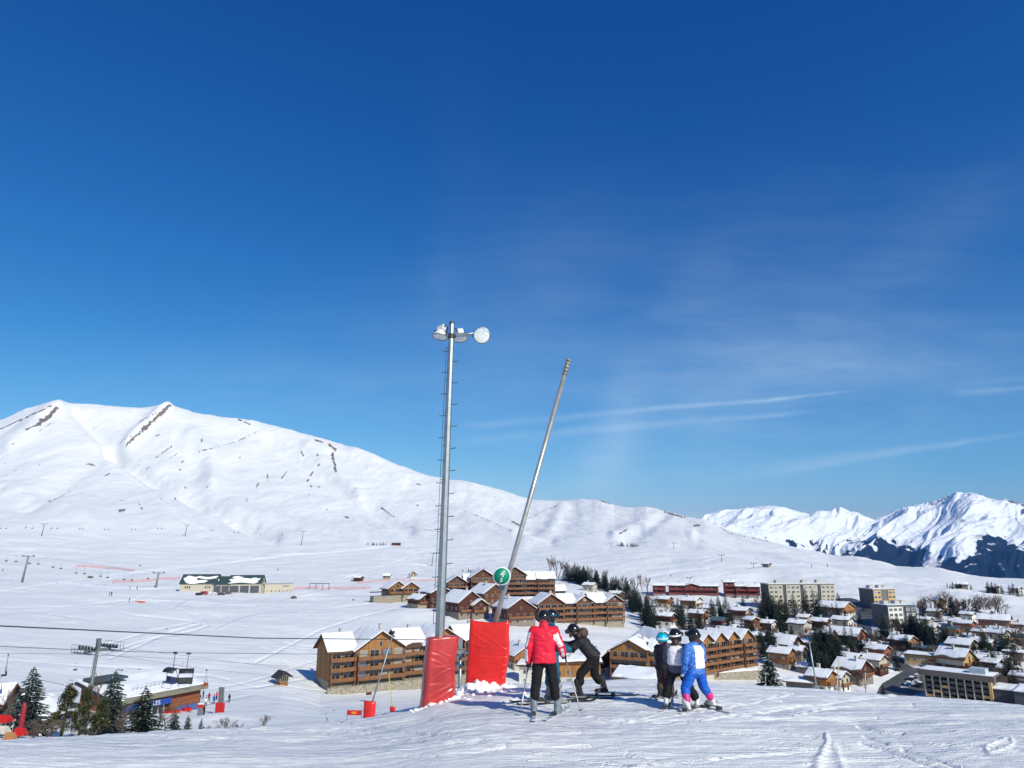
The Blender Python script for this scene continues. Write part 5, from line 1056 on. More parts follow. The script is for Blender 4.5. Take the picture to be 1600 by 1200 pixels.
VILLAGE += [
 (1143, 992, 14, 'small chalet peeping over the saw-tooth gables, left one', dict(wall=W_dk, H=3.6, balc=False)), (1216, 1004, 15, 'low snow roof squeezed between firs and cream house', dict(wall=W_dk, H=3, balc=False)), (1267, 1014, 16, 'snowy roof right of the broad snow slope', dict(wall=P_gy, H=3, balc=False)), (1262, 1052, 17, 'snow-heaped cabin below the small grey annexe', dict(wall=P_wd, H=2.6, balc=False)),
 (1298, 993, 13, 'little dark cottage touching the brown patchy-roofed house', dict(wall=W_dk, H=3, balc=False)), (1348, 1052, 15, 'small shed behind the pale rendered house', dict(wall=W_dk, H=2.8, balc=False)), (1340, 998, 15, 'low annexe of the brick-red gabled chalet', dict(wall=W_br, H=3, balc=False)), (1397, 1001, 15, 'small white-roofed cabin under the tall solitary fir', dict(wall=W_dk, H=3, balc=False)),
 (1430, 981, 18, 'snow-buried cabin right of the white-panelled block, front', dict(wall=P_wd, H=2.4, balc=False, n_win=False)), (1446, 975, 18, 'snow-buried cabin below the white-roofed house', dict(wall=P_wd, H=2.6, balc=False)), (1455, 988, 16, 'half-buried white roof left of the slate-blue orange house', dict(wall=W_dk, H=2.6, balc=False)), (1480, 1022, 17, 'low snowy roof behind the dark solar panels', dict(wall=P_wd2, H=3, balc=False)),
 (1533, 996, 15, 'small brown cabin left of the flat white roof', dict(wall=W_br, H=3, balc=False)), (1542, 1014, 17, 'snowy stone cabin below the cream balcony chalet', dict(wall=St, H=3, balc=False)), (1580, 998, 14, 'narrow timber cabin left of the green metal roof', dict(wall=W_br, H=3.6, balc=False)), (1565, 1040, 17, 'snow-topped brown cabin left of the grey flat-roofed house', dict(wall=W_dk, H=3, balc=False)), (1540, 966, 15, 'pale cottage behind the long salmon house', dict(wall=P_wh, H=3.4, balc=False)), (1104, 958, 11, 'tiny cream cottage right of the white-gabled chalet', dict(wall=P_cr, H=3, balc=False)),
 (1188, 1002, 12, 'tiny brown cabin between firs left of the reddish house', dict(wall=W_br, H=3, balc=False)), (1360, 1018, 13, 'dark snowy cabin left of the orange-red corner', dict(wall=W_dk, H=3, balc=False)), (1493, 978, 14, 'small dark house before the bare belt', dict(wall=W_dk, H=3, balc=False)), (1577, 1058, 16, 'brown cabin above the dark flat-roofed building', dict(wall=W_br, H=3.4, balc=False))]
for u, v, l, lab, kw in VILLAGE: house(u, v, l, lab, **kw)
t = house(1470, 956, 10, 'bright orange narrow tower house among brown trees', H=7, W=6.5, L=8, yaw=-80, wall=P_or, gable=P_ye, balc=False, pitch=36, snow=.2)
# --- red row
resort(1101, 934, 2, [(-31, 9, 9, 2, 'e', 0), (-19, 11, 9, 2, 'e', 1), (-8.5, 10, 10, 2, 'g', 0), (3, 13, 9, 2, 'e', 0), (17, 7, 9, 3, 'e', 1.5), (25, 8, 9, 2, 'e', 0), (33, 8, 9, 2, 'e', -1)], 'long row of dark red holiday flats with snowy roofs', rmin=300, wall=P_rd, rail=P_rd, base=.6, pitch=16, name='terraced_flats', d=530, bm=P_wh, wk='s')
# --- concrete slabs
def slab(u, v, yaw, L, D, st, label, bays, front=None, side=None, d=None, zoff=0, roofsnow=.3, sth=2.7, band=None, rmin=300, cols=None):
    p = gp(u, v, rmin) if d is None else at_d(u, d); t = thing('apartment_block', (p.x, p.y, p.z + zoff), label, 'apartment building', R(yaw) - math.atan2(p.x, p.y)); H = st * sth + .8
    mb = MB(); mb.box((0, D/2, H/2 - 3), (L, D, H + 6)); mb.build('wall', side or P_dg, t)  # dark wall colour paints in the shade on the left-facing ends
    mb = MB(); mb.box((0, D/2, H + .2), (L + .5, D + .5, .5)); ro = mb.build('roof', band or Conc, t)
    mb = MB(); snow_sheet(mb, lambda a, b: Vector((-L/2 + .2 + (L - .4) * a, .2 + (D - .4) * b, H + .46)), int(L/2.5), 4, roofsnow, 5); mb.build('snow', Rsn, ro)
    x = -L / 2; tot = sum(b[0] for b in bays)
    for (bw, kind) in bays:
        w = bw / tot * L; xc = x + w / 2; x += w
        if kind == 'n': continue
        mb = MB(); mb.box((xc, -.2, H/2 - .5), (w - .3, .4, H)); mb.build('facade_panel', front if kind == 'f' else P_dg, t)
        n = max(2, int(round(w / 2.9)))
        for s_ in range(st):
            for i in range(n):
                put(WM['l'], 'window', t, (xc - w/2 + .3 + (w - .6) * (i + .5) / n, -.41, 1.6 + s_ * sth), 0, (1.05, 1, 1.05))
    for q in (-.3, .1, .32):
        mb = MB(); mb.box((L * q, D * .5, H + 1.3), (3, 3, 2.2)); mb.build('lift_head', Conc, ro)
    return t
P_cf = mat('cream_facade', (.50, .45, .35), .8, 0, .1, 2)
slab(1255, 948, 27, 44, 11, 5, 'long cream five-storey slab block with shade-coloured ends above the village', [(12, 'f'), (2.4, 'n'), (12, 'f'), (2.4, 'n'), (12, 'f'), (2.4, 'n'), (12, 'f')], front=P_cf, d=500)
slab(1384, 946, 42, 17, 12, 4, 'yellow stepped block with shade-coloured sides beyond the road, upper of two', [(6, 'f'), (5, 'n'), (6, 'f')], front=P_ye, d=520, side=P_gy)
slab(1412, 970, 42, 18, 12, 4, 'grey block with white panels and dark balconies, lower of two', [(8, 'f'), (1, 'n'), (6, 'd')], front=P_wh, d=452, side=P_gy, band=Rbl)
def balcony_block():
    p = at_d(1500, 318); t = thing('apartment_block', p, 'brown balcony apartment block with pale dividers on the right', 'apartment building', R(-14) - math.atan2(p.x, p.y)); d = math.hypot(p.x, p.y)
    p.z = pt(1500, 1101, 318).z; t.location = p; L = 100 * d / F * .72; H = 44 * d / F * .84; D = 8; st = 4; n = 8; z0 = H * .16; sh = (H * .98 - z0 - 1.6) / st
    mb = MB(); mb.box((0, D/2 + .6, H/2 - 4), (L, D, H + 8)); mb.build('wall', mat('brown_render', (.13, .095, .07), .8, 0, .15, 1), t)
    mb = MB(); mb.box((0, D/2 - .8, H + .2), (L + 3.4, D + 3.2, .4)); mb.box((0, -2.45, H - .55), (L + 3.4, .3, 1.9)); ro = mb.build('roof', mat('brown_grey_fascia', (.15, .125, .105), .8), t)
    mb = MB(); snow_sheet(mb, lambda a, b: Vector((-L/2 - 1.2 + (L + 2.4) * a, -2 + (D + 2.2) * b, H + .4)), 14, 6, .35, 2); mb.build('snow', Rsn, ro)
    mb = MB(); mb.box((L * .33, D * .2, H + 1.4), (L * .24, 5, 2.0)); mb.build('lift_head', mat('pale_blue_cladding', (.45, .52, .56), .6), ro)
    mb = MB(); mb.box((0, -.3, z0 / 2 - 2), (L, 1.9, z0 + 4)); mb.build('ground_floor', P_br, t)
    Pale = mat('pale_divider', (.58, .52, .42), .8)
    for i in range(n + 1):
        mb = MB(); mb.box((-L/2 + L * i / n, -.6, (z0 + H - 1.5) / 2), (.28 if i < n else .9, 1.8, H - 1.5 - z0)); mb.build('divider', Pale if i < n else P_ye, t)
    Dk = mat('balcony_panel', (.11, .10, .09), .8, 0, .3, .5); bl_ = P_ye
    for s_ in range(st):
        for i in range(n):
            xc = -L/2 + L * (i + .5) / n; z = z0 + s_ * sh
            mb = MB(); mb.box((xc, -.55, z), (L/n - .34, 1.5, .18)); mb.box((xc, -1.28, z + .5), (L/n - .34, .08, .8))
            mb.build('balcony', P_ye if (i * 7 + s_ * 5) % 6 == 0 and s_ < 3 else Dk, t); put(WM['k'], 'window', t, (xc, .585, z + 1.3), 0, (1.0, 1, .8))
    for i in range(6): put(WM['dw'], 'window', t, (-L/2 + L * (i + .7) / 6.6, -1.27, z0 * .45), 0, (1.0, 1, .7))
balcony_block()
# yellow hall and flat-roofed building
p = gp(1443, 1042, 220); d = math.hypot(p.x, p.y); t = thing('hall', p, 'long yellow hall with snowy flat roof beside the village road', 'hall', R(-10) - math.atan2(p.x, p.y)); L = 56 * d / F * .75
mb = MB(); mb.box((0, 5, .6), (L, 10, 8)); mb.build('wall', P_ye, t); mb = MB(); mb.box((0, 4.9, -1.2), (L + .2, 10.2, 5)); mb.build('base_wall', P_cr, t); mb = MB(); mb.box((0, 5, 4.75), (L + 1, 11, .3)); ro = mb.build('roof', Rdk, t)
mb = MB(); snow_sheet(mb, lambda a, b: Vector((-L/2 - .3 + (L + .6) * a, -.4 + 10.8 * b, 4.92)), 12, 4, .5, 9); mb.build('snow', Rsn, ro)
for i in range(5): put(WM['w'], 'window', t, (-L/2 + L * (i + .5) / 5, -.02, 3), 0, (1.3, 1, .7))
mb = MB(); mb.box((L * .25, -.1, 3), (L * .16, .1, .8)); mb.build('red_sign', M_redp, t)
p = gp(1588, 1104, 200); t = thing('flat_roofed_building', p, 'dark flat-roofed building heaped with snow at the bottom right', 'building', R(-8) - math.atan2(p.x, p.y)); d = math.hypot(p.x, p.y); k = d / F
mb = MB(); mb.box((0, 6, -1), (46 * k, 12, 12)); mb.build('wall', P_dg, t); mb = MB(); snow_sheet(mb, lambda a, b: Vector((-24 * k + 48 * k * a, -.4 + 13 * b, 5.05)), 12, 6, .8, 4); mb.build('snow', Rsn, t)
mb = MB(); mb.box((14 * k, 3, -.5), (24 * k, 16, 12.5)); mb.build('porch', P_dg, t); mb = MB(); snow_sheet(mb, lambda a, b: Vector((1.6 * k + 25 * k * a, -5.4 + 16.8 * b, 5.8)), 8, 8, .7, 6); mb.build('snow', Rsn, t)
# --- green-roofed garage on the far side of the valley
p = at_d(345, 480); t = thing('garage_building', p, 'long cream garage with snow-patched dark green roof', 'garage', R(-14) - math.atan2(p.x, p.y)); t.scale = (.80, .80, .88)
Sh = mat('dark_shutter', (.09, .10, .12), .6, .2, .1, 3, stretch=(.1, .1, 8))
for x, w, H, dep, rt in ((-17, 26, 6.6, 16, 34), (0, 12, 6.0, 14, 33), (17, 24, 6.4, 15, 33)):
    tn = math.tan(R(rt)); mb = MB(); mb.prism([(0, -4), (dep, -4), (dep, H), (dep/2, H + dep/2*tn), (0, H)], 'x', x - w/2, x + w/2); mb.build('wall', P_cr, t)
    ro, zr = roof(t, w, dep, H, rt, axis='x', off=(x, dep/2), oh=.8, rm=Rgn, snow=0)
    for (a0, a1, b0, b1, sd_) in ({-17: [(-.42, -.05, .1, .75, 1), (-.05, .45, .5, .72, 2), (-.3, .2, .02, .3, 3)], 0: [(-.48, -.32, .05, .95, 4)], 17: [(-.46, .36, .05, .55, 5), (-.4, -.1, .5, .8, 6), (.2, .4, .4, .6, 7)]}[x]):
        mb = MB(); snow_sheet(mb, lambda a, b: Vector((x + w * (a0 + (a1 - a0) * a) + 1.2 * math.sin(b * 7 + sd_), (dep/2 + .8) * (b0 + (b1 - b0) * b + .06 * math.sin(a * 6 + sd_)) - .8, H - .8 * tn + .3 + (dep/2 + .8) * (b0 + (b1 - b0) * b + .06 * math.sin(a * 6 + sd_)) * tn)), 9, 6, .3, sd_); mb.build('snow', Rsn, ro)
for x in (-2.8, 2.8, 9.5, 17, 24.5): mb = MB(); mb.box((x, -.06, 2.2), (4.9 if x < 5 else 6.4, .2, 4.8)); mb.build('shutter', Sh, t)
for x in (-26, -24.5, -23, -11.5, -10, -8.6): put(WM['s'], 'window', t, (x, -.01, 3.8), 0, (.8, 1, 1.2))
mb = MB(); mb.box((29.1, 7, 7.5), (.2, 2.6, 2.0)); mb.build('gable_opening', Sh, t); mb = MB(); mb.box((29.9, 7, 6.2), (1.8, 4, .25)); mb.build('gable_balcony', Conc, t)
p = at_d(436, 486); t = thing('flat_building', p, 'flat-roofed cream office with row of small windows right of the garage', 'building', R(10) - math.atan2(p.x, p.y)); t.scale = (.85, .85, .8); mb = MB(); mb.box((0, 6, 1.5), (21, 12, 11)); mb.build('wall', P_cr, t)
mb = MB(); mb.box((0, 6, 7.1), (21.5, 12.5, .25)); mb.build('roof', Conc, t)
for i in range(7): put(WM['s'], 'window', t, (-8.4 + i * 2.8, -.01, 1.8), 0, (1, 1, .8))
mb = MB(); mb.box((4.6, -.1, 5.4), (4.4, .12, .7)); mb.build('sign_board', Rbl, t)
# --- lift station and café in the left foreground valley
def lift_station():
    Bp = gp(311, 1108, 128); A = at_d(176, math.hypot(Bp.x, Bp.y) * .94); ax = Vector((Bp.x - A.x, Bp.y - A.y, 0)); L = ax.length; yaw = math.atan2(ax.y, ax.x); mid = (A + Bp) / 2; mid.z = Bp.z - .3
    t = thing('lift_station', mid, 'long timber and red lift station with slanting snow roof behind the left trees', 'lift station', yaw); H = pt(311, 1071, math.hypot(Bp.x, Bp.y)).z - mid.z; D = 11
    mb = MB(); mb.prism([(0, -9), (D, -9), (D, H + 1.6), (0, H)], 'x', -L/2, L/2); mb.build('wall', W_or if False else planks('rust_timber', (.30, .10, .045), (.16, .05, .025), .3), t)
    mb = MB(); mb.prism([(-1.1, H - .1), (D + .8, H + 1.9), (D + .8, H + 2.3), (-1.1, H + .3)], 'x', -L/2 - 1, L/2 + .6); ro = mb.build('roof', Rdk, t)
    mb = MB(); mb.box((0, -1.2, H - .1), (L + 1.4, .18, .9)); mb.build('fascia', mat('olive_fascia', (.20, .19, .14), .7), t)
    mb = MB(); snow_sheet(mb, lambda a, b: Vector((-L/2 - .8 + (L + 1.2) * a, -.9 + (D + 1.4) * b, H + .36 + (D + 1.4) * b * .168)), 26, 5, .55, 7); mb.build('snow', Rsn, ro)
    mb = MB(); mb.box((-L*.36, D * .7, H + 2.9), (L * .34, 4.5, .4)); mb.build('green_canopy', Rgn, ro)
    mb = MB(); mb.box((-L*.12, -.16, 1.2), (L * .5, .3, 3.4)); mb.build('timber_panel', W_dv, t)
    mb = MB(); mb.box((L*.33, -.14, .9), (L * .28, .28, 1.5)); mb.build('blue_panel', mat('blue_panel', (.06, .11, .28), .6), t)
    mb = MB(); mb.box((L*.12, -.9, 0.2), (L * .16, 1.6, 2.2)); mb.build('red_porch', M_redp, t); mb = MB(); mb.box((L*.31, -.75, .1), (L * .09, 1.2, 2.3)); mb.build('red_door', M_redp, t)
    mb = MB(); mb.box((-L*.16, -1.34, H - 1.35), (9.0, .12, 1.0)); sb_ = mb.build('blue_sign', mat('blue_sign', (.02, .06, .30), .5), t)
    text_mesh('SYBELLES', 1.05, .01, M_white, 'lettering', sb_, Matrix.Translation((-L*.16, -1.42, H - 1.35)) @ Matrix.Rotation(R(90), 4, 'X'))
    for i in range(3): put(WM['dw'], 'window', t, (-L*.30 + i * L * .14, -.32, 1.7))
    mb = MB()
    for q in range(12): mb.tube([(-L*.28 + q * L * .05, 1.0, H + .6), (-L*.28 + q * L * .05, 1.0, H + 1.9)], .03, 5)
    for z in (1.0, 1.5, 1.9): mb.tube([(-L*.28, 1.0, H + z), (L*.27, 1.0, H + z)], .025, 5)
    mb.build('roof_railing', M_galv, ro)
lift_station()
house(-26, 1140, 30, 'snow-roofed house cut by the left edge', H=4.2, W=7, L=7, yaw=-20, wall=W_dv, rmin=95, pitch=34, balc=False)
house(55, 1132, 20, 'little brown-gabled chalet under thick snow behind the dark red banner', H=1.6, W=6, L=6.5, yaw=-118, wall=W_br, rmin=95, pitch=36, balc=False, base=0, n_win=False, snow=.7, ch=True)
# road
def ribbon(name, poly, w, m, lift=.12, n=140, kind='structure', rmin=150):
    P3 = [gp(u, v, rmin) for u, v in poly]; pts = []
    segs = [(P3[i+1] - P3[i]).length for i in range(len(P3) - 1)]; tot = sum(segs)
    for k in range(n + 1):
        s_ = tot * k / n; i = 0
        while i < len(segs) - 1 and s_ > segs[i]: s_ -= segs[i]; i += 1
        p0, p1, p2, p3 = P3[max(0, i-1)], P3[i], P3[i+1], P3[min(len(P3)-1, i+2)]; f = min(1, s_ / segs[i])
        pts.append(.5 * ((2*p1) + (p2 - p0)*f + (2*p0 - 5*p1 + 4*p2 - p3)*f*f + (3*p1 - p0 - 3*p2 + p3)*f**3))
    vs, fs = [], []; q = 5
    for i, p in enumerate(pts):
        tg = (pts[min(n, i+1)] - pts[max(0, i-1)]); tg.z = 0; tg.normalize(); nr = Vector((-tg.y, tg.x, 0))
        for j in range(q): a = p + nr * w * (j / (q - 1) - .5); vs.append((a.x, a.y, Hs(a.x, a.y) + lift))
    for i in range(n):
        for j in range(q - 1): fs.append((i*q + j, i*q + j + 1, (i+1)*q + j + 1, (i+1)*q + j))
    mb = MB(); mb.add(vs, fs, 0, True); return tag(mb.build(name, m), kind=kind)
Asph = mat('dark_asphalt', (.055, .055, .06), .6, 0, color2=(.10, .10, .105), scale=.12); Verge = mat('dirty_snow', (.55, .56, .58), .7, 0, .2, .4)  # dark grey asphalt with random paler mottling, and greyish verge snow
main = [(1318,938), (1332,948), (1346,960), (1350,975), (1352,990), (1364,1004), (1382,1018), (1402,1036), (1425,1050), (1452,1062), (1440,1076), (1412,1084), (1398,1094)]
ribbon('snow_verge', main, 10.5, Verge, .10); ribbon('road', main, 7, Asph, .22)
ribbon('side_road', [(1462,1046), (1432,1050), (1404,1064), (1388,1080), (1384,1094)], 6, Asph, .26, 60); ribbon('car_park', [(1300,945), (1330,938), (1368,962), (1372,975)], 9, Asph, .18, 50)
ribbon('lane', [(950,960),(985,965),(1004,972),(1020,985),(1042,992),(1060,1008)], 4, mat('trodden_snow', (.50, .50, .52), .7, 0, .15, .3), .2, 60, rmin=300)
# ------------------------------------------------------------------ trees
def leaf_mat(name, c1, c2, rough=.75):
    m = mat(name, c1, rough, 0, color2=c2, scale=1.3, spec=.2); return m
L_dk = leaf_mat('dark_fir_needles', (.028, .045, .022), (.010, .018, .012)); L_bl = leaf_mat('blue_spruce_needles', (.075, .105, .095), (.028, .045, .045)); L_ol = leaf_mat('olive_pine_needles', (.125, .125, .050), (.045, .055, .022)); L_sn = mat('branch_snow', (.86, .87, .89), .6)
Bk = mat('bark', (.10, .075, .06), .9, 0, .3, 3); Bk2 = mat('bare_twigs', (.17, .125, .105), .9, 0, .25, 2); Bk3 = mat('golden_twigs', (.26, .18, .10), .9, 0, .25, 2)
rt = random.Random(21)
def conifer_proto(nm, whorls, nb, rad, mt, snow=0.0, droop=.35, full=1.0, leaf=.9, low=.05):
    tr = MB(); tr.tube([(0, 0, -.8), (0, 0, 3), (0, 0, 9.6)], [.20, .14, .02], 6); mb = MB()
    for w in range(whorls):
        f = w / (whorls - 1); z = 10 * (low + (0.985 - low) * f ** .92); r0 = rad * (1 - f) ** .85 * (1 if f > .08 else .8) + .10
        n = max(4, int(nb * (1 - f * .55)))
        for b in range(n):
            a = 2 * math.pi * (b + rt.random() * .8) / n + w * .7; r = r0 * rt.uniform(.62, 1.12) * full; ca, sa = math.cos(a), math.sin(a); dz = -r * droop * rt.uniform(.6, 1.3); up = .10 * r
            k = max(2, int(r / .32))
            for q in range(k):
                t = (q + .5) / k; cx = r * t; zc = z + dz * t * t + up * t + rt.uniform(-.08, .08); wd = (.16 + .42 * (1 - t)) * min(1, r) * leaf * rt.uniform(.7, 1.3); ln = r / k * 1.25 * leaf
                for s_ in (-1, 1):
                    tip = Vector((cx + ln * .9, s_ * wd * rt.uniform(.9, 1.3), zc - .16 * rt.uniform(.3, 1.6))); p0 = Vector((cx - ln * .3, 0, zc + .05)); p1 = Vector((cx + ln * .35, s_ * wd * .25, zc + .04)); p2 = Vector((cx + ln * .1, s_ * wd * .95, zc - .12 * rt.uniform(.5, 1.5)))
                    ro = lambda p: (p.x * ca - p.y * sa, p.x * sa + p.y * ca, p.z)
                    mi = 1 if rt.random() < snow * (.5 + t) else 0
                    if mi: 
                        for p in (p0, p1, p2, tip): p.z += .05
                    mb.add([ro(p0), ro(p1), ro(tip), ro(p2)], [(0, 1, 2, 3)], mi)
    a = tr.build('trunk', Bk); b = mb.build('crown', [mt, L_sn]); ms = (a.data, b.data); bpy.data.objects.remove(a); bpy.data.objects.remove(b); return ms
def pine_proto(seed):
    q = random.Random(seed); tr = MB(); stems = []; mb = MB()
    for s_ in range(q.choice((2, 3))):
        a = q.uniform(0, 6.28); top = Vector((math.cos(a) * q.uniform(.5, 1.6), math.sin(a) * q.uniform(.5, 1.6), q.uniform(7.5, 9.8))); tr.tube([(0, 0, -.8), top * .35, top * .7 + Vector((.1, 0, 0)), top], [.22, .16, .1, .03], 6); stems.append(top)
    for st in stems:
        for k in range(40):
            f = q.uniform(.12, 1.0); c = st * f; rr = 2.6 * (1 - f) ** .8 + .25; a = q.uniform(0, 6.28); e = c + Vector((math.cos(a) * rr * q.uniform(.4, 1.1), math.sin(a) * rr * q.uniform(.4, 1), q.uniform(.0, .6)))
            tr.tube([c, e], [.05, .015], 4, cap=False); cr = q.uniform(.3, .75)
            for l in range(62):
                d = Vector((q.gauss(0, 1), q.gauss(0, 1), q.gauss(0, .8))).normalized(); p = e + d * cr * q.uniform(.3, 1); n_ = (d + Vector((q.uniform(-.6, .6), q.uniform(-.6, .6), q.uniform(-.2, .9)))).normalized(); x = n_.cross(Vector((0, 0, 1)))
                if x.length < .1: x = Vector((1, 0, 0))
                x.normalize(); y = n_.cross(x); s2 = q.uniform(.10, .22)
                mb.add([p - x * s2 * .5, p + n_ * s2 * 1.6, p + x * s2 * .5, p - n_ * s2 * .3 + y * s2 * .4], [(0, 1, 2, 3)], 0)
    a = tr.build('trunk', Bk); b = mb.build('crown', [L_ol]); ms = (a.data, b.data); bpy.data.objects.remove(a); bpy.data.objects.remove(b); return ms
def bare_proto(seed, mt, h=10, stems=1, spread=.5, depth=4, tk=.14, snow=False):
    q = random.Random(seed); tr = MB(); cw = MB()
    def br(p, d, l, r, dep):
        e = p + d * l; tgt = tr if dep >= depth - 1 else cw
        m_ = p + d * l * .5 + Vector((q.uniform(-1, 1), q.uniform(-1, 1), 0)) * l * .06
        tgt.tube([p, m_, e], [r, r * .8, r * .6], 4 if dep > 2 else 3, cap=False)
        if dep == 0: return
        for k in range(q.choice((3, 4)) if dep > 1 else q.choice((4, 5))):
            f = q.uniform(.4, 1.0); nd = (d + Vector((q.gauss(0, spread), q.gauss(0, spread), q.uniform(-.1, .45)))).normalized(); br(p + d * l * f, nd, l * q.uniform(.5, .72), max(r * .55, .018), dep - 1)
    for s_ in range(stems):
        d0 = Vector((q.gauss(0, .16 + .25 * (stems > 2)), q.gauss(0, .16 + .25 * (stems > 2)), 1)).normalized(); br(Vector((q.uniform(-.1, .1) * stems, q.uniform(-.1, .1) * stems, -.4)), d0, h * (.36 if stems < 3 else .30), tk if stems < 3 else tk * .5, depth)
    a = tr.build('trunk', Bk); b = cw.build('crown', [mt]); ms = (a.data, b.data); bpy.data.objects.remove(a); bpy.data.objects.remove(b); return ms
def barn(ms):      # normalise to 10 m
    zs = [v.co.z for v in ms[1].vertices]; k = 10 / max(zs)
    for m in ms: m.transform(Matrix.Scale(k, 4))
    return ms
PR = {'f': [conifer_proto('f', 24, 9, 1.9, L_dk), conifer_proto('f', 20, 8, 1.5, L_dk, droop=.2), conifer_proto('f', 22, 8, 2.3, L_dk, full=.95, leaf=1.1)],
      's': [conifer_proto('s', 24, 9, 1.8, L_dk, snow=.12), conifer_proto('s', 20, 8, 1.6, L_dk, snow=.2)],
      'b': [conifer_proto('b', 30, 11, 2.5, L_bl, droop=.42, snow=.03, low=.03), conifer_proto('b', 30, 11, 2.2, L_bl, droop=.3, snow=.05, low=.03)],
      'S': [conifer_proto('S', 26, 11, 3.1, L_dk, droop=.3, snow=.14, low=.04, leaf=1.1)],
      'p': [pine_proto(3), pine_proto(8)],
      'd': [barn(bare_proto(i, Bk2)) for i in (1, 2, 3)], 'l': [barn(bare_proto(i, Bk2, spread=.25)) for i in (5, 6)], 'g': [barn(bare_proto(11, Bk3, spread=.6))],
      'u': [barn(bare_proto(i, Bk2, stems=9, depth=3, spread=.45)) for i in (14, 15)]}
NAMES = {'f': ('fir_tree', 'fir'), 's': ('fir_tree', 'fir'), 'b': ('spruce_tree', 'spruce'), 'S': ('fir_tree', 'fir'), 'p': ('pine_tree', 'pine'), 'd': ('bare_tree', 'bare tree'), 'l': ('larch_tree', 'larch'), 'g': ('bare_tree', 'bare tree'), 'u': ('bare_shrub', 'shrub')}
ntree = 0
def tree(kind, P, h, label, group=None, wide=1.0):
    global ntree; ntree += 1
    nm, cat = NAMES[kind]; ms = PR[kind][rt.randrange(len(PR[kind]))]; t = thing(nm, P, label, cat, rt.uniform(0, 6.28), group); s_ = h / 10; t.scale = (s_ * wide * rt.uniform(.9, 1.12),) * 2 + (s_,)
    for me, n_ in zip(ms, ('trunk', 'crown')): o = bpy.data.objects.new(n_, me); col.objects.link(o); o.parent = t
    return t
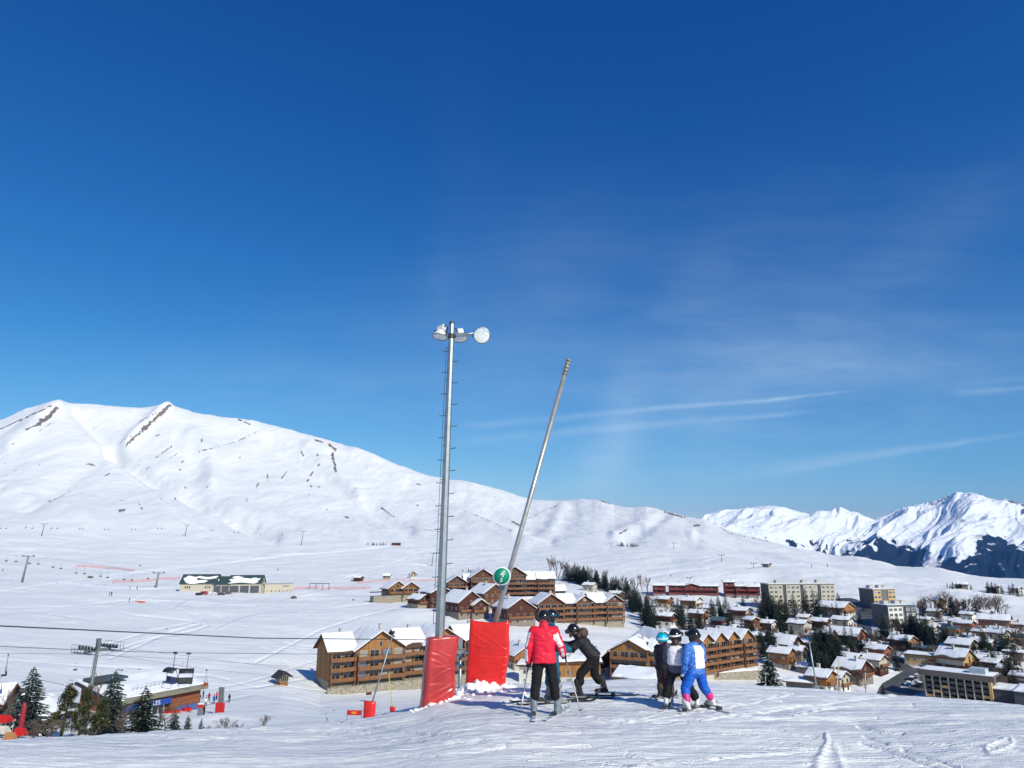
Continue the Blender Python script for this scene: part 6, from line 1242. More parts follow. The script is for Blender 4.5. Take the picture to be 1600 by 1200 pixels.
CLUST = [
 ('fir in the dark wood behind the small pale-gabled chalet', 'firs in the dark wood', 'f', 46, [(884,905),(915,912),(945,920),(985,934)], 5, (17,25), 390), ('bare larch rising from the dark wood behind the brown hamlet', 'larches in the dark wood', 'l', 22, [(855,900),(880,904),(930,916),(990,930),(1020,928)], 4, (20,30), 390),
 ('fir on the slope between brown gables and red row', 'firs between hamlet and red row', 'f', 20, [(985,945),(1000,962),(1012,975),(1022,985)], 9, (20,34), 330), ('bare tree in the thicket left of the red row', 'bare trees left of the red row', 'd', 18, [(972,950),(1000,945),(1025,955)], 9, (16,26), 330),
 ('fir among the chalets below the red row', 'firs below the red row', 'f', 14, [(1055,960),(1066,980),(1075,1000),(1098,985)], 7, (20,32), 300), ('bare tree among the chalets below the red row', 'bare trees below the red row', 'd', 10, [(1060,992),(1085,996),(1110,992),(1118,960)], 5, (12,20), 300),
 ('fir between slate-blue roof and brown house', 'firs near the slate-blue roof', 'f', 6, [(1112,978),(1126,976),(1142,982)], 5, (18,34), 300),
 ('tall dark fir in the stand left of the cream house', 'tall firs left of the cream house', 'f', 20, [(1184,988),(1200,976),(1215,984),(1232,990)], 8, (32,46), 300), ('dark fir by the terraced row end', 'firs by the terraced row end', 'f', 7, [(1186,1010),(1190,1025),(1220,1016)], 4, (22,34), 250),
 ('bare tree by the terraced row end', 'bare trees by the terraced row end', 'd', 8, [(1180,1020),(1192,1034),(1200,1020)], 6, (14,22), 250),
 ('dark fir in the thicket behind the two joined snow roofs', 'firs behind the joined roofs', 'f', 26, [(1268,1032),(1290,1024),(1310,1030),(1300,1052),(1278,1058)], 8, (26,42), 260), ('low fir in the hedge above the square snow roof', 'hedge firs above the square roof', 'f', 12, [(1322,1020),(1345,1022),(1362,1024)], 3, (12,20), 260),
 ('fir standing just before the cream slab block', 'firs before the slab block', 'f', 4, [(1271,968),(1283,972),(1238,962)], 2, (30,40), 300), ('bare brown tree between slab block and houses', 'bare trees below the slab block', 'd', 34, [(1185,950),(1215,956),(1250,962),(1290,956),(1300,968)], 7, (13,21), 330),
 ('bare brown tree beside the grey white-panelled block', 'bare trees beside the grey blocks', 'd', 14, [(1388,985),(1402,992),(1418,996)], 7, (16,24), 300), ('dark fir in the group right of the road bend', 'firs right of the road bend', 'f', 24, [(1420,1002),(1436,1006),(1450,1012),(1462,1010)], 6, (22,34), 280),
 ('fir between slate-blue orange house and snowy sheds', 'firs amid the right-hand houses', 'f', 12, [(1470,1008),(1490,1014),(1508,1012)], 4, (16,26), 280), ('bare brown tree in the belt behind the right-hand houses', 'bare trees behind the right-hand houses', 'd', 40, [(1432,962),(1460,955),(1490,962),(1520,960),(1545,962),(1572,964)], 6, (16,27), 330),
 ('fir amid the bare belt behind the right-hand houses', 'firs in the bare belt', 'f', 7, [(1440,960),(1482,960),(1500,965),(1532,965)], 3, (20,26), 330),
 ('dark fir beside the cream balcony chalet at right', 'firs beside the cream balcony chalet', 'f', 12, [(1535,1022),(1545,1034),(1580,1024),(1590,1040)], 6, (22,34), 250), ('bare reddish tree at the end of the balcony block', 'bare trees at the balcony block end', 'd', 12, [(1560,1066),(1568,1084),(1572,1094)], 6, (18,30), 240),
 ('dark fir at the right edge behind the flat-roofed building', 'firs at the right edge', 'f', 8, [(1576,1064),(1590,1072)], 7, (20,30), 240), ('tiny fir in the row on the open slope', 'tiny firs on the open slope', 'f', 12, [(965,853),(980,854),(999,854)], 1, (4,7), 600),
 ('tiny fir beside the dark shelter on the open slope', 'tiny firs beside the dark shelter', 'f', 7, [(573,851),(590,852),(603,852)], .6, (3,5), 600), ('far fir in the group at top right of the snowfield', 'far firs at top right', 'f', 8, [(1543,926),(1560,927),(1585,930),(1598,932)], 1.5, (9,16), 500),
 ('far fir near the lone farm building', 'far firs near the farm', 'f', 6, [(1476,917),(1490,920),(1518,921)], .8, (5,9), 500), ('small fir on the ridge behind the hamlet', 'small firs behind the hamlet', 'f', 6, [(722,893),(735,894),(740,895),(820,883)], .6, (4,7), 440),
 ('bare bush in the yard of the pale rendered house', 'bushes in the yard', 'd', 8, [(1325,1078),(1345,1068),(1352,1082)], 6, (12,24), 230),
 ('bare tree scattered among the village roofs', 'bare trees among the village roofs', 'd', 34, [(1190,1000),(1255,1005),(1300,1014),(1345,1034),(1400,1008),(1450,1000),(1520,1018),(1575,1012)], 9, (12,20), 260), ('fir scattered among the village roofs', 'firs among the village roofs', 'f', 30, [(1130,990),(1200,1002),(1258,1040),(1295,1000),(1348,1014),(1410,992),(1470,1002),(1520,1028),(1560,1044)], 8, (16,28), 260),
 ('low brown bush in the village gardens', 'bushes in the village gardens', 'u', 26, [(1190,1030),(1250,1000),(1320,1056),(1380,1050),(1450,992),(1510,1010),(1570,1030)], 9, (6,10), 250), ('bare tree on the bank below the long slab block', 'bare trees on the bank below the slab', 'd', 16, [(1176,952),(1200,962),(1232,968),(1262,970)], 4, (14,20), 320),
 ('fir scattered among the village roofs', 'firs among the village roofs', 'f', 34, [(1050,968),(1100,966),(1150,985),(1215,1012),(1262,990),(1330,1012),(1400,1024),(1470,1030),(1540,1048)], 11, (15,27), 260),
 ('bare tree scattered among the village roofs', 'bare trees among the village roofs', 'd', 44, [(1030,960),(1070,970),(1120,972),(1170,975),(1240,1002),(1290,1012),(1350,1006),(1420,1022),(1500,1040),(1560,1052)], 11, (13,22), 260),
 ('fir along the upper edge of the village', 'firs along the upper village edge', 'f', 20, [(1120,950),(1170,956),(1230,960),(1300,968),(1345,972),(1440,970),(1520,978),(1590,984)], 5, (14,24), 330),
 ('bare tree along the right edge of the village', 'bare trees along the right village edge', 'd', 22, [(1500,996),(1540,990),(1580,992),(1598,1012),(1590,1052)], 9, (13,22), 260),
]
for lab, grp, k, n_, line, spread, (h0, h1), rmin in CLUST:
    for i in range(n_):
        f = (i + rt.random()) / n_ * (len(line) - 1); q = min(int(f), len(line) - 2); f -= q
        u = line[q][0] * (1-f) + line[q+1][0] * f + rt.uniform(-1, 1) * spread * .8; v = line[q][1] * (1-f) + line[q+1][1] * f + rt.uniform(-.7, .7) * spread
        P = gp(u, v, rmin); d = math.hypot(P.x, P.y); tree(k, P, rt.uniform(h0, h1) * (1.08 if k == 'f' else 1) * d / F, lab, grp, wide=1.35 if k == 'f' else 1.15)
SING = [('S', 1203, 1092, 1020, 'biggest dark fir with snow flecks rising over the crest', 236), ('f', 1281, 1088, 1041, 'narrow fir left of the golden timber house', 250), ('f', 1383, 1000, 953, 'tall solitary fir right of the shaded road', 320), ('f', 1377, 1000, 962, 'shorter fir touching the tall one by the shaded road', 330),
 ('f', 1403, 1048, 1018, 'fir standing alone on the verge by the yellow hall', 300), ('f', 1311, 950, 924, 'fir standing alone on the snow right of the slab block', 470), ('f', 1127, 975, 940, 'pointed fir above the saw-tooth gables', 380), ('f', 1268, 886, 880, 'left of two specks of fir on the open slope', 700), ('f', 1293, 886, 879, 'right of two specks of fir on the open slope', 700),
 ('f', 1381, 1092, 1068, 'small fir by the lower road bend', 290)]
for k, u, v, vt, lab, d in SING:
    P = at_d(u, d) if v > 1060 else gp(u, v, 250); d = math.hypot(P.x, P.y); top = pt(u, vt, d); tree(k, P, max(2, top.z - P.z), lab, wide=1.5 if k == 'S' else 1.25)
NEAR = [('b', 38, 1042, 118, 1.45, 'blue-green spruce with drooping layers near the left edge'), ('d', 18, 1062, 124, .8, 'bare grey tree left of the drooping spruce'), ('p', 94, 1060, 117, 1.1, 'broad olive pine, left one of the dark clump'), ('p', 121, 1070, 114, 1.05, 'olive pine in the middle of the dark clump'),
 ('p', 146, 1088, 112, 1.2, 'lowest olive pine at right of the dark clump'), ('d', 143, 1050, 128, .7, 'bare tree rising behind the chairlift pylon'), ('b', 169, 1046, 119, 1.25, 'narrow blue-grey spruce right of the olive pines'), ('f', 219, 1072, 112, 1.6, 'green fir before the lift station sign'),
 ('f', 235, 1128, 110, 1, 'little fir at the foot of the green fir'), ('d', 186, 1108, 111, 1.5, 'bare brown bush-like tree below the blue-grey spruce'), ('g', 258, 1088, 116, 1.2, 'golden bare tree before the lift station'), ('d', 242, 1100, 114, 1.3, 'bare tree between green fir and golden tree'), ('d', 203, 1098, 113, .8, 'bare tree touching the left of the green fir'),
 ('f', 270, 1110, 112, 1.8, 'small dark fir right of the golden tree'), ('s', 292, 1117, 120, 1.9, 'tiny snow-dusted fir, left of two on the mound'), ('s', 313, 1121, 113, 1.8, 'small snow-dusted fir, right of two on the mound'), ('s', 250, 1138, 108, 1.2, 'snowy sapling below the golden tree')]
for k, u, vt, d, wd, lab in NEAR:
    P = at_d(u, d); top = pt(u, vt, d); tree(k, P, max(1.5, top.z - P.z), lab, wide=wd)
for i, (u, vt, d, lab) in enumerate([(410, 1116, 118, 'round bare shrub on the snow right of the mound'), (355, 1119, 112, 'thin bare shrub on the mound edge'), (372, 1128, 110, 'low twiggy shrub beside the thin one'), (60, 1120, 106, 'grey-brown shrub below the little chalet, left part'), (78, 1122, 106, 'grey-brown shrub below the little chalet, right part'), (50, 1140, 103, 'low shrub just above the piste at left'), (330, 1132, 108, 'sparse shrub right of the snow-dusted firs')]):
    P = at_d(u, d); top = pt(u, vt, d); tree('u', P, max(1.2, top.z - P.z), lab, wide=1.25)
# ------------------------------------------------------------------ lifts, cables, small things
def pylon(P, top_z, r, arm, label, yaw=0.0, name='lift_pylon', lean=0.0, detail=True, m=M_galv, group=None, lx=0.0):
    t = thing(name, P, label, 'lift pylon', yaw, group); H = top_z - P.z
    mb = MB(); mb.tube([(0, 0, -1.5), (lx, 0, H)], [r, r * .62], 10); mb.build('mast', m, t)
    mb = MB(); mb.box((lx, 0, H - .5), (arm * 2, .35, .4)); mb.build('crossarm', m, t)
    for s_ in (-1, 1):
        mb = MB(); mb.box((lx + s_ * arm * .85, 0, H - .15), (.25, 4.2 if detail else 2.6, .22))
        for q in range(6 if detail else 3): mb.tube([(lx + s_ * arm * .85 - .08, (-1.9 + q * .76) if detail else (-1.1 + q * 1.1), H + .05), (lx + s_ * arm * .85 + .08, (-1.9 + q * .76) if detail else (-1.1 + q * 1.1), H + .05)], .2, 10)
        mb.build('sheave_train', M_dark, t)
    if detail:
        for s_ in (-1, 1):
            mb = MB(); xx = lx + s_ * (arm * .85 + .55); mb.box((xx, 0, H - .7), (.8, 4.6, .07))
            for q in range(7): mb.tube([(xx + s_ * .38, -2.25 + q * .75, H - .7), (xx + s_ * .38, -2.25 + q * .75, H + .5)], .035, 5)
            for z in (-.1, .5): mb.tube([(xx + s_ * .38, -2.25, H + z), (xx + s_ * .38, 2.25, H + z)], .03, 5)
            mb.build('platform', M_galv, t)
        mb = MB()
        for s_ in (-1, 1): mb.tube([(s_ * .2 - r - .1, -.1, 0), (lx + s_ * .2 - r * .6 - .1, -.1, H - 1)], .02, 5)
        for q in range(int(H / .4)): zz = .3 + q * .4; xx = lx * zz / H - r * (1 - .4 * zz / H) - .1; mb.tube([(xx - .2, -.1, zz), (xx + .2, -.1, zz)], .014, 4)
        mb.build('ladder', M_dark, t); mb = MB(); mb.box((lx, 0, H + .5), (.5, .5, 1.3)); mb.build('head', m, t)
    return t
def chair(P, label, s=1.0, yaw=0.0, bub=None, seatm=None, group=None, tilt=0.0):
    """chairlift chair hanging from point P"""
    t = thing('lift_chair', P, label, 'chairlift chair', yaw, group); t.scale = (s,) * 3; t.rotation_euler[1] = tilt
    mb = MB(); mb.box((0, 0, 0), (.5, .16, .2)); mb.build('grip', M_dark, t)
    mb = MB(); mb.tube([(0, 0, 0), (0, 0, -1.7)], .035, 6); mb.build('hanger', M_dark, t)
    mb = MB()
    mb.tube([(0, -.0, -1.7), (-.55, 0, -1.85), (-.75, 0, -2.3), (-.75, .05, -3.1)], .035, 6); mb.tube([(0, 0, -1.7), (.55, 0, -1.85), (.75, 0, -2.3), (.75, .05, -3.1)], .035, 6); mb.build('frame', M_dark, t)
    mb = MB(); mb.box((0, -.25, -3.1), (1.5, .55, .12)); mb.build('seat', seatm or M_dark, t)
    mb = MB(); mb.box((0, .08, -2.8), (1.5, .08, .5)); mb.build('backrest', seatm or M_dark, t)
    mb = MB(); mb.tube([(-.6, -.5, -3.1), (-.6, -.7, -3.6), (.6, -.7, -3.6), (.6, -.5, -3.1)], .025, 5); mb.build('footrest', M_dark, t)
    if bub: mb = MB(); vs = [(x, -.75 * math.sin(a) , -2.1 + .5 * math.cos(a)) for x in (-.78, .78) for a in [R(-20 + 14 * i) for i in range(8)]]; mb.add(vs, [(i, i + 1, 9 + i, 8 + i) for i in range(7)], 0, True); o = mb.build('bubble', M_glass if bub == 1 else M_dark, t); sm = o.modifiers.new('t', 'SOLIDIFY'); sm.thickness = .03
    return t
def cable(pts, r, label, sag=0.0, n=24):
    a = pts[0]; t = thing('lift_cable', a, label, 'cable'); P = []
    for p, q in zip(pts[:-1], pts[1:]):
        for i in range(n): f = i / n; x = p.lerp(q, f); x.z -= sag * 4 * f * (1 - f); P.append(x - a)
    P.append(pts[-1] - a); mb = MB(); mb.tube(P, r, 6); mb.build('rope', M_dark, t); return t
# big lift in the left valley
P = at_d(129, 126); pylon(P, pt(135, 1012, 126).z, .33, 1.9, 'tall grey chairlift pylon rising behind the olive pines', m=mat('dull_pylon_steel', (.17, .19, .20), .6, .3), yaw=R(62), lx=.7)
P = at_d(718, 92); pylon(P, pt(717, 1012, 92).z, .30, 1.0, 'grey lift pylon seen between the two crash mats', yaw=R(4))
cable([pt(-120, 972, 60), pt(0, 978, 64), pt(400, 997, 78), pt(700, 1000, 92)], .045, 'thick dark cable crossing the left valley, highest of them')
cable([pt(-60, 1007, 122), pt(134, 1016, 126), pt(275, 1020, 132), pt(705, 1024, 175)], .038, 'cable over the pylon crossarm carrying the two near chairs')
cable([pt(-60, 1020, 124), pt(120, 1022, 126), pt(300, 1030, 150), pt(505, 1046, 190)], .022, 'thin cable sloping down from the pylon towards the timber hut')
cable([pt(150, 1008, 126), pt(285, 1024, 150), pt(500, 1052, 190)], .020, 'upper thin cable sloping down to the golden chalet')
cable([pt(150, 1020, 127), pt(323, 1046, 152), pt(500, 1062, 190)], .020, 'lower thin cable with the small orange chair')
cable([pt(40, 1058, 128), pt(86, 1067, 126), pt(100, 1070, 124)], .03, 'short dark cable between spruce and pines')
Bs = mat('blue_seat', (.05, .08, .16), .5)
chair(pt(274, 1020, 92), 'near chair with dark bubble, left of the pair over the lift station', 1.0, R(-20), 2, Bs, tilt=.06); chair(pt(295, 1021, 92), 'near chair with dark bubble, right of the pair over the lift station', 1.0, R(25), 2, tilt=.04)
chair(pt(13, 1023, 124), 'empty chair hanging near the left edge', .85, R(-50)); chair(pt(323, 1047, 150), 'small chair with orange seat right of the lift station', .85, R(-40), None, mat('orange_seat', (.6, .12, .03), .5))
chair(pt(119, 1036, 200), 'distant chair just left of the big pylon', .5, R(20)); chair(pt(286, 1036, 200), 'distant chair seen between the two near chairs', .5, R(10)); chair(pt(577, 1066, 190), 'dark chair hanging in front of the golden chalet', .9, R(30), None, mat('maroon_seat', (.12, .02, .02), .5))
# distant lift lines
def far_line(name, tops, d, r, arm, chairs, labs, cl, zc):
    fd = lambda u, vb: math.hypot(*gp(u, vb, 300).xy)
    tops = [(u, v, vb, fd(u - .12 * (vb - v) * (1 if u < 700 else 0), vb)) for (u, v, vb, _) in tops]
    us = [q[0] for q in tops]; dds = [q[3] for q in tops]; chairs = [(u, v, float(np.interp(u, us, dds))) for (u, v, _) in chairs]
    TP = [pt(u, v, dd) for (u, v, vb, dd) in tops]
    for (u, v, vb, dd), tp, lb in zip(tops, TP, labs):
        G = at_d(u - .12 * (vb - v) * (1 if u < 700 else 0), dd); pylon(G, tp.z, r, arm, lb, yaw=R(10), detail=False, m=mat('far_pylon_steel', (.22, .24, .25), .6, .3), lx=.10 * (tp.z - G.z) if u < 700 else 0)
    cable(TP, .035, cl, n=6)
    for (u, v, dd) in chairs: chair(pt(u, v, dd), zc[0], zc[1], R(15), group=zc[2])
far_line('a', [(-60,866,910,290), (39,868,910,300), (246,894,918,470)], 0, .75, 3.6, [(11,869,298), (26,870,300), (47,873,312), (61,874,330), (84,879,352), (96,881,365), (120,888,390), (133,889,400), (158,893,420), (169,895,430), (195,898,445), (207,899,455), (232,897,462)],
         ['pylon just off the left edge', 'large leaning lift pylon on the left snowfield', 'dark lift pylon left of the green-roofed garage'], 'cable of the lift leading to the garage', ('small chair on the line towards the green-roofed garage', 1.0, 'chairs on the garage lift line'))
far_line('b', [(-80,812,838,760), (67,818,838,760), (291,820,838,780), (473,830,852,700), (677,864,884,620)], 0, .6, 3.6, [(2,821,760), (10,821,760), (41,820,760), (51,821,760), (81,821,765), (90,821,765), (125,822,770), (130,822,770), (164,823,770), (170,823,770), (206,823,775), (212,823,775), (247,822,778), (253,822,778), (329,825,770), (333,825,770), (366,828,750), (373,828,745), (407,831,725), (441,832,712)],
         ['upper pylon off the left edge', 'upper lift pylon at left under the mountain', 'upper lift pylon below the brown streak', 'upper lift pylon left of centre with small platform', 'far lift pylon beside the lamp post'], 'long cable along the foot of the mountain', ('tiny chair on the line at the foot of the mountain', 1.2, 'chairs on the mountain-foot lift line'))
far_line('c', [(955,848,856,800), (1053,848,858,800), (1128,867,878,720), (1178,880,888,700)], 0, .4, 2.4, [], ['thin pylon left of the tiny row of firs', 'thin pylon right of the tiny row of firs', 'pylon on the slope above the red row', 'rightmost thin pylon above the red row'], 'cable of the lift above the red row', ('', 1, ''))
P = at_d(1478, 560); pylon(P, pt(1478, 930, 560).z, .35, 2.2, 'thin pylon rising from the bare trees behind the orange tower house', detail=False)
P = at_d(1078, 560); pylon(P, pt(1078, 902, 560).z, .3, 1.8, 'thin pylon standing above the middle of the red row', detail=False)
# leaning snow-lance posts with pads
def lance(u0, v0, u1, v1, d, r, label, m, pw, ph, plabel):
    P = at_d(u0, d); B = pt(u0, v0, d); T = pt(u1, v1, d + .3); t = thing('marker_post', P, label, 'marker post'); mb = MB(); ax = (T - B).normalized(); mb.tube([B - P - ax * 1.5, T - P], [r, r * .8], 8); mb.build('post', m, t)
    mb = MB(); mb.tube([T - P - ax * .1, T - P + ax * .12], [r * 1.9, r * 1.5], 8); mb.build('cap', M_dark, t)
    P2 = at_d(u0 - 1, d - .4); t2 = thing('crash_mat', P2, plabel, 'crash mat', R(-6)); mb = MB()
    vs = []; n = 10
    for i in range(9):
        z = ph * i / 8 - .15 * (i == 0)
        for (x, y) in ((-.5, -.5), (0, -.56), (.5, -.5), (.56, 0), (.5, .5), (0, .55), (-.5, .5), (-.55, 0)): vs.append((x * pw * (1 + .04 * math.sin(i * 2.1 + y * 5)) + .03 * z, y * pw * .35, z + .03 * math.sin(x * 9) * (i == 8)))
    mb.add(vs, [(i*8 + k, i*8 + (k+1) % 8, (i+1)*8 + (k+1) % 8, (i+1)*8 + k) for i in range(8) for k in range(8)] + [tuple(range(64, 72))], 0, True); mb.build('cover', M_red, t2)
lance(577, 1112, 615, 988, 66, .07, 'leaning grey post in front of the golden chalet', M_galv, .92, 1.6, 'small red crash mat at the foot of the leaning grey post')
lance(614, 1112, 607, 1050, 108, .07, 'thin yellowish post leaning left in front of the golden chalet', mat('yellow_pole', (.55, .45, .15), .5), .7, .95, 'tiny dark red crash mat right of the larger one')
P = at_d(553, 84); P.z = pt(553, 1118, 84).z; t = thing('banner', P, 'orange and red banner lying low on the snow left of the small red mat', 'banner', R(-4)); mb = MB(); mb.box((0, 0, .28), (1.6, .05, .5)); mb.build('cloth', M_redp, t); mb = MB(); mb.box((-.05, -.04, .28), (.55, .03, .26)); mb.build('emblem', mat('orange_print', (.75, .25, .03), .6), t)
for s_ in (-.8, .8): mb = MB(); mb.tube([(s_, 0, -.9), (s_, 0, .6)], .025, 6); mb.build('stake', M_dark, t)
P = at_d(513, 96); t = thing('snow_lance', P, 'slim grey snow lance bent over the piste', 'snow lance'); B = pt(514, 1130, 96) - P; T = pt(510, 1114, 96) - P; mb = MB(); mb.tube([B, B.lerp(T, .5) + Vector((-.12, 0, 0)), T], [.12, .08, .04], 6); mb.build('mast', M_galv, t)
def pole(u, v0, v1, d, r, label, m=M_galv, du=0):
    P = at_d(u, d); T = pt(u + du, v1, d) - P; t = thing('utility_pole', P, label, 'pole'); mb = MB(); mb.tube([(0, 0, -1), T], [r, r * .75], 8); mb.build('shaft', m, t); mb = MB(); mb.box(T - Vector((0, 0, .4)), (1.0, .12, .14)); mb.build('arm', m, t)
pole(1279, 1082, 1002, 215, .26, 'tall pale pole standing before the dark firs', du=-15); pole(1305, 1082, 1032, 215, .2, 'leaning pale pole before the pale yellow house', mat('pale_wood_pole', (.5, .44, .36), .8), du=6); pole(1352, 1084, 1050, 240, .12, 'thin grey pole beside the bare bushes'); pole(1196, 1080, 1050, 200, .10, 'thin pole before the biggest fir')
# left-bottom terrace
Rm = mat('maroon_fabric', (.30, .02, .035), .55)
P = at_d(31, 108); t = thing('closed_parasol', P, 'tall closed dark red parasol leaning beside the little chalet', 'parasol'); B = Vector((0, 0, 0)); T = pt(39, 1097, 108) - P; mb = MB(); a = T * .12
mb.tube([T * .10, T * .16, T * .5, T * .86, T * .98, T], [.16, .30, .31, .27, .17, .04], 10); mb.build('canopy', Rm, t); mb = MB(); mb.tube([T * -.1, T * .2], .06, 6); mb.build('pole', M_galv, t)
def stall(u, d, w, m, label, vt=1120):
    P = at_d(u, d); h = pt(u, vt, d).z - P.z; t = thing('awning', P, label, 'awning', R(-10)); mb = MB(); mb.prism([(-w*.4, h - .5), (w*.4, h - .5), (w*.4, h - .4), (0, h + .25), (-w*.4, h - .4)], 'x', -w/2, w/2); mb.build('canopy', m, t)
    for sx_ in (-1, 1):
        for sy in (-1, 1): mb = MB(); mb.tube([(sx_ * w * .46, sy * w * .36, -1), (sx_ * w * .46, sy * w * .36, h - .45)], .04, 6); mb.build('post', M_galv, t)
stall(4, 109, 1.5, M_redp, 'bright red awning at the left edge', 1121); stall(30, 104, 1.3, M_redp, 'red awning in front of the dark red parasol', 1141); stall(3, 104, 1.3, mat('cream_canvas', (.6, .56, .46), .7), 'cream awning below the bright red one', 1138); stall(15, 102, 1.1, P_or, 'small orange-brown stall roof at the bottom left', 1148)
def tiny(u, vt, d, w, m, label, cat, name, lean=0.0):
    P = at_d(u, d); T = pt(u, vt, d) - P; t = thing(name, P, label, cat); h = T.z; mb = MB()
    mb.tube([(0, 0, -.5), (lean * h * .3, 0, h)], .03, 6); mb.build('staff', M_galv, t); mb = MB(); mb.prism([(lean * h * .08, h * .25), (lean * h * .08 + w, h * .32), (lean * h * .25 + w * 1.1, h * .8), (lean * h * .28, h * .98)], 'y', -.03, .03); mb.build('cloth', m, t)
Coral = mat('coral_cloth', (.75, .10, .08), .6)
tiny(72, 1150, 98, .5, Coral, 'coral feather flag leaning just above the piste at left', 'flag', 'feather_flag', .5)
P = at_d(185, 104); t = thing('crash_mat', P, 'small coral pad lying at the crest below the bare brown tree', 'crash mat'); T = pt(185, 1154, 104) - P; mb = MB(); mb.ellip((0, 0, T.z - .25), (.7, .3, .35), 0, 14, 8); mb.box((0, 0, T.z * .5 - .5), (.9, .3, T.z)); mb.build('cover', Coral, t)
P = at_d(343, 150); t = thing('sign_board', P, 'grey and red upright board beside the queue of skiers', 'sign board', R(-10)); T = pt(343, 1074, 150).z - P.z; mb = MB(); mb.box((0, 0, T * .65), (1.0, .25, T * .7)); mb.build('board', mat('grey_board', (.16, .17, .18), .6), t); mb = MB(); mb.box((0, -.05, T * .2 - .5), (1.6, .5, T * .45 + 1)); mb.build('base', M_redp, t)
P = at_d(312, 140); P.z = pt(312, 1107, 140).z; t = thing('barrier', P, 'red and white barrier panel at the right of the lift station', 'barrier'); mb = MB(); mb.box((0, 0, .35), (1.1, .12, .5)); mb.build('panel', M_redp, t); mb = MB(); mb.box((0, -.08, .75), (.9, .06, .22)); mb.build('white_panel', M_white, t); mb = MB(); mb.box((0, 0, -1), (.9, .1, 2.2)); mb.build('leg', M_galv, t)
# skiers far away
def tiny_person(P, jm, tm, rz, label, group=None, s=1.0, hm=None):
    t = thing('person', P, label, 'person', rz, group); t.scale = (s,) * 3; key = jm.name + tm.name
    if key not in TP_:
        o = bake_blob('body', [('c', (-.11, 0, .85), (-.16, 0, .1), .095, .07), ('c', (.11, 0, .85), (.16, .05, .1), .095, .07), ('c', (-.09, 0, .95), (-.12, 0, 1.35), .13, .13), ('c', (.09, 0, .95), (.12, 0, 1.35), .13, .13), ('c', (-.2, 0, 1.38), (-.3, .12, 1.05), .07, .055),
            ('c', (.2, 0, 1.38), (.3, .12, 1.05), .07, .055), ('c', (0, 0, 1.4), (0, .02, 1.6), .06, .06), ('e', (0, .02, 1.64), (.13, .14, .14), None)], t, [jm, tm, m_helm], .04, 2, faces=lambda c, n_: 2 if c.z > 1.52 else (0 if c.z > .88 else 1)); TP_[key] = o.data
    else: o = bpy.data.objects.new('body', TP_[key]); col.objects.link(o); o.parent = t
    mb = MB()
    for s_ in (-1, 1): mb.box((s_ * .15, .05, .02), (.09, 1.6, .03))
    return t
TP_ = {}
cols = [mj_red, mj_blue, mj_blk, mj_navy, mj_wht, Rm, m_kblue]
for i, (u, v) in enumerate([(302,1094), (306,1100), (311,1097), (317,1092), (321,1104), (326,1096), (334,1100), (338,1094), (347,1102), (299,1104), (358,1098)]):
    P = gp(u, v, 135); tiny_person(P, cols[i % 7], mj_blk if i % 3 else mj_navy, rt.uniform(0, 6), 'distant skier in the queue right of the lift station', 'skiers queuing at the lift station')
for u, v, jm, lab in [(171, 931, Rm, 'left of two far skiers side by side on the left piste'), (174, 931, mj_blk, 'right of two far skiers side by side on the left piste'), (202, 941, mj_blk, 'far skier beside the orange mat on the left piste'), (203, 921, mj_blk, 'far skier left of the red-based marker near the pylon'), (214, 921, Rm, 'far figure standing at the red barrier near the dark pylon'), (4, 893, Rm, 'far dark red figure at the left edge'), (318, 1121, mj_blk, 'lone figure on the mound below the lift station'), (1048, 901, mj_blk, 'tiny figure on the slope above the red row')]:
    P = gp(u, v, 135 if v > 1000 else 250); tiny_person(P, jm, mj_blk, rt.uniform(0, 6), lab, s=1.1 if v > 1000 else 1.25)
P = gp(219, 941, 250); t = thing('crash_mat', P, 'orange mat lying flat on the left piste', 'crash mat', R(-30)); mb = MB(); mb.box((0, 0, .25), (5.5, 2.2, .5)); mb.build('cover', mat('orange_vinyl', (.8, .14, .04), .5), t)
for u, v, w, lab in [(108, 1071, 2.5, 'x')]: pass
# rocks on the valley snow
Rk = mat('brown_rock', (.13, .105, .085), .9, 0, .3, 1.2)
for u, v, w, lab in [(141, 903, 7, 'dark boulder on the left snowfield'), (459, 935, 9, 'flat grey boulder below the cream office'), (185, 1047, 3, 'dark rock on the bumpy piste, left of three'), (190, 1048, 4, 'dark rock on the bumpy piste, middle of three'), (218, 1046, 3, 'dark rock on the bumpy piste, right of three'), (219, 884, 3, 'small rock left of the garage roof'), (434, 890, 3, 'tiny rock above the cream office'), (552, 938, 4, 'scrubby rock left of the stone terrace'), (260, 983, 3, 'small dark speck of rock on the groomed piste'), (357, 928, 9, 'scrub in front of the garage doors'), (1196, 885, 5, 'dark outcrop on the open slope above the village')]:
    P = gp(u, v, 150); d = math.hypot(P.x, P.y); s_ = w * d / F / 2; mb = MB(); mb.ellip((0, 0, s_ * .2), (s_, s_ * .8, s_ * .55), 0, 16, 10)
    mb.v = [tuple(Vector(p) * (1 + .3 * float(perlin(np.array([p[0] / s_ * 1.7 + u]), np.array([p[2] / s_ * 1.9 + p[1] / s_]))[0]))) for p in mb.v]; mb.sm = [False] * len(mb.sm)
    o = mb.build('boulder', Rk); o.location = P; tag(o, lab, 'rock')
# dark shelter far left of centre
P = gp(619, 852, 500); t = thing('shelter', P, 'dark flat shelter on the open slope right of the tiny firs', 'shelter'); mb = MB(); mb.box((0, 0, 1), (12, 4, 4)); mb.build('wall', W_dk, t); mb = MB(); mb.box((0, 0, 3.2), (12.6, 4.6, .4)); mb.build('roof', Rdk, t)
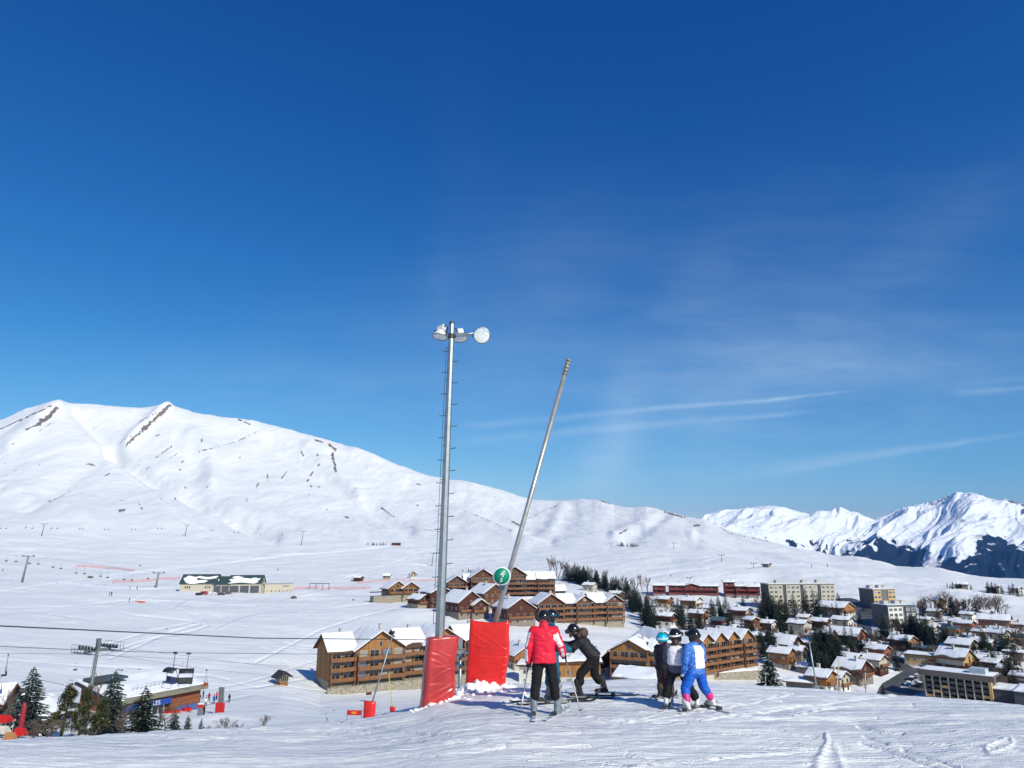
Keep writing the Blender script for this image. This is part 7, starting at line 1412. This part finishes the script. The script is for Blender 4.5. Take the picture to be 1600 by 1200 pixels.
# bus-shelter frame by the piste
P = gp(498, 922, 300); t = thing('open_shelter', P, 'open steel frame shelter right of the cream office', 'shelter', R(4))
for x in (-6.5, -2.2, 2.2, 6.5):
    for y in (0, 3): mb = MB(); mb.tube([(x, y, -1), (x, y, 4.2)], .10, 6); mb.build('post', M_dark, t)
mb = MB(); mb.box((0, 0, 4.2), (13.2, .2, .25)); mb.box((0, 3, 4.2), (13.2, .2, .25)); mb.build('beam', M_dark, t)
# netting fences
Net = mat('pale_red_net', (.62, .30, .28), .8, 0, .2, 4)
def fence(pts, h, label, rmin=300, n=None, m=Net):
    P = [gp(u, v, rmin) for u, v in pts]; t = thing('net_fence', P[0], label, 'fence'); mb = MB(); tot = sum((b - a).length for a, b in zip(P, P[1:])); n = n or min(70, int(tot / 2.2)); line = []
    for i in range(n + 1):
        f = i / n * (len(P) - 1); k = min(int(f), len(P) - 2); q = P[k].lerp(P[k+1], f - k); q.z = Hs(q.x, q.y); line.append(q - P[0])
    for a, b in zip(line, line[1:]):
        for j in range(5): z = h * (.15 + .2 * j); mb.add([a + Vector((0, 0, z)), b + Vector((0, 0, z)), b + Vector((0, 0, z + h * .09)), a + Vector((0, 0, z + h * .09))], [(0, 1, 2, 3)])
        for j in range(3): q = a.lerp(b, j / 3); mb.add([q + Vector((0, 0, .1)), q + Vector((.14, 0, .1)), q + Vector((.14, 0, h)), q + Vector((0, 0, h))], [(0, 1, 2, 3)])
    mb.build('net', m, t)
    for q in line[::4]: mb = MB(); mb.tube([q, q + Vector((0, 0, h + .2))], .07, 5); mb.build('post', M_redp, t)
fence([(176,911),(205,910),(240,908),(280,905)], 1.9, 'pale red safety net left of the garage'); fence([(118,886),(160,888),(210,893)], 1.6, 'faint red safety net on the left snowfield'); fence([(460,921),(520,920),(580,921)], 1.6, 'pink safety net between office and hamlet')
fence([(560,912),(640,908),(700,906)], 1.5, 'pink safety net behind the tan chalet'); fence([(1450,1062),(1452,1056)], 1.0, 'short rail beside the balcony block', 260)
# cars
def car(P, rz, m, label, snow=0, group=None, van=False):
    t = thing('parked_car', P, label, 'car', rz, group)
    mb = MB(); hh = 1.9 if van else 1.45
    prof = [(-2.1, .35), (2.1, .35), (2.15, .8), (1.5 if not van else 2.0, .95), (.8 if not van else 1.7, hh), (-1.4 if not van else -2.05, hh), (-2.1, .95)]
    mb.prism([(x, z) for x, z in prof][::-1], 'y', -.85, .85); mb.build('body', m, t)
    mb = MB(); 
    for s_ in (-1, 1): mb.prism([(-1.5, .98), (1.2, .98), (.72, hh - .12), (-1.25, hh - .12)][::-1], 'y', s_ * .86 - .01, s_ * .86 + .01)
    mb.build('side_window', Gl, t)
    for x in (-1.3, 1.3):
        for s_ in (-1, 1): mb = MB(); mb.tube([(x, s_ * .7, .33), (x, s_ * .88, .33)], .33, 14); mb.build('wheel', M_dark, t)
    if snow: mb = MB(); snow_sheet(mb, lambda a, b: Vector((-2.0 + 3.6 * a, -.8 + 1.6 * b, (hh if a < .7 else hh - (a - .7) * 2.0))), 8, 4, .3, rz); mb.build('snow', Rsn, t)
    return t
Cr = mat('red_car_paint', (.5, .02, .03), .25, spec=.6, coat=.5); Cw = mat('white_car_paint', (.75, .75, .75), .25, coat=.5); Cb = mat('black_car_paint', (.02, .02, .025), .2, coat=.5); Cg = mat('silver_car_paint', (.35, .37, .40), .25, .4, coat=.5); Cbl = mat('blue_car_paint', (.03, .07, .2), .25, coat=.5)
for u, v, rz, m, lab, sn, van in [(319, 929, .3, Cr, 'red car in front of the garage shutters', 0, True), (311, 930, 1.2, Cb, 'dark car left of the red one before the garage', 0, False), (334, 930, .2, Cw, 'white snowy car before the garage shutters', 1, False), (346, 930, .1, Cb, 'long black car before the garage shutters', 0, False),
    (1420, 1072, 1.1, Cbl, 'snow-topped blue car left of the balcony block, lowest', 1, False), (1425, 1064, 1.0, Cb, 'snow-topped black car left of the balcony block, middle', 1, False), (1434, 1060, .9, Cg, 'snow-topped silver car left of the balcony block, upper', 1, False), (1436, 1074, 1.4, Cb, 'dark car in the shade touching the balcony block', 1, True), (1337, 966, .8, Cg, 'silver car on the shaded village road', 0, False), (1352, 955, .4, Cb, 'dark car parked at the upper road bend', 0, False),
    (1347, 984, 1.4, Cb, 'dark car descending the shaded road', 0, False), (1398, 1030, 2.2, Cw, 'white car on the road beside the yellow hall', 0, False), (655, 946, .3, Cbl, 'dark blue car under the tan chalet balcony', 0, False)]:
    P = gp(u, v, 220); P.z += .25 if u > 1300 else 0; car(P, rz, m, lab, sn, van=van)
print('TREES', ntree, 'OBJ', len(bpy.data.objects))
